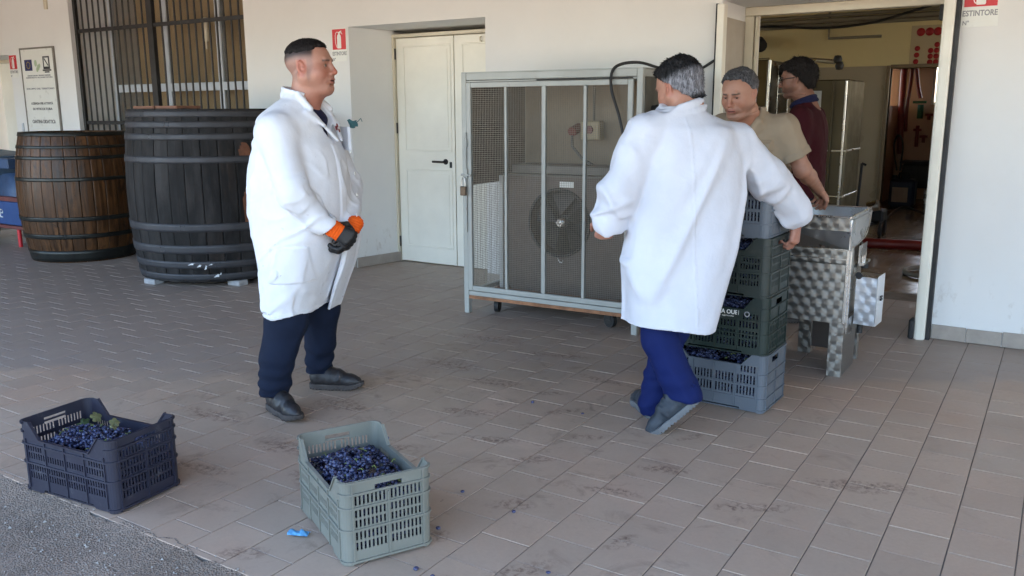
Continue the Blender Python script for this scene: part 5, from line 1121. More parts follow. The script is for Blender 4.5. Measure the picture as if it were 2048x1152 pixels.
class SDF:
    def __init__(s, lo, hi, h):
        s.lo = np.array(lo, np.float32); s.h = h; s.n = np.ceil((np.array(hi)-lo)/h).astype(int)+1
        s.ax = [s.lo[i]+h*np.arange(s.n[i], dtype=np.float32) for i in range(3)]; s.D = np.full(s.n, 1., np.float32)
    def win(s, lo, hi):
        sl = []
        for i in range(3):
            a = int(np.clip(math.floor((lo[i]-s.lo[i])/s.h), 0, s.n[i])); b = int(np.clip(math.ceil((hi[i]-s.lo[i])/s.h)+1, 0, s.n[i])); sl.append(slice(a, max(a, b)))
        return tuple(sl)
    def P(s, w): return s.ax[0][w[0]][:, None, None], s.ax[1][w[1]][None, :, None], s.ax[2][w[2]][None, None, :]
    def put(s, w, d, k, op):
        A = s.D[w]
        if A.size == 0: return s
        if op == 'add': s.D[w] = smin(A, d, k)
        elif op == 'cut': s.D[w] = -smin(-A, d, k)
        elif op == 'and': s.D[w] = -smin(-A, -d, k)
        return s
    def cone(s, a, b, ra, rb=None, k=.0, op='add', sc=None):
        rb = ra if rb is None else rb; a, b = np.array(a, float), np.array(b, float); m = max(ra, rb)+k+3*s.h
        w = s.win(np.minimum(a, b)-m, np.maximum(a, b)+m); x, y, z = s.P(w); d = b-a; L = max(d@d, 1e-12)
        t = np.clip(((x-a[0])*d[0]+(y-a[1])*d[1]+(z-a[2])*d[2])/L, 0, 1)
        q = np.sqrt((x-a[0]-d[0]*t)**2+(y-a[1]-d[1]*t)**2+(z-a[2]-d[2]*t)**2)-(ra+(rb-ra)*t); return s.put(w, q, k, op)
    def ell(s, c, r, k=.0, op='add', rot=None):
        c, r = np.array(c, float), np.array(r, float); m = r.max()+k+3*s.h; w = s.win(c-m, c+m); x, y, z = s.P(w); x, y, z = x-c[0], y-c[1], z-c[2]
        if rot is not None:
            M = np.array(rot.transposed()); x, y, z = M[0][0]*x+M[0][1]*y+M[0][2]*z, M[1][0]*x+M[1][1]*y+M[1][2]*z, M[2][0]*x+M[2][1]*y+M[2][2]*z
        k0 = np.sqrt((x/r[0])**2+(y/r[1])**2+(z/r[2])**2); k1 = np.sqrt((x/r[0]**2)**2+(y/r[1]**2)**2+(z/r[2]**2)**2)+1e-9
        return s.put(w, k0*(k0-1)/k1, k, op)
    def half(s, p, n, op='cut', k=0.):
        """plane: material on the side n points to"""
        n = np.array(n, float); n /= np.linalg.norm(n); w = (slice(None),)*3; x, y, z = s.P(w)
        return s.put(w, -((x-p[0])*n[0]+(y-p[1])*n[1]+(z-p[2])*n[2])+0*s.D, k, op)
    def loft(s, rows, p=2.2, k=.0, op='add', off=0., zr=None):
        """rows of (z, centre f, centre l, half depth, half width)"""
        rows = np.array(sorted(rows)); z0 = rows[:, 0]; n = len(z0); T = np.linspace(0, n-1, 120); R_ = []
        for t in T:
            i = min(int(t), n-2); u = t-i; p0, p1, p2, p3 = rows[max(i-1, 0)], rows[i], rows[i+1], rows[min(i+2, n-1)]
            R_.append(.5*((2*p1)+(p2-p0)*u+(2*p0-5*p1+4*p2-p3)*u*u+(3*p1-p0-3*p2+p3)*u**3))
        R_ = np.array(R_); zz = s.ax[2]; g = [np.interp(zz, R_[:, 0], R_[:, i])[None, None, :] for i in range(1, 5)]
        w = (slice(None),)*3; x, y, z = s.P(w); a, b = g[2]+off, g[3]+off
        q = ((np.abs(x-g[0])/a)**p+(np.abs(y-g[1])/b)**p)**(1/p); d = (q-1)*np.minimum(a, b)*.95
        zr = zr or (z0[0], z0[-1]); d = np.maximum(d, np.maximum(zr[0]-z, z-zr[1])); return s.put(w, d.astype(np.float32), k, op)
    def disp(s, fn, band=.05):
        m = np.abs(s.D) < band; I = np.argwhere(m); P = s.lo+I*s.h; s.D[m] -= fn(P).astype(np.float32); return s
    def mesh(s):
        D = s.D; n0, n1, n2 = D.shape; ins = D < 0
        c = np.zeros((n0-1, n1-1, n2-1), np.int8)
        for i in (0, 1):
            for j in (0, 1):
                for k in (0, 1): c += ins[i:n0-1+i, j:n1-1+j, k:n2-1+k]
        act = (c > 0) & (c < 8); I = np.argwhere(act); idx = np.full(act.shape, -1, np.int64); idx[act] = np.arange(len(I))
        acc = np.zeros((len(I), 3)); cnt = np.zeros(len(I))
        cor = [(i, j, k) for i in (0, 1) for j in (0, 1) for k in (0, 1)]; val = {q: D[I[:, 0]+q[0], I[:, 1]+q[1], I[:, 2]+q[2]] for q in cor}
        for q in cor:
            for ax in range(3):
                if q[ax]: continue
                r = list(q); r[ax] = 1; r = tuple(r); a, b = val[q], val[r]; m = (a < 0) != (b < 0); t = np.where(m, a/np.where(m, a-b, 1), 0)
                pnt = np.array(q, float)[None]+np.eye(3)[ax][None]*t[:, None]; acc[m] += pnt[m]; cnt[m] += 1
        V = s.lo+(I+acc/np.maximum(cnt, 1)[:, None])*s.h; Q = []
        for ax in range(3):
            o1, o2 = (ax+1) % 3, (ax+2) % 3; sl0 = [slice(None)]*3; sl1 = [slice(None)]*3; sl0[ax] = slice(0, -1); sl1[ax] = slice(1, None)
            ch = ins[tuple(sl0)] != ins[tuple(sl1)]; E = np.argwhere(ch)
            ok = (E[:, o1] > 0) & (E[:, o2] > 0) & (E[:, o1] < D.shape[o1]-1) & (E[:, o2] < D.shape[o2]-1); E = E[ok]; up = ins[E[:, 0], E[:, 1], E[:, 2]]
            def cell(a, b): F = E.copy(); F[:, o1] -= a; F[:, o2] -= b; return idx[F[:, 0], F[:, 1], F[:, 2]]
            q = np.stack([cell(1, 1), cell(0, 1), cell(0, 0), cell(1, 0)], 1); q[~up] = q[~up][:, ::-1]; Q.append(q)
        return V, np.concatenate(Q)
def to_obj(name, parts, m, parent=None, smooth=True):
    """parts: list of (V, Q, colours or None)"""
    V = np.concatenate([p[0] for p in parts]); o = 0; Qs = []
    for p in parts: Qs.append(p[1]+o); o += len(p[0])
    Q = np.concatenate(Qs); me = bpy.data.meshes.new(name); me.vertices.add(len(V)); me.vertices.foreach_set('co', V.astype(np.float32).ravel())
    me.loops.add(Q.size); me.loops.foreach_set('vertex_index', Q.astype(np.int32).ravel()); me.polygons.add(len(Q)); me.polygons.foreach_set('loop_start', np.arange(0, Q.size, 4, dtype=np.int32))
    me.polygons.foreach_set('use_smooth', np.full(len(Q), smooth)); me.update(calc_edges=True)
    if any(p[2] is not None for p in parts):
        C = np.concatenate([p[2] if p[2] is not None else np.full((len(p[0]), 3), .3) for p in parts]); a = me.attributes.new('tint', 'FLOAT_COLOR', 'POINT')
        a.data.foreach_set('color', np.concatenate([C, np.ones((len(C), 1))], 1).astype(np.float32).ravel())
    return link(name, me, m, parent)
def frame(o, ang):
    a = R(ang); f = np.array([math.cos(a), math.sin(a), 0]); l = np.array([-math.sin(a), math.cos(a), 0]); o = np.array([*o, 0.])
    return lambda V: o+V[:, :1]*f+V[:, 1:2]*l+V[:, 2:3]*np.array([0, 0, 1.])
def basis(x, z):
    x = Vector(x).normalized(); z = Vector(z); z = (z-x*z.dot(x)).normalized(); y = z.cross(x); return np.array([x, y, z])
def apply(V, B, o, sc=1.): return np.array(o)+(V*sc) @ B

# ------------------------------------------------------------------ materials for people
def skin_mat():
    m, nt, p = newmat('skin'); at = N(nt, 'ShaderNodeAttribute', attribute_name='tint').outputs['Color']; tc = N(nt, 'ShaderNodeTexCoord').outputs['Object']
    c = mixc(nt, ramp(nt, noise(nt, tc, 55, 5, .65), [(.35, .0), (.7, .28)]), at, mixc(nt, 1., at, (.80, .66, .62), 'MULTIPLY'))
    nt.links.new(c, p.inputs['Base Color']); p.inputs['Roughness'].default_value = .5; p.inputs['Subsurface Weight'].default_value = .12; p.inputs['Subsurface Radius'].default_value = (.012, .005, .003); p.inputs['Subsurface Scale'].default_value = .6
    bump(nt, p, noise(nt, tc, 260, 3, .6), .12, .0015); return m
M_SKIN = skin_mat()
M_EYE = None
def cloth(name, c, rough=.85, weave=900, var=.05, fold=.42, spots=None, sheen=.0):
    m, nt, p = newmat(name); tc = N(nt, 'ShaderNodeTexCoord').outputs['Object']
    n1 = noise(nt, tc, 6, 5, .6); col = ramp(nt, n1, [(.3, tuple(x*(1-var) for x in c)), (.7, tuple(min(1, x*(1+var)) for x in c))])
    if spots:
        sc, th, dens = spots; d = ramp(nt, noise(nt, tc, dens, 3, .5), [(th, 0.), (th+.03, .75)]); z = N(nt, 'ShaderNodeSeparateXYZ'); nt.links.new(tc, z.inputs[0])
        d = math_n(nt, 'MULTIPLY', d, ramp(nt, z.outputs[2], [(.45, 1.), (.95, .25)])); col = mixc(nt, d, col, sc)
    nt.links.new(col, p.inputs['Base Color']); p.inputs['Roughness'].default_value = rough; p.inputs['Sheen Weight'].default_value = sheen; p.inputs['Specular IOR Level'].default_value = .25
    h = math_n(nt, 'ADD', noise(nt, tc, 11, 4, .5, .3), math_n(nt, 'MULTIPLY', noise(nt, tc, weave, 2, .5), .05)); bump(nt, p, h, fold, .012); return m
M_COAT = cloth('white_cotton', (.70, .715, .755), spots=((.30, .24, .27), .70, 42))
M_COAT2 = cloth('white_polyester_cotton', (.60, .62, .685))
M_DENIM = cloth('dark_blue_denim', (.0055, .0105, .027), .85, 700, .2, .35)
M_ROYAL = cloth('royal_blue_twill', (.0028, .0105, .078), .8, 700, .12, .3)
M_NAVYT = cloth('navy_jersey', (.012, .013, .045), .9, 500)
M_KHAKI = cloth('khaki_cotton', (.30, .235, .165), .85, 700, .07, .25)
M_MAROON = cloth('maroon_knit', (.040, .0035, .007), .9, 500, .12)
M_DKTROU = cloth('black_navy_twill', (.012, .013, .02), .85)
M_GLOVE = mat('black_nitrile_dip', (.012, .012, .013), .55, var=.2, scale=60, bmp=.2, bscale=200, bdist=.001)
M_ORANGE = cloth('orange_knit', (.80, .11, .008), .8, 250, .06, .3)
M_SHOE = mat('dusty_black_leather', (.018, .016, .017), .5, var=.4, scale=14, bmp=.25, bscale=90, bdist=.002, dirt=((.075, .06, .05), .58, 18))
M_SOLE = mat('grey_brown_rubber', (.055, .046, .042), .8, var=.3, scale=20, bmp=.2, bscale=80)
M_SHOE2 = mat('slate_blue_shoe', (.026, .034, .045), .6, var=.3, scale=14, bmp=.2, bscale=90, bdist=.002, dirt=((.09, .10, .11), .60, 12))
M_SOLE2 = mat('pale_grey_rubber', (.13, .135, .14), .75, var=.2, scale=20)
def hair_mat(name, c1, c2, sc=160):
    m, nt, p = newmat(name); tc = N(nt, 'ShaderNodeTexCoord').outputs['Object']; at = N(nt, 'ShaderNodeAttribute', attribute_name='tint').outputs['Color']
    s = noise(nt, tc, sc, 4, .7, .5, (1, 1, .18)); c = mixc(nt, ramp(nt, s, [(.35, 0.), (.65, 1.)]), c1, c2); c = mixc(nt, 1., c, at, 'MULTIPLY')
    nt.links.new(c, p.inputs['Base Color']); p.inputs['Specular IOR Level'].default_value = .18; nt.links.new(ramp(nt, s, [(.3, .75), (.7, .55)]), p.inputs['Roughness']); bump(nt, p, s, .8, .006); return m
M_HAIRB = hair_mat('near_black_hair', (.004, .003, .003), (.018, .014, .013))
M_HAIRG = hair_mat('greying_hair', (.05, .05, .055), (.40, .40, .42), 130)

# ------------------------------------------------------------------ head
def head_sdf(fat=0., jaw=1., nose=1., mouth_open=0., brow=1., neck_tilt=.04, neck_r=.058, h=.0027, neck_to=None, eye_open=.0038):
    g = SDF((-.15, -.125, -.25), (.155, .125, .135), h); w = 1+.10*fat
    g.ell((-.014, 0, .036), (.100, .0775*(1+.02*fat), .082))
    g.ell((.030, 0, .012), (.066, .066, .080), .03)
    g.ell((.022, 0, -.040), (.066, .060*w, .070), .03)
    for s in (-1, 1):
        g.cone((.002, s*.053*w, -.045), (.068, s*.018*jaw, -.092), .027+.008*fat, .018+.006*fat, .03)
        g.ell((.052, s*.040*w, -.030), (.034, .027+.006*fat, .032+.006*fat), .022)
    g.ell((.076, 0, -.094), (.020, .021*jaw, .017), .018)
    if fat: g.ell((.030, 0, -.106), (.056, .054, .026*fat), .025); g.ell((-.03, 0, -.12), (.060, .064, .06), .04)
    # brow, nose, mouth
    g.cone((.088, -.032, .026), (.088, .032, .026), .0105*brow, .0105*brow, .012)
    for s in (-1, 1):
        g.ell((.098, s*.0325, .003), (.017, .0195, .0135), .010, 'cut')
        g.ell((.0755, s*.0325, .003), (.0145, .0165, .0135), .004)      # lids over the eyeball
        g.ell((.094, s*.0330, .0008), (.012, .0122, eye_open), .0015, 'cut')
        g.cone((.094, s*.014, -.044), (.080, s*.034, -.066), .008, .009, .014)
    g.cone((.091, 0, .020), (.112*nose, 0, -.024), .0085, .0115, .011); g.ell((.113*nose, 0, -.029), (.0125, .0125, .011), .007)
    for s in (-1, 1): g.ell((.103, s*.0125, -.033), (.011, .0085, .0085), .006); g.ell((.106, s*.0072, -.0405), (.006, .0038, .0035), .003, 'cut')
    g.ell((.086, 0, -.062), (.018, .030, .020), .014)
    g.ell((.1005, 0, -.0585), (.0085, .0225, .0052), .005); g.ell((.0985, 0, -.0705-mouth_open), (.0085, .0195, .0058), .005)
    g.ell((.104, 0, -.0645-mouth_open*.5), (.010, .0225, .0013+mouth_open*.6), .002, 'cut')
    g.ell((.094, 0, -.0805-mouth_open), (.010, .02, .0045), .008, 'cut')
    # ears
    for s in (-1, 1):
        rot = Matrix.Rotation(s*R(-22), 3, 'Z') @ Matrix.Rotation(R(-10), 3, 'Y'); c = (-.010, s*(.0775+.004*fat), -.004)
        g.ell(c, (.0185, .0085, .0315), .006, rot=rot); g.ell((c[0]+.003, c[1]+s*.008, c[2]+.003), (.0105, .006, .020), .004, 'cut', rot=rot); g.ell((c[0]+.009, c[1]-s*.001, c[2]-.004), (.005, .006, .008), .004)
        g.ell((c[0]+.001, c[1]-s*.001, c[2]-.027), (.0085, .006, .009), .006)
    g.cone((-.022, 0, -.06), neck_to or (-.022-neck_tilt, 0, -.235), neck_r*.98, neck_r*(1.12 if neck_to is None else 1.0), .03)
    return g
def sstep(a, b, x): t = np.clip((x-a)/(b-a), 0, 1); return t*t*(3-2*t)
def head_cols(V, base, stubble=0., red=1., fade=None, lips=(.33, .10, .085), hairline=None, brow=(.03, .022, .02), browz=.023):
    x, y, z = V[:, 0], V[:, 1], V[:, 2]; ay = np.abs(y); C = np.tile(np.array(base), (len(V), 1))
    def mx(m, c):
        nonlocal C
        m = np.clip(m, 0, 1)[:, None]; C = C*(1-m)+np.array(c)*m
    rd = (base[0]*.98, base[1]*.66, base[2]*.62)
    mx(red*.8*np.exp(-(((x-.07)/.045)**2+((ay-.045)/.03)**2+((z+.03)/.032)**2)), rd)
    mx(red*.9*sstep(.103, .118, x)*(z < 0)*(z > -.05), rd); mx(red*.8*sstep(1.5, .9, np.sqrt(((x+.010)/.022)**2+((z+.004)/.036)**2))*sstep(.070, .080, ay), rd)
    mx(red*.5*sstep(-.09, -.16, z), rd)
    if stubble: mx(stubble*sstep(-.045, -.06, z)*sstep(-.125, -.105, z)*sstep(.0, .03, x)*(1-np.exp(-((z+.064)/.008)**2)*(ay < .02)), (base[0]*.42, base[1]*.43, base[2]*.47))
    mx(.85*(x > .092)*(ay < .024)*np.exp(-((z+.0645)/.0105)**2), lips)
    mx(1.0*(x > .09)*(ay < .021)*np.exp(-((z+.0648)/.0026)**2), (.05, .012, .012))
    mx(.9*sstep(.010, .014, ay)*sstep(.053, .047, ay)*np.exp(-((z-(browz-.05*np.maximum(0, ay-.035)))/.0048)**2)*(x > .055), brow)
    mx(.75*(x > .06)*np.exp(-((ay-.0325)/.018)**2-((z-.0035)/.010)**2), (base[0]*.62, base[1]*.50, base[2]*.48))
    mx(.8*(x > .075)*np.exp(-((ay-.0325)/.0145)**4-((z-.0062)/.0016)**2), (.03, .02, .018)); mx(.30*(x > .06)*np.exp(-((ay-.030-.35*(-.04-z))/.004)**2)*(z < -.036)*(z > -.075), (base[0]*.55, base[1]*.45, base[2]*.42))
    if fade is not None:   # very short clippered hair: scalp shows through
        zz, amt, col = fade; hl = sstep(.052, .035, x+.25*np.maximum(0, -.0-z)); up = sstep(-.075, -.03, z+.5*np.maximum(0, x)); ear = 1-((ay > .073)*(x < .018)*(x > -.035)*(z < .032))
        mx(amt*hl*up*ear*(x < .058), col); mx(.9*hl*ear*sstep(zz-.025, zz+.012, z-.22*np.minimum(0, x+.03)), (.012, .010, .010))
    return C
def hair_sdf(thick, front, zlow_back, side_z, h=.0030, lump=.004, fs=28, seed=0, top=1., taper=.022):
    """cap over the skull: kept where a tilted hairline allows"""
    g = SDF((-.15, -.12, -.16), (.14, .12, .17), h); g.ell((-.014, 0, .036), (.100+thick, .0775+thick*.75, .082+thick*top)); g.ell((.022, 0, .030), (.066+thick*.9, .066+thick*.7, .072+thick*top), .03)
    if zlow_back < -.05: g.cone((-.05, 0, -.02), (-.058, 0, zlow_back+.02), .052+thick*.5, .045+thick*.4, .03)
    w = (slice(None),)*3; x, y, z = g.P(w)
    # lower limit: nape at the back, over the ears at the sides, forehead in front
    lim = np.where(x < -.02, zlow_back+(side_z-zlow_back)*np.clip((x+.085)/.065, 0, 1)**1.5, side_z+(front-side_z)*np.clip((x+.02)/.085, 0, 1)**.8)
    Pq = np.stack(np.broadcast_arrays(x, y, z), -1).reshape(-1, 3); lim = lim+(.007*vnoise((Pq+seed)*np.array([70, 70, 30]))).reshape(g.D.shape).astype(np.float32)
    g.D[w] = g.D+(thick+.002)*sstep(taper, 0, z-lim)**1.5
    g.D[w] = np.maximum(g.D, lim-z+0*y)
    face = (x-.062)+.9*np.clip(.035-np.abs(y)*0-z, 0, 9)-.55*np.clip(z-front, 0, 1)*0
    g.D[w] = np.maximum(g.D, np.where(z < front+.004, x-.050+0*y, -1))
    g.disp(lambda P: lump*(vnoise((P+seed)*np.array([fs, fs, fs*.45]))+.6*vnoise((P+seed+3)*fs*2.3)+.35*vnoise((P+seed)*fs*5)), .03)
    return g
def strands(parent, g, W_, m, n, L, lift, seed=0, wid=.0011, tint=None):
    """loose single hairs standing out of the hair mass"""
    V, Q = g.mesh(); r = np.random.default_rng(seed); i = r.integers(0, len(V), n); P = V[i]
    ix = np.clip(((P-g.lo)/g.h).round().astype(int), 1, np.array(g.D.shape)-2); D = g.D
    N_ = np.stack([D[ix[:, 0]+1, ix[:, 1], ix[:, 2]]-D[ix[:, 0]-1, ix[:, 1], ix[:, 2]], D[ix[:, 0], ix[:, 1]+1, ix[:, 2]]-D[ix[:, 0], ix[:, 1]-1, ix[:, 2]], D[ix[:, 0], ix[:, 1], ix[:, 2]+1]-D[ix[:, 0], ix[:, 1], ix[:, 2]-1]], 1); N_ /= np.linalg.norm(N_, axis=1)[:, None]+1e-9
    fl = np.stack([np.where(P[:, 2] > .07, .5, -.5), np.zeros(n), np.where(P[:, 2] > .07, -.1, -1.)], 1)+r.normal(0, .45, (n, 3)); fl -= (fl*N_).sum(1)[:, None]*N_; fl /= np.linalg.norm(fl, axis=1)[:, None]+1e-9
    d = fl+N_*lift*(.4+r.random((n, 1))); d /= np.linalg.norm(d, axis=1)[:, None]; s_ = np.cross(d, N_); s_ /= np.linalg.norm(s_, axis=1)[:, None]+1e-9; ln = L*(.5+r.random((n, 1)))
    A = P-N_*.002; T = np.stack([A-s_*wid, A+s_*wid, A+d*ln*.6+s_*wid*.7+N_*.001, A+d*ln, ], 1).reshape(-1, 3); q = np.arange(n*4).reshape(n, 4)
    C = np.repeat(tint(P) if tint is not None else np.ones((n, 3)), 4, 0); o = to_obj('hair_strand', [(W_(T), q, C)], m, parent); o['kind'] = 'stuff'; return o
def hand_sdf(curl, thumb=(.3, .5), spread=1., flip=1, infl=0., h=.0023, xmin=-.05):
    """fingers along +x, thumb towards +y (times flip), back of the hand +z"""
    g = SDF((xmin-.01, -.085, -.115), (.215, .085, .06), h); F = flip
    g.cone((-.05, 0, 0), (.0, 0, 0), .027+infl, .0255+infl); 
    for y0, y1, r in ((.012, .030, .0145), (.004, .011, .0150), (-.006, -.009, .0145), (-.014, -.027, .0130)): g.cone((.005, F*y0, 0), (.090-.010*abs(y1-.01)/.04, F*y1, .001), .0165+infl, r+infl, .014)
    g.ell((.030, F*.026, -.010), (.032, .017, .016), .012)
    L = [(.042, .025, .021), (.046, .029, .022), (.042, .027, .021), (.034, .021, .018)]; ys = (.030, .0105, -.0095, -.0275); rs = (.0098, .0100, .0095, .0082)
    for i in range(4):
        p = np.array([.088-(.010 if i == 3 else .004 if i == 0 else 0), F*ys[i], .0]); a = 0.; sp = spread*(ys[i]*1.6)
        for j in range(3):
            a += curl[i][j]; d = np.array([math.cos(a)*math.cos(sp), F*math.cos(a)*math.sin(sp), -math.sin(a)]); q = p+d*L[i][j]; r0, r1 = rs[i]*(1-.08*j)+infl, rs[i]*(1-.08*(j+1))+infl
            g.cone(p, q, r0, r1, .0035 if j else .007); p = q
    p = np.array([.022, F*.028, -.006]); d = np.array([.66, F*.68, -thumb[0]]); d /= np.linalg.norm(d); q = p+d*.044; g.cone(p, q, .0145+infl, .0115+infl, .010)
    d2 = np.array([.92, F*(.35-thumb[1]), -thumb[0]*1.5]); d2 /= np.linalg.norm(d2); q2 = q+d2*.031; g.cone(q, q2, .0112+infl, .0098+infl, .004); g.cone(q2, q2+d2*.02, .0098+infl, .008+infl, .004)
    return g
CURL_RELAX = [(.35, .5, .3), (.45, .6, .35), (.5, .7, .4), (.55, .75, .4)]
CURL_FIST = [(1.1, 1.4, .7), (1.2, 1.45, .7), (1.25, 1.45, .7), (1.25, 1.4, .7)]
CURL_GRIP = [(.9, 1.0, .6), (.95, 1.1, .6), (1.0, 1.1, .6), (1.0, 1.1, .6)]
def skin_cols(V, base): 
    n = vnoise(V*60)[:, None]; return np.clip(np.array(base)*(1+.10*n), 0, 1)
def shoe(parent, xf, heel, direction, up, m=None, ms=None, sc=1.):
    g = SDF((-.02, -.07, 0.005), (.32, .07, .16), .0035)
    g.cone((.045, 0, .055), (.13, 0, .058), .042, .044, .02); g.cone((.13, 0, .055), (.225, .003, .042), .043, .036, .03); g.cone((.22, 0, .040), (.258, .004, .036), .036, .026, .02)
    g.cone((.055, 0, .06), (.048, 0, .115), .043, .045, .02); g.cone((.075, 0, .10), (.16, 0, .075), .030, .026, .02); g.half((0, 0, .022), (0, 0, 1), 'and', .004)
    g.half((0, 0, .128), (.0, 0, -1), 'and'); g.cone((.05, 0, .10), (.045, 0, .15), .034, .034, .004, 'cut')
    g.disp(lambda P: .0022*np.sin(P[:, 0]*120+vnoise(P*25)*3)*sstep(.12, .16, P[:, 0])*sstep(.21, .18, P[:, 0])+.0012*vnoise(P*70), .02)
    V, Q = g.mesh(); B = basis(direction, up); W_ = lambda V: xf(apply(V, B, heel, sc)); sh = to_obj('shoe', [(W_(V), Q, None)], m or M_SHOE, parent)
    g = SDF((-.03, -.075, -.01), (.33, .075, .045), .0035); w = (slice(None),)*3; x, y, z = g.P(w); best = None
    for a, b, ra, rb in (((.042, 0), (.13, 0), .044, .044), ((.13, 0), (.222, .004), .044, .047), ((.222, .004), (.262, .005), .047, .034)):
        dx, dy = b[0]-a[0], b[1]-a[1]; t = np.clip(((x-a[0])*dx+(y-a[1])*dy)/(dx*dx+dy*dy), 0, 1); d = np.sqrt((x-a[0]-dx*t)**2+(y-a[1]-dy*t)**2)-(ra+(rb-ra)*t); best = d if best is None else smin(best, d, .02)
    lift = .018*np.clip((x-.2)/.09, 0, 1)**2; g.D[w] = np.maximum(best, np.maximum(lift-z, z-.030-lift*.6)); g.D[w] = np.where((np.mod(x, .018) < .005) & (z < lift+.007), np.maximum(g.D, .002), g.D)
    V, Q = g.mesh(); to_obj('sole', [(W_(V), Q, None)], ms or M_SOLE, sh)
    b = MB()
    for i in range(4):
        xx = .10+i*.022; zz = .128-i*.0125
        P = [(xx, -.024+i*.001, zz-.012), (xx+.006, 0, zz-.0005), (xx+.012, .024-i*.001, zz-.012)]; b.tube([tuple(W_(np.array([p]))[0]) for p in P], .0024, 5)
    b.build('lace', M_INK, sh, fix=False)['kind'] = 'stuff'
    return sh
def eyes(parent, xf, B, o, iris=(.03, .02, .012), look=(1, 0, -.1)):
    global M_EYE
    if M_EYE is None:
        m, nt, p = newmat('eyeball'); at = N(nt, 'ShaderNodeAttribute', attribute_name='tint').outputs['Color']; nt.links.new(at, p.inputs['Base Color']); p.inputs['Roughness'].default_value = .15; M_EYE = m
    L = np.array(Vector(look).normalized()); v, f = ICO
    for s in (-1, 1):
        V = v*.0128+np.array([.0778, s*.0325, .0022]); c = np.where((v @ L > .80)[:, None], np.array(iris), np.array((.30, .26, .24))); q = np.concatenate([f, f[:, 2:3]], 1)
        me = bpy.data.meshes.new('eye'); W_ = xf(apply(V, B, o)); me.from_pydata(W_.tolist(), [], f.tolist()); me.polygons.foreach_set('use_smooth', np.ones(len(f), bool))
        a = me.attributes.new('tint', 'FLOAT_COLOR', 'POINT'); a.data.foreach_set('color', np.concatenate([c, np.ones((len(c), 1))], 1).astype(np.float32).ravel()); link('eye', me, M_EYE, parent)
def inner_body(hipz, sh, spine, arms, legs, lo, hi):
    g = SDF(lo, hi, .014); g.cone(spine[0], spine[1], .115, .105, .05); g.cone(sh[0], sh[1], .055, .055, .05); g.cone(spine[1], spine[2], .10, .05, .05)
    for a in arms:
        for (p, q, r0, r1) in zip(a[:-1], a[1:], (.048, .040), (.040, .027)): g.cone(p, q, r0, r1, .02)
    for a in legs:
        for (p, q, r0, r1) in zip(a[:-1], a[1:], (.075, .052), (.052, .034)): g.cone(p, q, r0, r1, .03)
    V, Q = g.mesh(); return V, Q
def ridged(P, dirv, across, along, seed):
    d = np.array(Vector(dirv).normalized()); pr_ = P @ d; Pp = P-pr_[:, None]*d; q = Pp*across+(pr_*along)[:, None]*d+seed; n = vnoise(q); return np.exp(-(n/.22)**2)
def wave(P, dirv, across, along, seed):
    d = np.array(Vector(dirv).normalized()); pr_ = P @ d; Pp = P-pr_[:, None]*d; return vnoise(Pp*across+(pr_*along)[:, None]*d+seed)
SK1, SK2, SK3, SK4 = (.43, .215, .15), (.40, .205, .14), (.385, .20, .135), (.22, .105, .07)

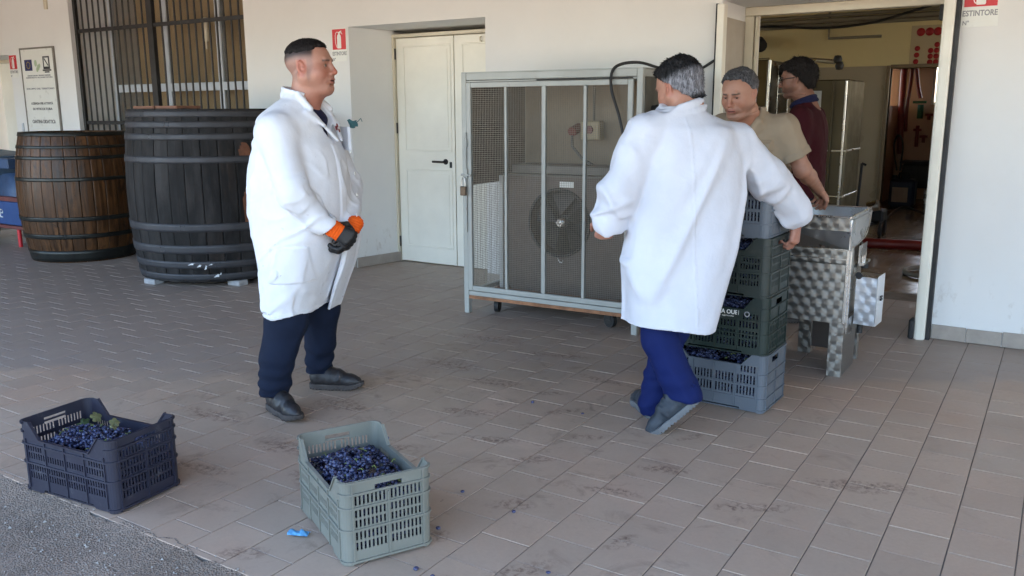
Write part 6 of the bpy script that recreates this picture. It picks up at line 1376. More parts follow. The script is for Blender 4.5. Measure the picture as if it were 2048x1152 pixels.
# ================================================================== the young man in the white coat, seen from his right side
def man_one():
    t = thing('person', 'heavy young man with cropped hair in profile, white coat, jeans, black and orange gloves', 'person', (-3.13, 3.02, 0), 'people at the winery door'); xf = frame((-3.13, 3.02), 20)
    HB = basis((1, .04, .06), (-.05, 0, 1)); HO = (.072, 0, 1.653); hs = 1.05
    g = head_sdf(fat=1.05, jaw=1.05, nose=1.0, mouth_open=.0035, neck_tilt=.035, neck_r=.064); V, Q = g.mesh(); C = head_cols(V, SK1, stubble=.10, red=1.0, fade=(.052, .42, (.20, .145, .125)))
    parts = [(xf(apply(V, HB, HO, hs)), Q, C)]
    shR, elR, wrR = (-.01, -.225, 1.375), (.095, -.285, 1.085), (.212, -.190, .925); shL, elL, wrL = (.0, .225, 1.375), (.12, .27, 1.08), (.262, -.02, .890)
    V, Q = inner_body(.9, ((-.01, -.18, 1.38), (0, .18, 1.38)), ((-.03, 0, .9), (0, 0, 1.3), (.03, 0, 1.48)), [(shR, elR, wrR), (shL, elL, wrL)], [((-.04, -.11, .86), (-.045, -.17, .44), (-.10, -.2, .10)), ((-.04, .11, .86), (-.02, .16, .42), (-.06, .20, .10))], (-.3, -.42, .05), (.45, .42, 1.55)); parts.append((xf(V), Q, skin_cols(V, SK1)))
    to_obj('body', parts, M_SKIN, t); eyes(t, xf, HB*hs, HO)
    # cropped hair on top
    g = hair_sdf(.0085, .074, .050, .050, .0028, .0016, 60, 1, 1.15, .034); V, Q = g.mesh(); sh = .65+.5*sstep(.05, .1, V[:, 2]); to_obj('hair', [(xf(apply(V, HB, HO, hs)), Q, np.ones((len(V), 3)))], M_HAIRB, t)
    strands(t, g, lambda V: xf(apply(V, HB, HO, hs)), M_HAIRB, 6000, .005, .45, 4, .0006)
    # coat
    rows = [(0.42, -0.049, -0.028, 0.105, 0.245), (0.52, -0.046, -0.026, 0.127, 0.252), (0.62, -0.038, -0.022, 0.151, 0.258), (0.75, -0.022, -0.01, 0.187, 0.262), (0.9, -0.018, 0, 0.225, 0.268), (1.02, -0.014, 0, 0.234, 0.27), (1.15, -0.012, 0, 0.226, 0.26), (1.27, -0.01, 0, 0.204, 0.248), (1.36, -0.02, 0, 0.167, 0.236), (1.42, -0.016, 0, 0.168, 0.205), (1.47, -0.004, 0, 0.123, 0.15), (1.51, 0.014, 0, 0.083, 0.108), (1.545, 0.024, 0, 0.066, 0.085)]
    g = SDF((-.38, -.44, .36), (.42, .42, 1.64), .0055); g.loft(rows, 2.15, zr=(.40, 1.53))
    w = (slice(None),)*3; x, y, z = g.P(w)
    # hem rises a little to the front
    # open skirt: hollow, the near panel cut back, the far panel hanging forward
    edge = np.interp(g.ax[2], [.40, .52, .566, .66, .78, .86], [.06, .105, .13, .185, .262, .42])[None, None, :]
    # far flap swinging forward
    g2 = SDF((-.05, .0, .40), (.40, .26, .95), .0075)
    g2.loft([(.46, .085, .10, .011, .055), (.60, .138, .10, .012, .065), (.72, .182, .10, .013, .07), (.90, .222, .09, .015, .07)], 3, zr=(.475, .90))
    for (a, b_, c_, d_) in () and (((.275, .07, .88), (.225, .085, .70), .016, .014), ((.225, .085, .70), (.150, .10, .52), .014, .010), ((.24, .15, .88), (.185, .15, .70), .016, .014), ((.185, .15, .70), (.11, .15, .52), .014, .010)): g2.cone(a, b_, c_, d_, .05)
    g.D[g.win(g2.lo, g2.lo+(g2.n-1)*g2.h)] = g.D[g.win(g2.lo, g2.lo+(g2.n-1)*g2.h)]
    # V opening and its rolled edges
    vm = (z > 1.30) & (np.abs(y+.0) < (z-1.295)*.60) & (x > .0); dv = np.maximum(np.abs(y+0*x)-np.minimum((z-1.295)*.60, .078), np.maximum(1.30-z, .055-x)); thick = -(g.D+.035); g.D = np.maximum(g.D, -np.maximum(dv, thick*1.0*-1*-1 if False else -g.D-.045))
    for s in (-1, 1):
        g.cone((.055, s*.098, 1.525), (.115, s*.108, 1.462), .011, .013, .012); g.cone((.105, s*.110, 1.462), (.205, s*.024, 1.315), .009, .008, .010); g.cone((.100, s*.125, 1.445), (.165, s*.082, 1.385), .012, .009, .015)
    # stand collar round the neck
    for k in range(15):
        a0, a1 = R(62+k*15.8), R(62+(k+1)*15.8); zc = lambda a: 1.520+.022*(1-math.cos(a))*.9; P0 = (.028+.090*math.cos(a0), .094*math.sin(a0), zc(a0)); P1 = (.028+.090*math.cos(a1), .094*math.sin(a1), zc(a1)); g.cone(P0, P1, .0072, .0072, .006); g.cone((P0[0], P0[1], P0[2]-.018), (P1[0], P1[1], P1[2]-.018), .008, .008, .008); g.cone((P0[0]*1.02, P0[1]*1.02, P0[2]-.034), (P1[0]*1.02, P1[1]*1.02, P1[2]-.034), .011, .011, .012)
    g.cone((-.01, -.04, 1.6), (-.01, -.04, 1.7), .01) if False else None
    # neck hole
    g.cone((.034, 0, 1.515), (.045, 0, 1.66), .070, .082, .004, 'cut')
    # sleeves
    g.cone((-.01, -.12, 1.43), (shR[0], shR[1]+.01, shR[2]-.02), .055, .084, .06); g.cone((shR[0], shR[1]+.01, shR[2]-.02), elR, .086, .070, .03); g.cone(elR, (wrR[0]-.025, wrR[1]-.012, wrR[2]+.018), .069, .052, .03); g.cone((wrR[0]-.03, wrR[1]-.014, wrR[2]+.02), (wrR[0]-.004, wrR[1]-.004, wrR[2]+.004), .053, .052, .01)
    g.cone((-.01, .12, 1.43), shL, .055, .084, .06); g.cone(shL, elL, .086, .070, .03); g.cone(elL, (wrL[0]-.03, wrL[1]+.03, wrL[2]+.012), .069, .052, .03)
    for wr, pv in ((wrR, elR), (wrL, elL)):
        d = np.array(wr)-np.array(pv); d /= np.linalg.norm(d); c = np.array(wr); ww = g.win(c-.11, c+.11); X, Y, Z = g.P(ww); pl = (X-c[0])*d[0]+(Y-c[1])*d[1]+(Z-c[2])*d[2]; rad = np.sqrt((X-c[0])**2+(Y-c[1])**2+(Z-c[2])**2)
        m_ = (pl > 0) & (rad < .085) & ((X > .19) | (Y < -.20)); g.D[ww] = np.where(m_, np.maximum(g.D[ww], np.minimum(pl, .085-rad)), g.D[ww])
        g.cone(c-d*.035, c+d*.03, .044, .046, .003, 'cut')
    # placket overlap, patch pocket, folds
    def dd(P):
        x, y, z = P[:, 0], P[:, 1], P[:, 2]; o = .0055*((y > -.045) & (y < .004) & (x > .1) & (z > .82) & (z < 1.30))
        o += .0045*((y < -.12) & (x > -.06) & (x < .12) & (z > .66) & (z < .83)); o += .0025*(z < .50+.10*np.clip(x+.05, 0, 1))
        arm = sstep(-.20, -.25, y)+sstep(.20, .25, y); sk = sstep(.95, .70, z)
        o += (.011*wave(P, (.22, .05, -1), 6.5, .9, 3)+.008*ridged(P, (.25, .05, -1), 7, 1.1, 17))*sk*(1-arm)+.006*ridged(P, (.9, .2, -.7), 14, 3.2, 9)*sstep(.78, .95, z)*sstep(1.32, 1.15, z)*(1-arm)
        o += .006*ridged(P, (.70, .1, .70), 17, 4.5, 5)*arm*sstep(1.26, 1.12, z)+.0035*ridged(P, (.2, .8, .5), 11, 4, 6)*arm
        o += .007*np.exp(-((z-1.30)/.05)**2-((x+.2)/.09)**2)*np.sin(z*90+y*20)*.5
        return o+.0012*vnoise(P*26+7)
    g.disp(dd, .05)
    inn = SDF((-.38, -.44, .36), (.42, .42, 1.64), .0055); inn.loft([(r[0], r[1], r[2], r[3]-.030, r[4]-.030) for r in rows], 2.15, zr=(.2, .84)); inn.D = np.maximum(inn.D, z-.84)
    g.D = np.maximum(g.D, -inn.D)
    cutm = np.broadcast_to((z < .86) & (y < .05) & (x > edge), g.D.shape); g.D[cutm] = np.maximum(g.D[cutm], .004)
    x, y, z = g.P((slice(None),)*3); g.D = np.maximum(g.D, .482+.13*np.clip(x+.05, 0, 1)+.006*np.sin(y*24+1)+0*y-z)
    V, Q = g.mesh(); coat = to_obj('lab_coat', [(xf(V), Q, None)], M_COAT, t)
    V, Q = g2.mesh(); g2.disp(lambda P: .006*ridged(P, (.3, 0, 1), 16, 2, 2), .03); V, Q = g2.mesh(); to_obj('coat_flap', [(xf(V), Q, None)], M_COAT, coat)
    # navy T-shirt under it
    g = SDF((-.1, -.16, 1.18), (.32, .16, 1.58), .008); g.loft([(r[0], r[1]-.008, r[2], r[3]-.014, r[4]-(.016 if r[0] < 1.3 else .05)) for r in rows if r[0] > 1.1], 2.15, zr=(1.2, 1.525)); g.cone((.030, 0, 1.505), (.045, 0, 1.60), .060, .066, .004, 'cut'); V, Q = g.mesh(); to_obj('t_shirt', [(xf(V), Q, None)], M_NAVYT, t)
    b = MB(); 
    for (dy, dz, s_) in ((-.012, .0, .012), (.006, .012, .010), (.012, -.012, .009)):
        b.lathe([(0, 0), (s_, 0), (s_, .001), (0, .001)], (0, 0, 0), 'X', 10)
        b.v[-40:] = [tuple(xf(np.array([[.196+v[0]*1+(-.0)+.3*(-dz-v[2])*.9, v[1]+dy, 1.372+v[2]+dz]]))[0]) for v in b.v[-40:]]
    b.build('shirt_print', mat('faded_red_print', (.20, .03, .035), .8), t, fix=False)
    # jeans
    g = SDF((-.34, -.36, .04), (.26, .36, .98), .0085); hip = [(-.045, -.10, .88), (-.04, .11, .88)]
    g.cone(hip[0], hip[1], .13, .13, .05); g.cone(hip[0], (-.042, -.165, .46), .128, .098, .05); g.cone((-.042, -.165, .46), (-.088, -.195, .27), .098, .080, .03); g.cone((-.088, -.195, .27), (-.105, -.20, .125), .080, .074, .02)
    g.cone(hip[1], (-.01, .15, .45), .128, .095, .05); g.cone((-.01, .15, .45), (-.03, .18, .26), .095, .076, .03); g.cone((-.03, .18, .26), (-.055, .20, .115), .076, .070, .02)
    for c in ((-.105, -.20, .10), (-.055, .20, .09)): ww = (slice(None),)*3; X, Y, Z = g.P(ww); g.D = np.where((Y < 0) == (c[1] < 0), np.maximum(g.D, c[2]-Z), g.D)
    g.disp(lambda P: (.0055*np.sin(P[:, 2]*95+vnoise(P*9)*3.5)*sstep(.32, .14, P[:, 2])+.004*ridged(P, (.4, .3, 1), 9, 2, 4)+.004*ridged(P, (.3, 1, .4), 8, 3, 8)*sstep(.5, .36, P[:, 2])*sstep(.2, .3, P[:, 2])), .03); V, Q = g.mesh(); to_obj('jeans', [(xf(V), Q, None)], M_DENIM, t)
    shoe(t, xf, (-.150, -.165, .012), (.80, -.60, -.03), (0, .05, 1)); shoe(t, xf, (-.105, .185, .003), (.99, .10, 0), (0, 0, 1))
    # gloves: hands clasped in front of the belly
    for (wr, d, n, cu, fl, th) in (((wrR[0]+.018, wrR[1]+.008, wrR[2]-.008), (.72, .36, -.56), (.55, -.75, .25), [(.95, .95, .5)]*4, 1, (.5, .35)), (wrL, (-.25, -.38, -.85), (.85, .25, -.1), [(.65, .8, .5)]*4, -1, (.4, .3))):
        F_ = fl; g = hand_sdf(cu, th, .5, fl, .0035); g.half((.004, 0, 0), (1, 0, 0), 'and'); V, Q = g.mesh(); B = basis(d, n); gl = to_obj('glove', [(xf(apply(V, B, wr, 1.02)), Q, None)], M_GLOVE, t)
        g = SDF((-.09, -.075, -.06), (.07, .075, .06), .003); ln = .045 if fl == 1 else .012; g.cone((-.07 if fl == 1 else -.03, 0, 0), (-.002, 0, 0), .040, .034, 0); g.cone((.0, F_*.010, 0), (ln, F_*.012, 0), .030, .026, .01); g.cone((.0, -F_*.012, 0), (ln, -F_*.016, 0), .030, .025, .01); g.half((ln-.003, 0, 0), (-1, 0, 0), 'and', .003); g.disp(lambda P: .0012*np.sin(P[:, 0]*520)+.0015*vnoise(P*50), .01); V, Q = g.mesh(); to_obj('glove_cuff', [(xf(apply(V, B, wr, 1.02)), Q, None)], M_ORANGE, gl)
    # chest pocket on the far side with a mask poking out
    b = MB(); M_ = lambda u, v, w: tuple(xf(np.array([[.203+.025*(1.36-v)*4*.35+w, u, v]]))[0]); b.prism([(.075, 1.265), (.17, 1.265), (.17, 1.375), (.075, 1.375)], lambda u, v, w: M_(u, v, w-1.1*max(0, u-.10)), .012, .026); b.build('chest_pocket', M_COAT, coat)
    # buttons
    b = MB()
    for z_ in (1.26, 1.16, 1.06, .96): fz = np.interp(z_, [.90, 1.02, 1.15, 1.27], [.27, .283, .277, .257])+.008; v0 = len(b.v); b.lathe([(0, .003), (.0075, .002), (.0075, -.002)], (0, 0, 0), 'X', 10); b.v[v0:] = [tuple(xf(np.array([[fz+v[0], -.018+v[1], z_+v[2]]]))[0]) for v in b.v[v0:]]
    b.build('button', M_WHITEP, coat, fix=False)['kind'] = 'stuff'
    m = MB(); rngm = np.random.default_rng(3); V = []
    for j in range(5):
        for i in range(7): V.append(tuple(xf(np.array([[.218+.010*math.sin(i*2.1+j), .085+i*.016, 1.372+j*.008+.006*math.sin(i*1.7)*(j/4)+.004*math.cos(j*3+i)]]))[0]))
    m.add(V, [(j*7+i, j*7+i+1, (j+1)*7+i+1, (j+1)*7+i) for j in range(4) for i in range(6)], True); m.tube([tuple(xf(np.array([q]))[0]) for q in ((.225, .17, 1.395), (.235, .20, 1.415), (.235, .215, 1.40))], .002, 5)
    tag(m.build('face_mask', mat('teal_fabric', (.05, .16, .19), .7), fix=False), 'teal fabric mask poking out of the chest pocket of the young man', 'mask')
man_one()

# ================================================================== the man striding away in a white coat, seen from behind
def man_two():
    t = thing('person', 'man in white coat and royal blue trousers seen from behind, striding with arms spread', 'person', (-1.45, 3.62, 0), 'people at the winery door'); xf = frame((-1.45, 3.62), 140)
    HB = basis((.86, .35, -.37), (.33, .14, .93)); HO = (.075, -.045, 1.548); hs = 1.0
    g = head_sdf(fat=.35, jaw=1., neck_to=(-.018, .028, -.185), neck_r=.060); V, Q = g.mesh(); C = head_cols(V, SK2, stubble=.5, red=.8); parts = [(xf(apply(V, HB, HO, hs)), Q, C)]
    shL, elL, wrL = (0, .150, 1.355), (-.02, .280, 1.105), (.035, .305, .935); shR, elR, wrR = (0, -.285, 1.312), (.01, -.475, 1.150), (.09, -.715, .955)
    V, Q = inner_body(.9, ((0, -.20, 1.30), (0, .08, 1.32)), ((0, 0, .88), (0, -.06, 1.28), (.03, -.05, 1.45)), [(shL, elL, wrL), (shR, elR, wrR)], [((0, .06, .84), (.0, .045, .44), (-.06, -.065, .22)), ((.03, -.06, .84), (.11, -.07, .44), (.135, 0, .12))], (-.22, -.80, .05), (.25, .42, 1.55)); parts.append((xf(V), Q, skin_cols(V, SK2)))
    for wr, d, n, cu, fl in (((wrL[0], wrL[1], wrL[2]+.045), (.45, -.05, -.9), (-.8, .35, -.3), CURL_GRIP, -1), ((wrR[0], wrR[1]+.005, wrR[2]-.042), (.05, .08, -1), (-.85, -.5, .0), [(.5, .9, .5), (.6, 1.0, .6), (.65, 1.1, .6), (.7, 1.1, .6)], 1)):
        g = hand_sdf(cu, (.35, .4), .8, fl); V, Q = g.mesh(); parts.append((xf(apply(V, basis(d, n), wr, 1.0)), Q, skin_cols(V, (.36, .17, .12))))
    to_obj('body', parts, M_SKIN, t); eyes(t, xf, HB, HO)
    g = hair_sdf(.017, .075, -.090, -.012, .0030, .0055, 34, 5, 1.05); V, Q = g.mesh(); x, y, z = V.T; gr = sstep(.050, .005, z+.15*np.minimum(0, x+.05))*sstep(-.085, -.055, z); C = (.05+.80*gr)[:, None]*np.array([1, 1, 1.04]); to_obj('hair', [(xf(apply(V, HB, HO, hs)), Q, C)], M_HAIRG, t)
    tn = lambda P: (.05+.80*(sstep(.050, .005, P[:, 2]+.15*np.minimum(0, P[:, 0]+.05))*sstep(-.085, -.055, P[:, 2])))[:, None]*np.array([1, 1, 1.04])
    strands(t, g, lambda V: xf(apply(V, HB, HO, hs)), M_HAIRG, 6000, .013, .18, 1, .0009, tn)
    b = MB()   # a few tufts standing up at the crown
    for k in range(26):
        a = rng.uniform(0, 6.28); r_ = rng.uniform(0, .05); p = np.array([[-.03+r_*math.cos(a), r_*math.sin(a), .112]]); q = p+np.array([[rng.uniform(-.02, .02), rng.uniform(-.01, .03), rng.uniform(.006, .016)]]); b.tube([tuple(xf(apply(p, HB, HO))[0]), tuple(xf(apply((p+q)/2+.003, HB, HO))[0]), tuple(xf(apply(q, HB, HO))[0])], [.004, .003, .0006], 5)
    b.build('hair_tuft', M_HAIRB, t, fix=False)['kind'] = 'stuff'
    rows = [(0.4, -0.012, 0.022, 0.18, 0.197), (0.55, -0.01, 0.012, 0.18, 0.207), (0.7, -0.004, -0.004, 0.178, 0.218), (0.85, 0, -0.026, 0.176, 0.235), (1.0, 0, -0.045, 0.17, 0.231), (1.15, 0, -0.062, 0.162, 0.221), (1.28, 0.0, -0.072, 0.15, 0.221), (1.36, 0.0, -0.07, 0.128, 0.199), (1.398, 0.004, -0.055, 0.105, 0.157), (1.443, 0.012, -0.04, 0.082, 0.1), (1.478, 0.02, -0.03, 0.074, 0.08)]
    g = SDF((-.28, -.86, .40), (.30, .46, 1.56), .0058); g.loft(rows, 2.3, zr=(.405, 1.465)); w = (slice(None),)*3; x, y, z = g.P(w)
    # collar
    for k in range(17):
        a0, a1 = R(50+k*15.3), R(50+(k+1)*15.3); f = lambda a: (.02+.078*math.cos(a), -.030+.098*math.sin(a), 1.468-.028*math.sin(a)); P0, P1 = f(a0), f(a1); g.cone(P0, P1, .0065, .0065, .004); g.cone((P0[0]*1.08, P0[1]*1.05, P0[2]-.028), (P1[0]*1.08, P1[1]*1.05, P1[2]-.028), .011, .011, .008)
    g.cone((.035, -.035, 1.462), (.05, -.035, 1.58), .058, .070, .003, 'cut')
    g.cone((0, .05, 1.372), shL, .060, .074, .05); g.cone(shL, elL, .078, .068, .03); g.cone(elL, (.02, .300, .965), .072, .066, .03); g.cone((.02, .300, .965), wrL, .066, .056, .012)
    g.cone((0, -.18, 1.348), shR, .060, .076, .05); g.cone(shR, elR, .082, .072, .03); g.cone(elR, (.075, -.675, .990), .074, .070, .03); g.cone((.075, -.675, .990), (.09, -.715, .957), .070, .066, .012)
    for wr, pv in ((wrL, elL), (wrR, elR)):
        d = np.array(wr)-np.array(pv); d /= np.linalg.norm(d); c = np.array(wr)-d*.004; ww = g.win(c-.12, c+.12); X, Y, Z = g.P(ww); pl = (X-c[0])*d[0]+(Y-c[1])*d[1]+(Z-c[2])*d[2]; out = np.abs(Y) > .235
        g.D[ww] = np.where(out, np.maximum(g.D[ww], pl), g.D[ww]); g.cone(c-d*.04, c+d*.03, .044, .047, .003, 'cut')
    def dd(P):
        x, y, z = P[:, 0], P[:, 1], P[:, 2]; arm = np.clip(sstep(.20, .27, y-.03*(1-z))+sstep(-.30, -.36, y), 0, 1); body = 1-arm
        o = (.026*wave(P, (0, .42, -1), 5.5, .6, 3.3)+.018*ridged(P, (0, .45, -1), 5, .7, 8))*body*sstep(1.40, 1.1, z)+.014*ridged(P, (0, .7, -1), 7, 1.2, 18)*body*sstep(.95, 1.25, z)
        o += .015*ridged(P, (0, -.55, -.85), 8, 2.2, 5)*arm+.014*ridged(P, (.3, 1, -.6), 9, 3.5, 2)*arm*sstep(1.3, 1.0, z)+.004*wave(P, (0, -.5, -.8), 9, 2, 9)*arm
        o += .003*(z < .492+.13*y)
        o += .0025*(np.abs(y+.03*(1.3-z)) < .004)*(z < 1.42)*body   # centre seam
        return o+.0012*vnoise(P*26+7)
    g.disp(dd, .06)
    inn = SDF((-.28, -.86, .40), (.30, .46, 1.56), .0058); x, y, z = g.P((slice(None),)*3); inn.loft([(r[0], r[1], r[2], r[3]-.030, r[4]-.030) for r in rows], 2.3, zr=(.2, .75)); g.D = np.maximum(g.D, -inn.D)
    x, y, z = g.P((slice(None),)*3); g.D = np.maximum(g.D, .497+.11*y+.004*np.sin(y*22)+0*x-z)
    V, Q = g.mesh(); to_obj('lab_coat', [(xf(V), Q, None)], M_COAT2, t)
    g = SDF((-.28, -.30, .0), (.32, .32, .95), .0085); g.cone((0, .06, .86), (.02, -.06, .86), .12, .12, .05); g.cone((0, .06, .84), (.0, .045, .42), .112, .080, .05); g.cone((.0, .045, .42), (-.050, -.030, .225), .080, .076, .03); g.cone((-.05, -.03, .225), (-.068, -.058, .160), .076, .080, .02)
    g.cone((.03, -.06, .84), (.12, -.075, .44), .11, .078, .05); g.cone((.12, -.075, .44), (.15, -.03, .20), .078, .062, .03); g.cone((.15, -.03, .20), (.135, .01, .06), .062, .060, .02); x, y, z = g.P((slice(None),)*3)
    cutp = np.where(x < .045, .155+.10*(y+.05)-z, .022-z); g.D = np.maximum(g.D, cutp+0*g.D)
    g.cone((-.064, -.064, .12), (-.058, -.052, .19), .068, .070, .004, 'cut')
    g.disp(lambda P: .0035*np.sin(P[:, 2]*80+P[:, 1]*25+vnoise(P*8)*3.5)*sstep(.34, .20, P[:, 2])+.006*ridged(P, (.1, -.45, -1), 8, 1.5, 4), .03); V, Q = g.mesh(); to_obj('trousers', [(xf(V), Q, None)], M_ROYAL, t)
    shoe(t, xf, (-.115, -.105, .150), (.30, .66, -.66), (.35, .55, .62), M_SHOE2, M_SOLE2); shoe(t, xf, (.085, .005, .002), (.99, -.10, 0), (0, 0, 1), M_SHOE2, M_SOLE2)
man_two()

# ================================================================== the man in the khaki shirt leaning over the stack
def man_three():
    t = thing('person', 'grey-haired man in a khaki short-sleeved shirt leaning over the crate stack and looking down', 'person', (-1.5, 4.85, 0), 'people at the winery door'); xf = frame((-1.5, 4.85), -100)
    HB = basis((.93, -.02, -.30), (.30, 0, .95)); HO = (.190, .018, 1.537); hs = 1.03
    g = head_sdf(fat=.3, jaw=1.1, nose=1.03, neck_tilt=.055, neck_r=.062); V, Q = g.mesh(); C = head_cols(V, SK3, stubble=.4, red=.5, brow=(.07, .06, .055)); parts = [(xf(apply(V, HB, HO, hs)), Q, C)]
    shL, elL, wrL = (-.01, .185, 1.350), (-.085, .275, 1.125), (-.345, .262, 1.000); shR, elR, wrR = (0, -.17, 1.345), (.10, -.24, 1.10), (.30, -.12, 1.17)
    V, Q = inner_body(.9, ((0, -.13, 1.36), (0, .14, 1.36)), ((-.10, 0, .88), (-.03, 0, 1.26), (.06, .01, 1.43)), [(shR, elR, wrR)], [((-.10, .08, .84), (-.06, .085, .46), (-.12, .09, .08)), ((-.10, -.08, .84), (-.05, -.085, .46), (-.10, -.09, .08))], (-.25, -.33, .03), (.42, .33, 1.52)); parts.append((xf(V), Q, skin_cols(V, SK3)))
    g = SDF((-.42, .10, .92), (.08, .36, 1.42), .006); g.cone(shL, elL, .052, .046, 0); g.cone(elL, (-.17, .272, 1.085), .047, .044, .02); g.cone((-.17, .272, 1.085), wrL, .043, .028, .02); g.disp(lambda P: .0015*vnoise(P*30), .02); V, Q = g.mesh(); parts.append((xf(V), Q, skin_cols(V, (.36, .18, .12))))
    for wr, d, n, cu, fl in ((wrL, (-.86, -.14, -.50), (-.2, .3, .9), [(.8, .95, .6), (.85, 1.0, .6), (.9, 1.0, .6), (.95, 1.0, .6)], -1), (wrR, (.8, .3, -.4), (.3, .2, .9), CURL_GRIP, 1)):
        g = hand_sdf(cu, (.5, .4), .7, fl); V, Q = g.mesh(); parts.append((xf(apply(V, basis(d, n), wr, 1.04)), Q, skin_cols(V, (.38, .19, .13))))
    to_obj('body', parts, M_SKIN, t); eyes(t, xf, HB, HO, look=(1, .1, -.45))
    g = hair_sdf(.012, .084, -.075, -.018, .0030, .0035, 40, 9, 1.0); V, Q = g.mesh(); x, y, z = V.T; gr = .34+.5*sstep(.05, -.01, z)+.10*vnoise(V*50); to_obj('hair', [(xf(apply(V, HB, HO, hs)), Q, gr[:, None]*np.array([1, 1, 1.02]))], M_HAIRG, t)
    strands(t, g, lambda V: xf(apply(V, HB, HO, hs)), M_HAIRG, 5000, .012, .2, 2, .0008, lambda P: (.34+.5*sstep(.05, -.01, P[:, 2]))[:, None]*np.array([1, 1, 1.02]))
    rows = [(.86, -.10, 0, .15, .185), (.98, -.09, 0, .165, .198), (1.10, -.065, .0, .165, .205), (1.22, -.035, .0, .15, .21), (1.31, -.012, .004, .125, .205), (1.37, .005, .006, .098, .175), (1.41, .03, .01, .075, .115), (1.45, .05, .014, .062, .078)]
    g = SDF((-.32, -.34, .80), (.30, .36, 1.52), .0055); g.loft(rows, 2.25, zr=(.86, 1.44))
    g.cone((0, .12, 1.36), shL, .062, .074, .04); g.cone(shL, (-.058, .243, 1.205), .080, .078, .03); g.cone((0, -.12, 1.36), shR, .062, .074, .04); g.cone(shR, (.06, -.215, 1.19), .080, .074, .03)
    c = np.array((-.060, .246, 1.198)); d = np.array((-.3, .36, -.9)); d /= np.linalg.norm(d); ww = g.win(c-.12, c+.12); X, Y, Z = g.P(ww); g.D[ww] = np.where(Y > .175, np.maximum(g.D[ww], (X-c[0])*d[0]+(Y-c[1])*d[1]+(Z-c[2])*d[2]), g.D[ww]); g.cone(c-d*.04, c+d*.03, .055, .058, .003, 'cut')
    x, y, z = g.P((slice(None),)*3); dv = np.maximum(np.abs(y-.012+0*x)-(z-1.255)*.42, np.maximum(1.26-z, -.0-x)); g.D = np.maximum(g.D, -np.maximum(dv, -g.D-.03))
    for s in (-1, 1): g.cone((.045, .012+s*.072, 1.452), (.112, .012+s*.080, 1.385), .013, .022, .010); g.cone((.112, .012+s*.080, 1.385), (.128, .012+s*.018, 1.27), .026, .012, .008); g.cone((.09, .012+s*.10, 1.365), (.118, .012+s*.055, 1.315), .014, .012, .018)
    for k in range(11): a0, a1 = R(75+k*19), R(75+(k+1)*19); f = lambda a: (.045+.068*math.cos(a), .014+.074*math.sin(a), 1.455); g.cone(f(a0), f(a1), .010, .010, .01)
    g.cone((.05, .012, 1.40), (.10, .016, 1.54), .066, .068, .003, 'cut')
    def dd(P):
        x, y, z = P[:, 0], P[:, 1], P[:, 2]; arm = sstep(.19, .23, y)
        o = .004*((np.abs(y-.012) < .018) & (x > 0) & (z < 1.27)); pk = (y > .062) & (y < .165) & (x > .02) & (z > 1.15) & (z < 1.275); o += .009*pk+.008*((y > .056) & (y < .171) & (x > .02) & (z > 1.238+.10*np.abs(y-.115)*-1) & (z < 1.285))
        o += .005*ridged(P, (.2, .5, -1), 8, 1.8, 6)*(1-arm)+.004*ridged(P, (-.3, .5, -.8), 9, 3, 2)*arm+.004*(arm*((P-c) @ d > -.03)); return o+.002*vnoise(P*38)
    g.disp(dd, .03); V, Q = g.mesh(); to_obj('shirt', [(xf(V), Q, None)], M_KHAKI, t)
    g = SDF((-.34, -.28, .04), (.16, .28, .98), .011); g.cone((-.10, -.07, .88), (-.10, .07, .88), .11, .11, .05)
    for s in (-1, 1): g.cone((-.10, s*.08, .86), (-.06, s*.09, .46), .105, .082, .04); g.cone((-.06, s*.09, .46), (-.12, s*.09, .09), .082, .07, .03)
    g.half((0, 0, .97), (0, 0, -1), 'and'); V, Q = g.mesh(); to_obj('trousers', [(xf(V), Q, None)], M_DKTROU, t)
    for s in (-1, 1): shoe(t, xf, (-.19, s*.09, .003), (.98, s*.15, 0), (0, 0, 1))
    # pale rod held along the forearm
    P = [(-.20, .172, 1.145), (-.30, .205, 1.05), (-.45, .235, .915)]; tag(MB().tube([tuple(q) for q in xf(np.array(P))], .0085, 8).build('wooden_rod', mat('pale_wood', (.46, .36, .22), .6, var=.15, scale=20)), 'pale wooden rod beside the bare forearm of the man in khaki', 'rod')
man_three()

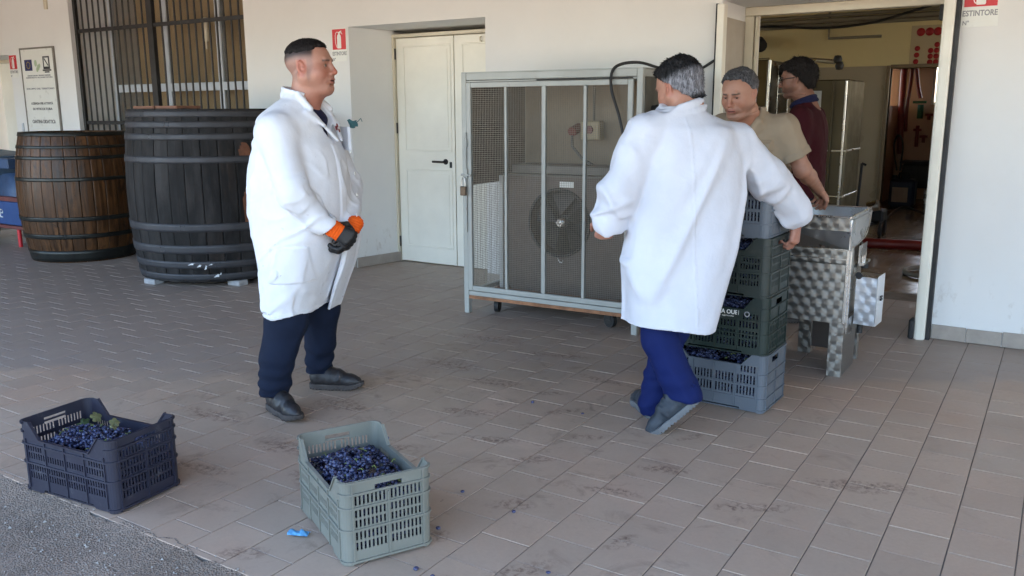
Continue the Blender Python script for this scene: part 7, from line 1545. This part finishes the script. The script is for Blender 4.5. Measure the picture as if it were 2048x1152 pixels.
# ================================================================== the man in maroon inside the doorway
def man_four():
    t = thing('person', 'dark-haired man with glasses in a maroon sweater standing in profile inside the doorway', 'person', (-1.53, 6.1, 0), 'people at the winery door'); xf = frame((-1.53, 6.1), 180)
    HB = basis((.985, .0, -.14), (.14, 0, .985)); HO = (.060, 0, 1.652); hs = 1.0
    g = head_sdf(fat=.25, jaw=1., nose=1.05, neck_tilt=.05, neck_r=.058); V, Q = g.mesh(); C = head_cols(V, SK4, stubble=.65, red=.3, brow=(.012, .01, .01)); parts = [(xf(apply(V, HB, HO, hs)), Q, C)]
    arms = [((-.02, .19, 1.40), (-.03, .235, 1.12), (.20, .16, 1.02)), ((-.02, -.19, 1.40), (-.03, -.235, 1.12), (.20, -.16, 1.02))]
    V, Q = inner_body(.9, ((-.02, -.15, 1.41), (-.02, .15, 1.41)), ((-.03, 0, .9), (-.02, 0, 1.30), (.01, 0, 1.48)), arms, [((-.03, .09, .86), (-.02, .10, .48), (-.05, .10, .08)), ((-.03, -.09, .86), (-.02, -.10, .48), (-.05, -.10, .08))], (-.25, -.33, .03), (.35, .33, 1.55)); parts.append((xf(V), Q, skin_cols(V, SK4)))
    for a, fl in zip(arms, (-1, 1)): g = hand_sdf(CURL_GRIP, (.4, .4), .7, fl); V, Q = g.mesh(); parts.append((xf(apply(V, basis((.9, -a[2][1]*.8, -.2), (0, a[2][1]*4, .6)), a[2])), Q, skin_cols(V, SK4)))
    to_obj('body', parts, M_SKIN, t); eyes(t, xf, HB, HO)
    g = hair_sdf(.026, .062, -.085, -.005, .0032, .009, 24, 13, 1.0); V, Q = g.mesh(); to_obj('hair', [(xf(apply(V, HB, HO, hs)), Q, np.ones((len(V), 3)))], M_HAIRB, t)
    strands(t, g, lambda V: xf(apply(V, HB, HO, hs)), M_HAIRB, 5000, .018, .25, 3, .0010)
    gl = MB()
    for s in (-1, 1):
        P = [(.103+.002*math.cos(q), s*.033+.021*math.cos(q), .004+.016*math.sin(q)) for q in np.linspace(0, 6.283, 17)]; gl.tube([tuple(v) for v in xf(apply(np.array(P), HB, HO))], .0022, 5); gl.tube([tuple(v) for v in xf(apply(np.array([(.102, s*.054, .006), (.05, s*.080, .009), (-.005, s*.084, .006)]), HB, HO))], .0024, 5)
    gl.tube([tuple(v) for v in xf(apply(np.array([(.104, -.012, .006), (.110, 0, .009), (.104, .012, .006)]), HB, HO))], .0022, 5); gl.build('glasses', M_DARK, t, fix=False)
    rows = [(.84, -.03, 0, .120, .185), (.95, -.03, 0, .126, .19), (1.10, -.028, 0, .124, .195), (1.25, -.022, 0, .128, .205), (1.36, -.018, 0, .122, .205), (1.43, -.014, 0, .098, .165), (1.48, -.002, 0, .072, .105), (1.52, .008, 0, .062, .075)]
    g = SDF((-.22, -.34, .78), (.30, .34, 1.58), .0085); g.loft(rows, 2.3, zr=(.84, 1.51))
    for a in arms: g.cone(a[0], a[1], .072, .064, .035); g.cone(a[1], (np.array(a[1])*.1+np.array(a[2])*.9), .062, .045, .02)
    g.cone((.01, 0, 1.49), (.02, 0, 1.60), .060, .064, .003, 'cut'); g.disp(lambda P: .006*ridged(P, (.3, .3, 1), 12, 3, 6)+.002*vnoise(P*30), .03); V, Q = g.mesh(); to_obj('sweater', [(xf(V), Q, None)], M_MAROON, t)
    g = SDF((-.12, -.12, 1.44), (.14, .12, 1.58), .005)
    for k in range(24): a0, a1 = R(k*15), R(k*15+15); f = lambda a: (.008+.070*math.cos(a), .076*math.sin(a), 1.512-.028*math.cos(a)); g.cone(f(a0), f(a1), .012, .012, .006); h_ = lambda a: (.006+.080*math.cos(a), .088*math.sin(a), 1.492-.024*math.cos(a)); g.cone(h_(a0), h_(a1), .011, .011, .012)
    V, Q = g.mesh(); to_obj('collar', [(xf(V), Q, None)], M_NAVYT, t)
    g = SDF((-.24, -.26, .04), (.2, .26, .92), .012); g.cone((-.03, -.07, .84), (-.03, .07, .84), .108, .108, .05)
    for s in (-1, 1): g.cone((-.03, s*.09, .84), (-.02, s*.10, .46), .10, .08, .04); g.cone((-.02, s*.10, .46), (-.05, s*.10, .09), .08, .07, .03)
    V, Q = g.mesh(); to_obj('trousers', [(xf(V), Q, None)], M_DKTROU, t)
    for s in (-1, 1): shoe(t, xf, (-.12, s*.10, .003), (.98, s*.15, 0), (0, 0, 1))
man_four()
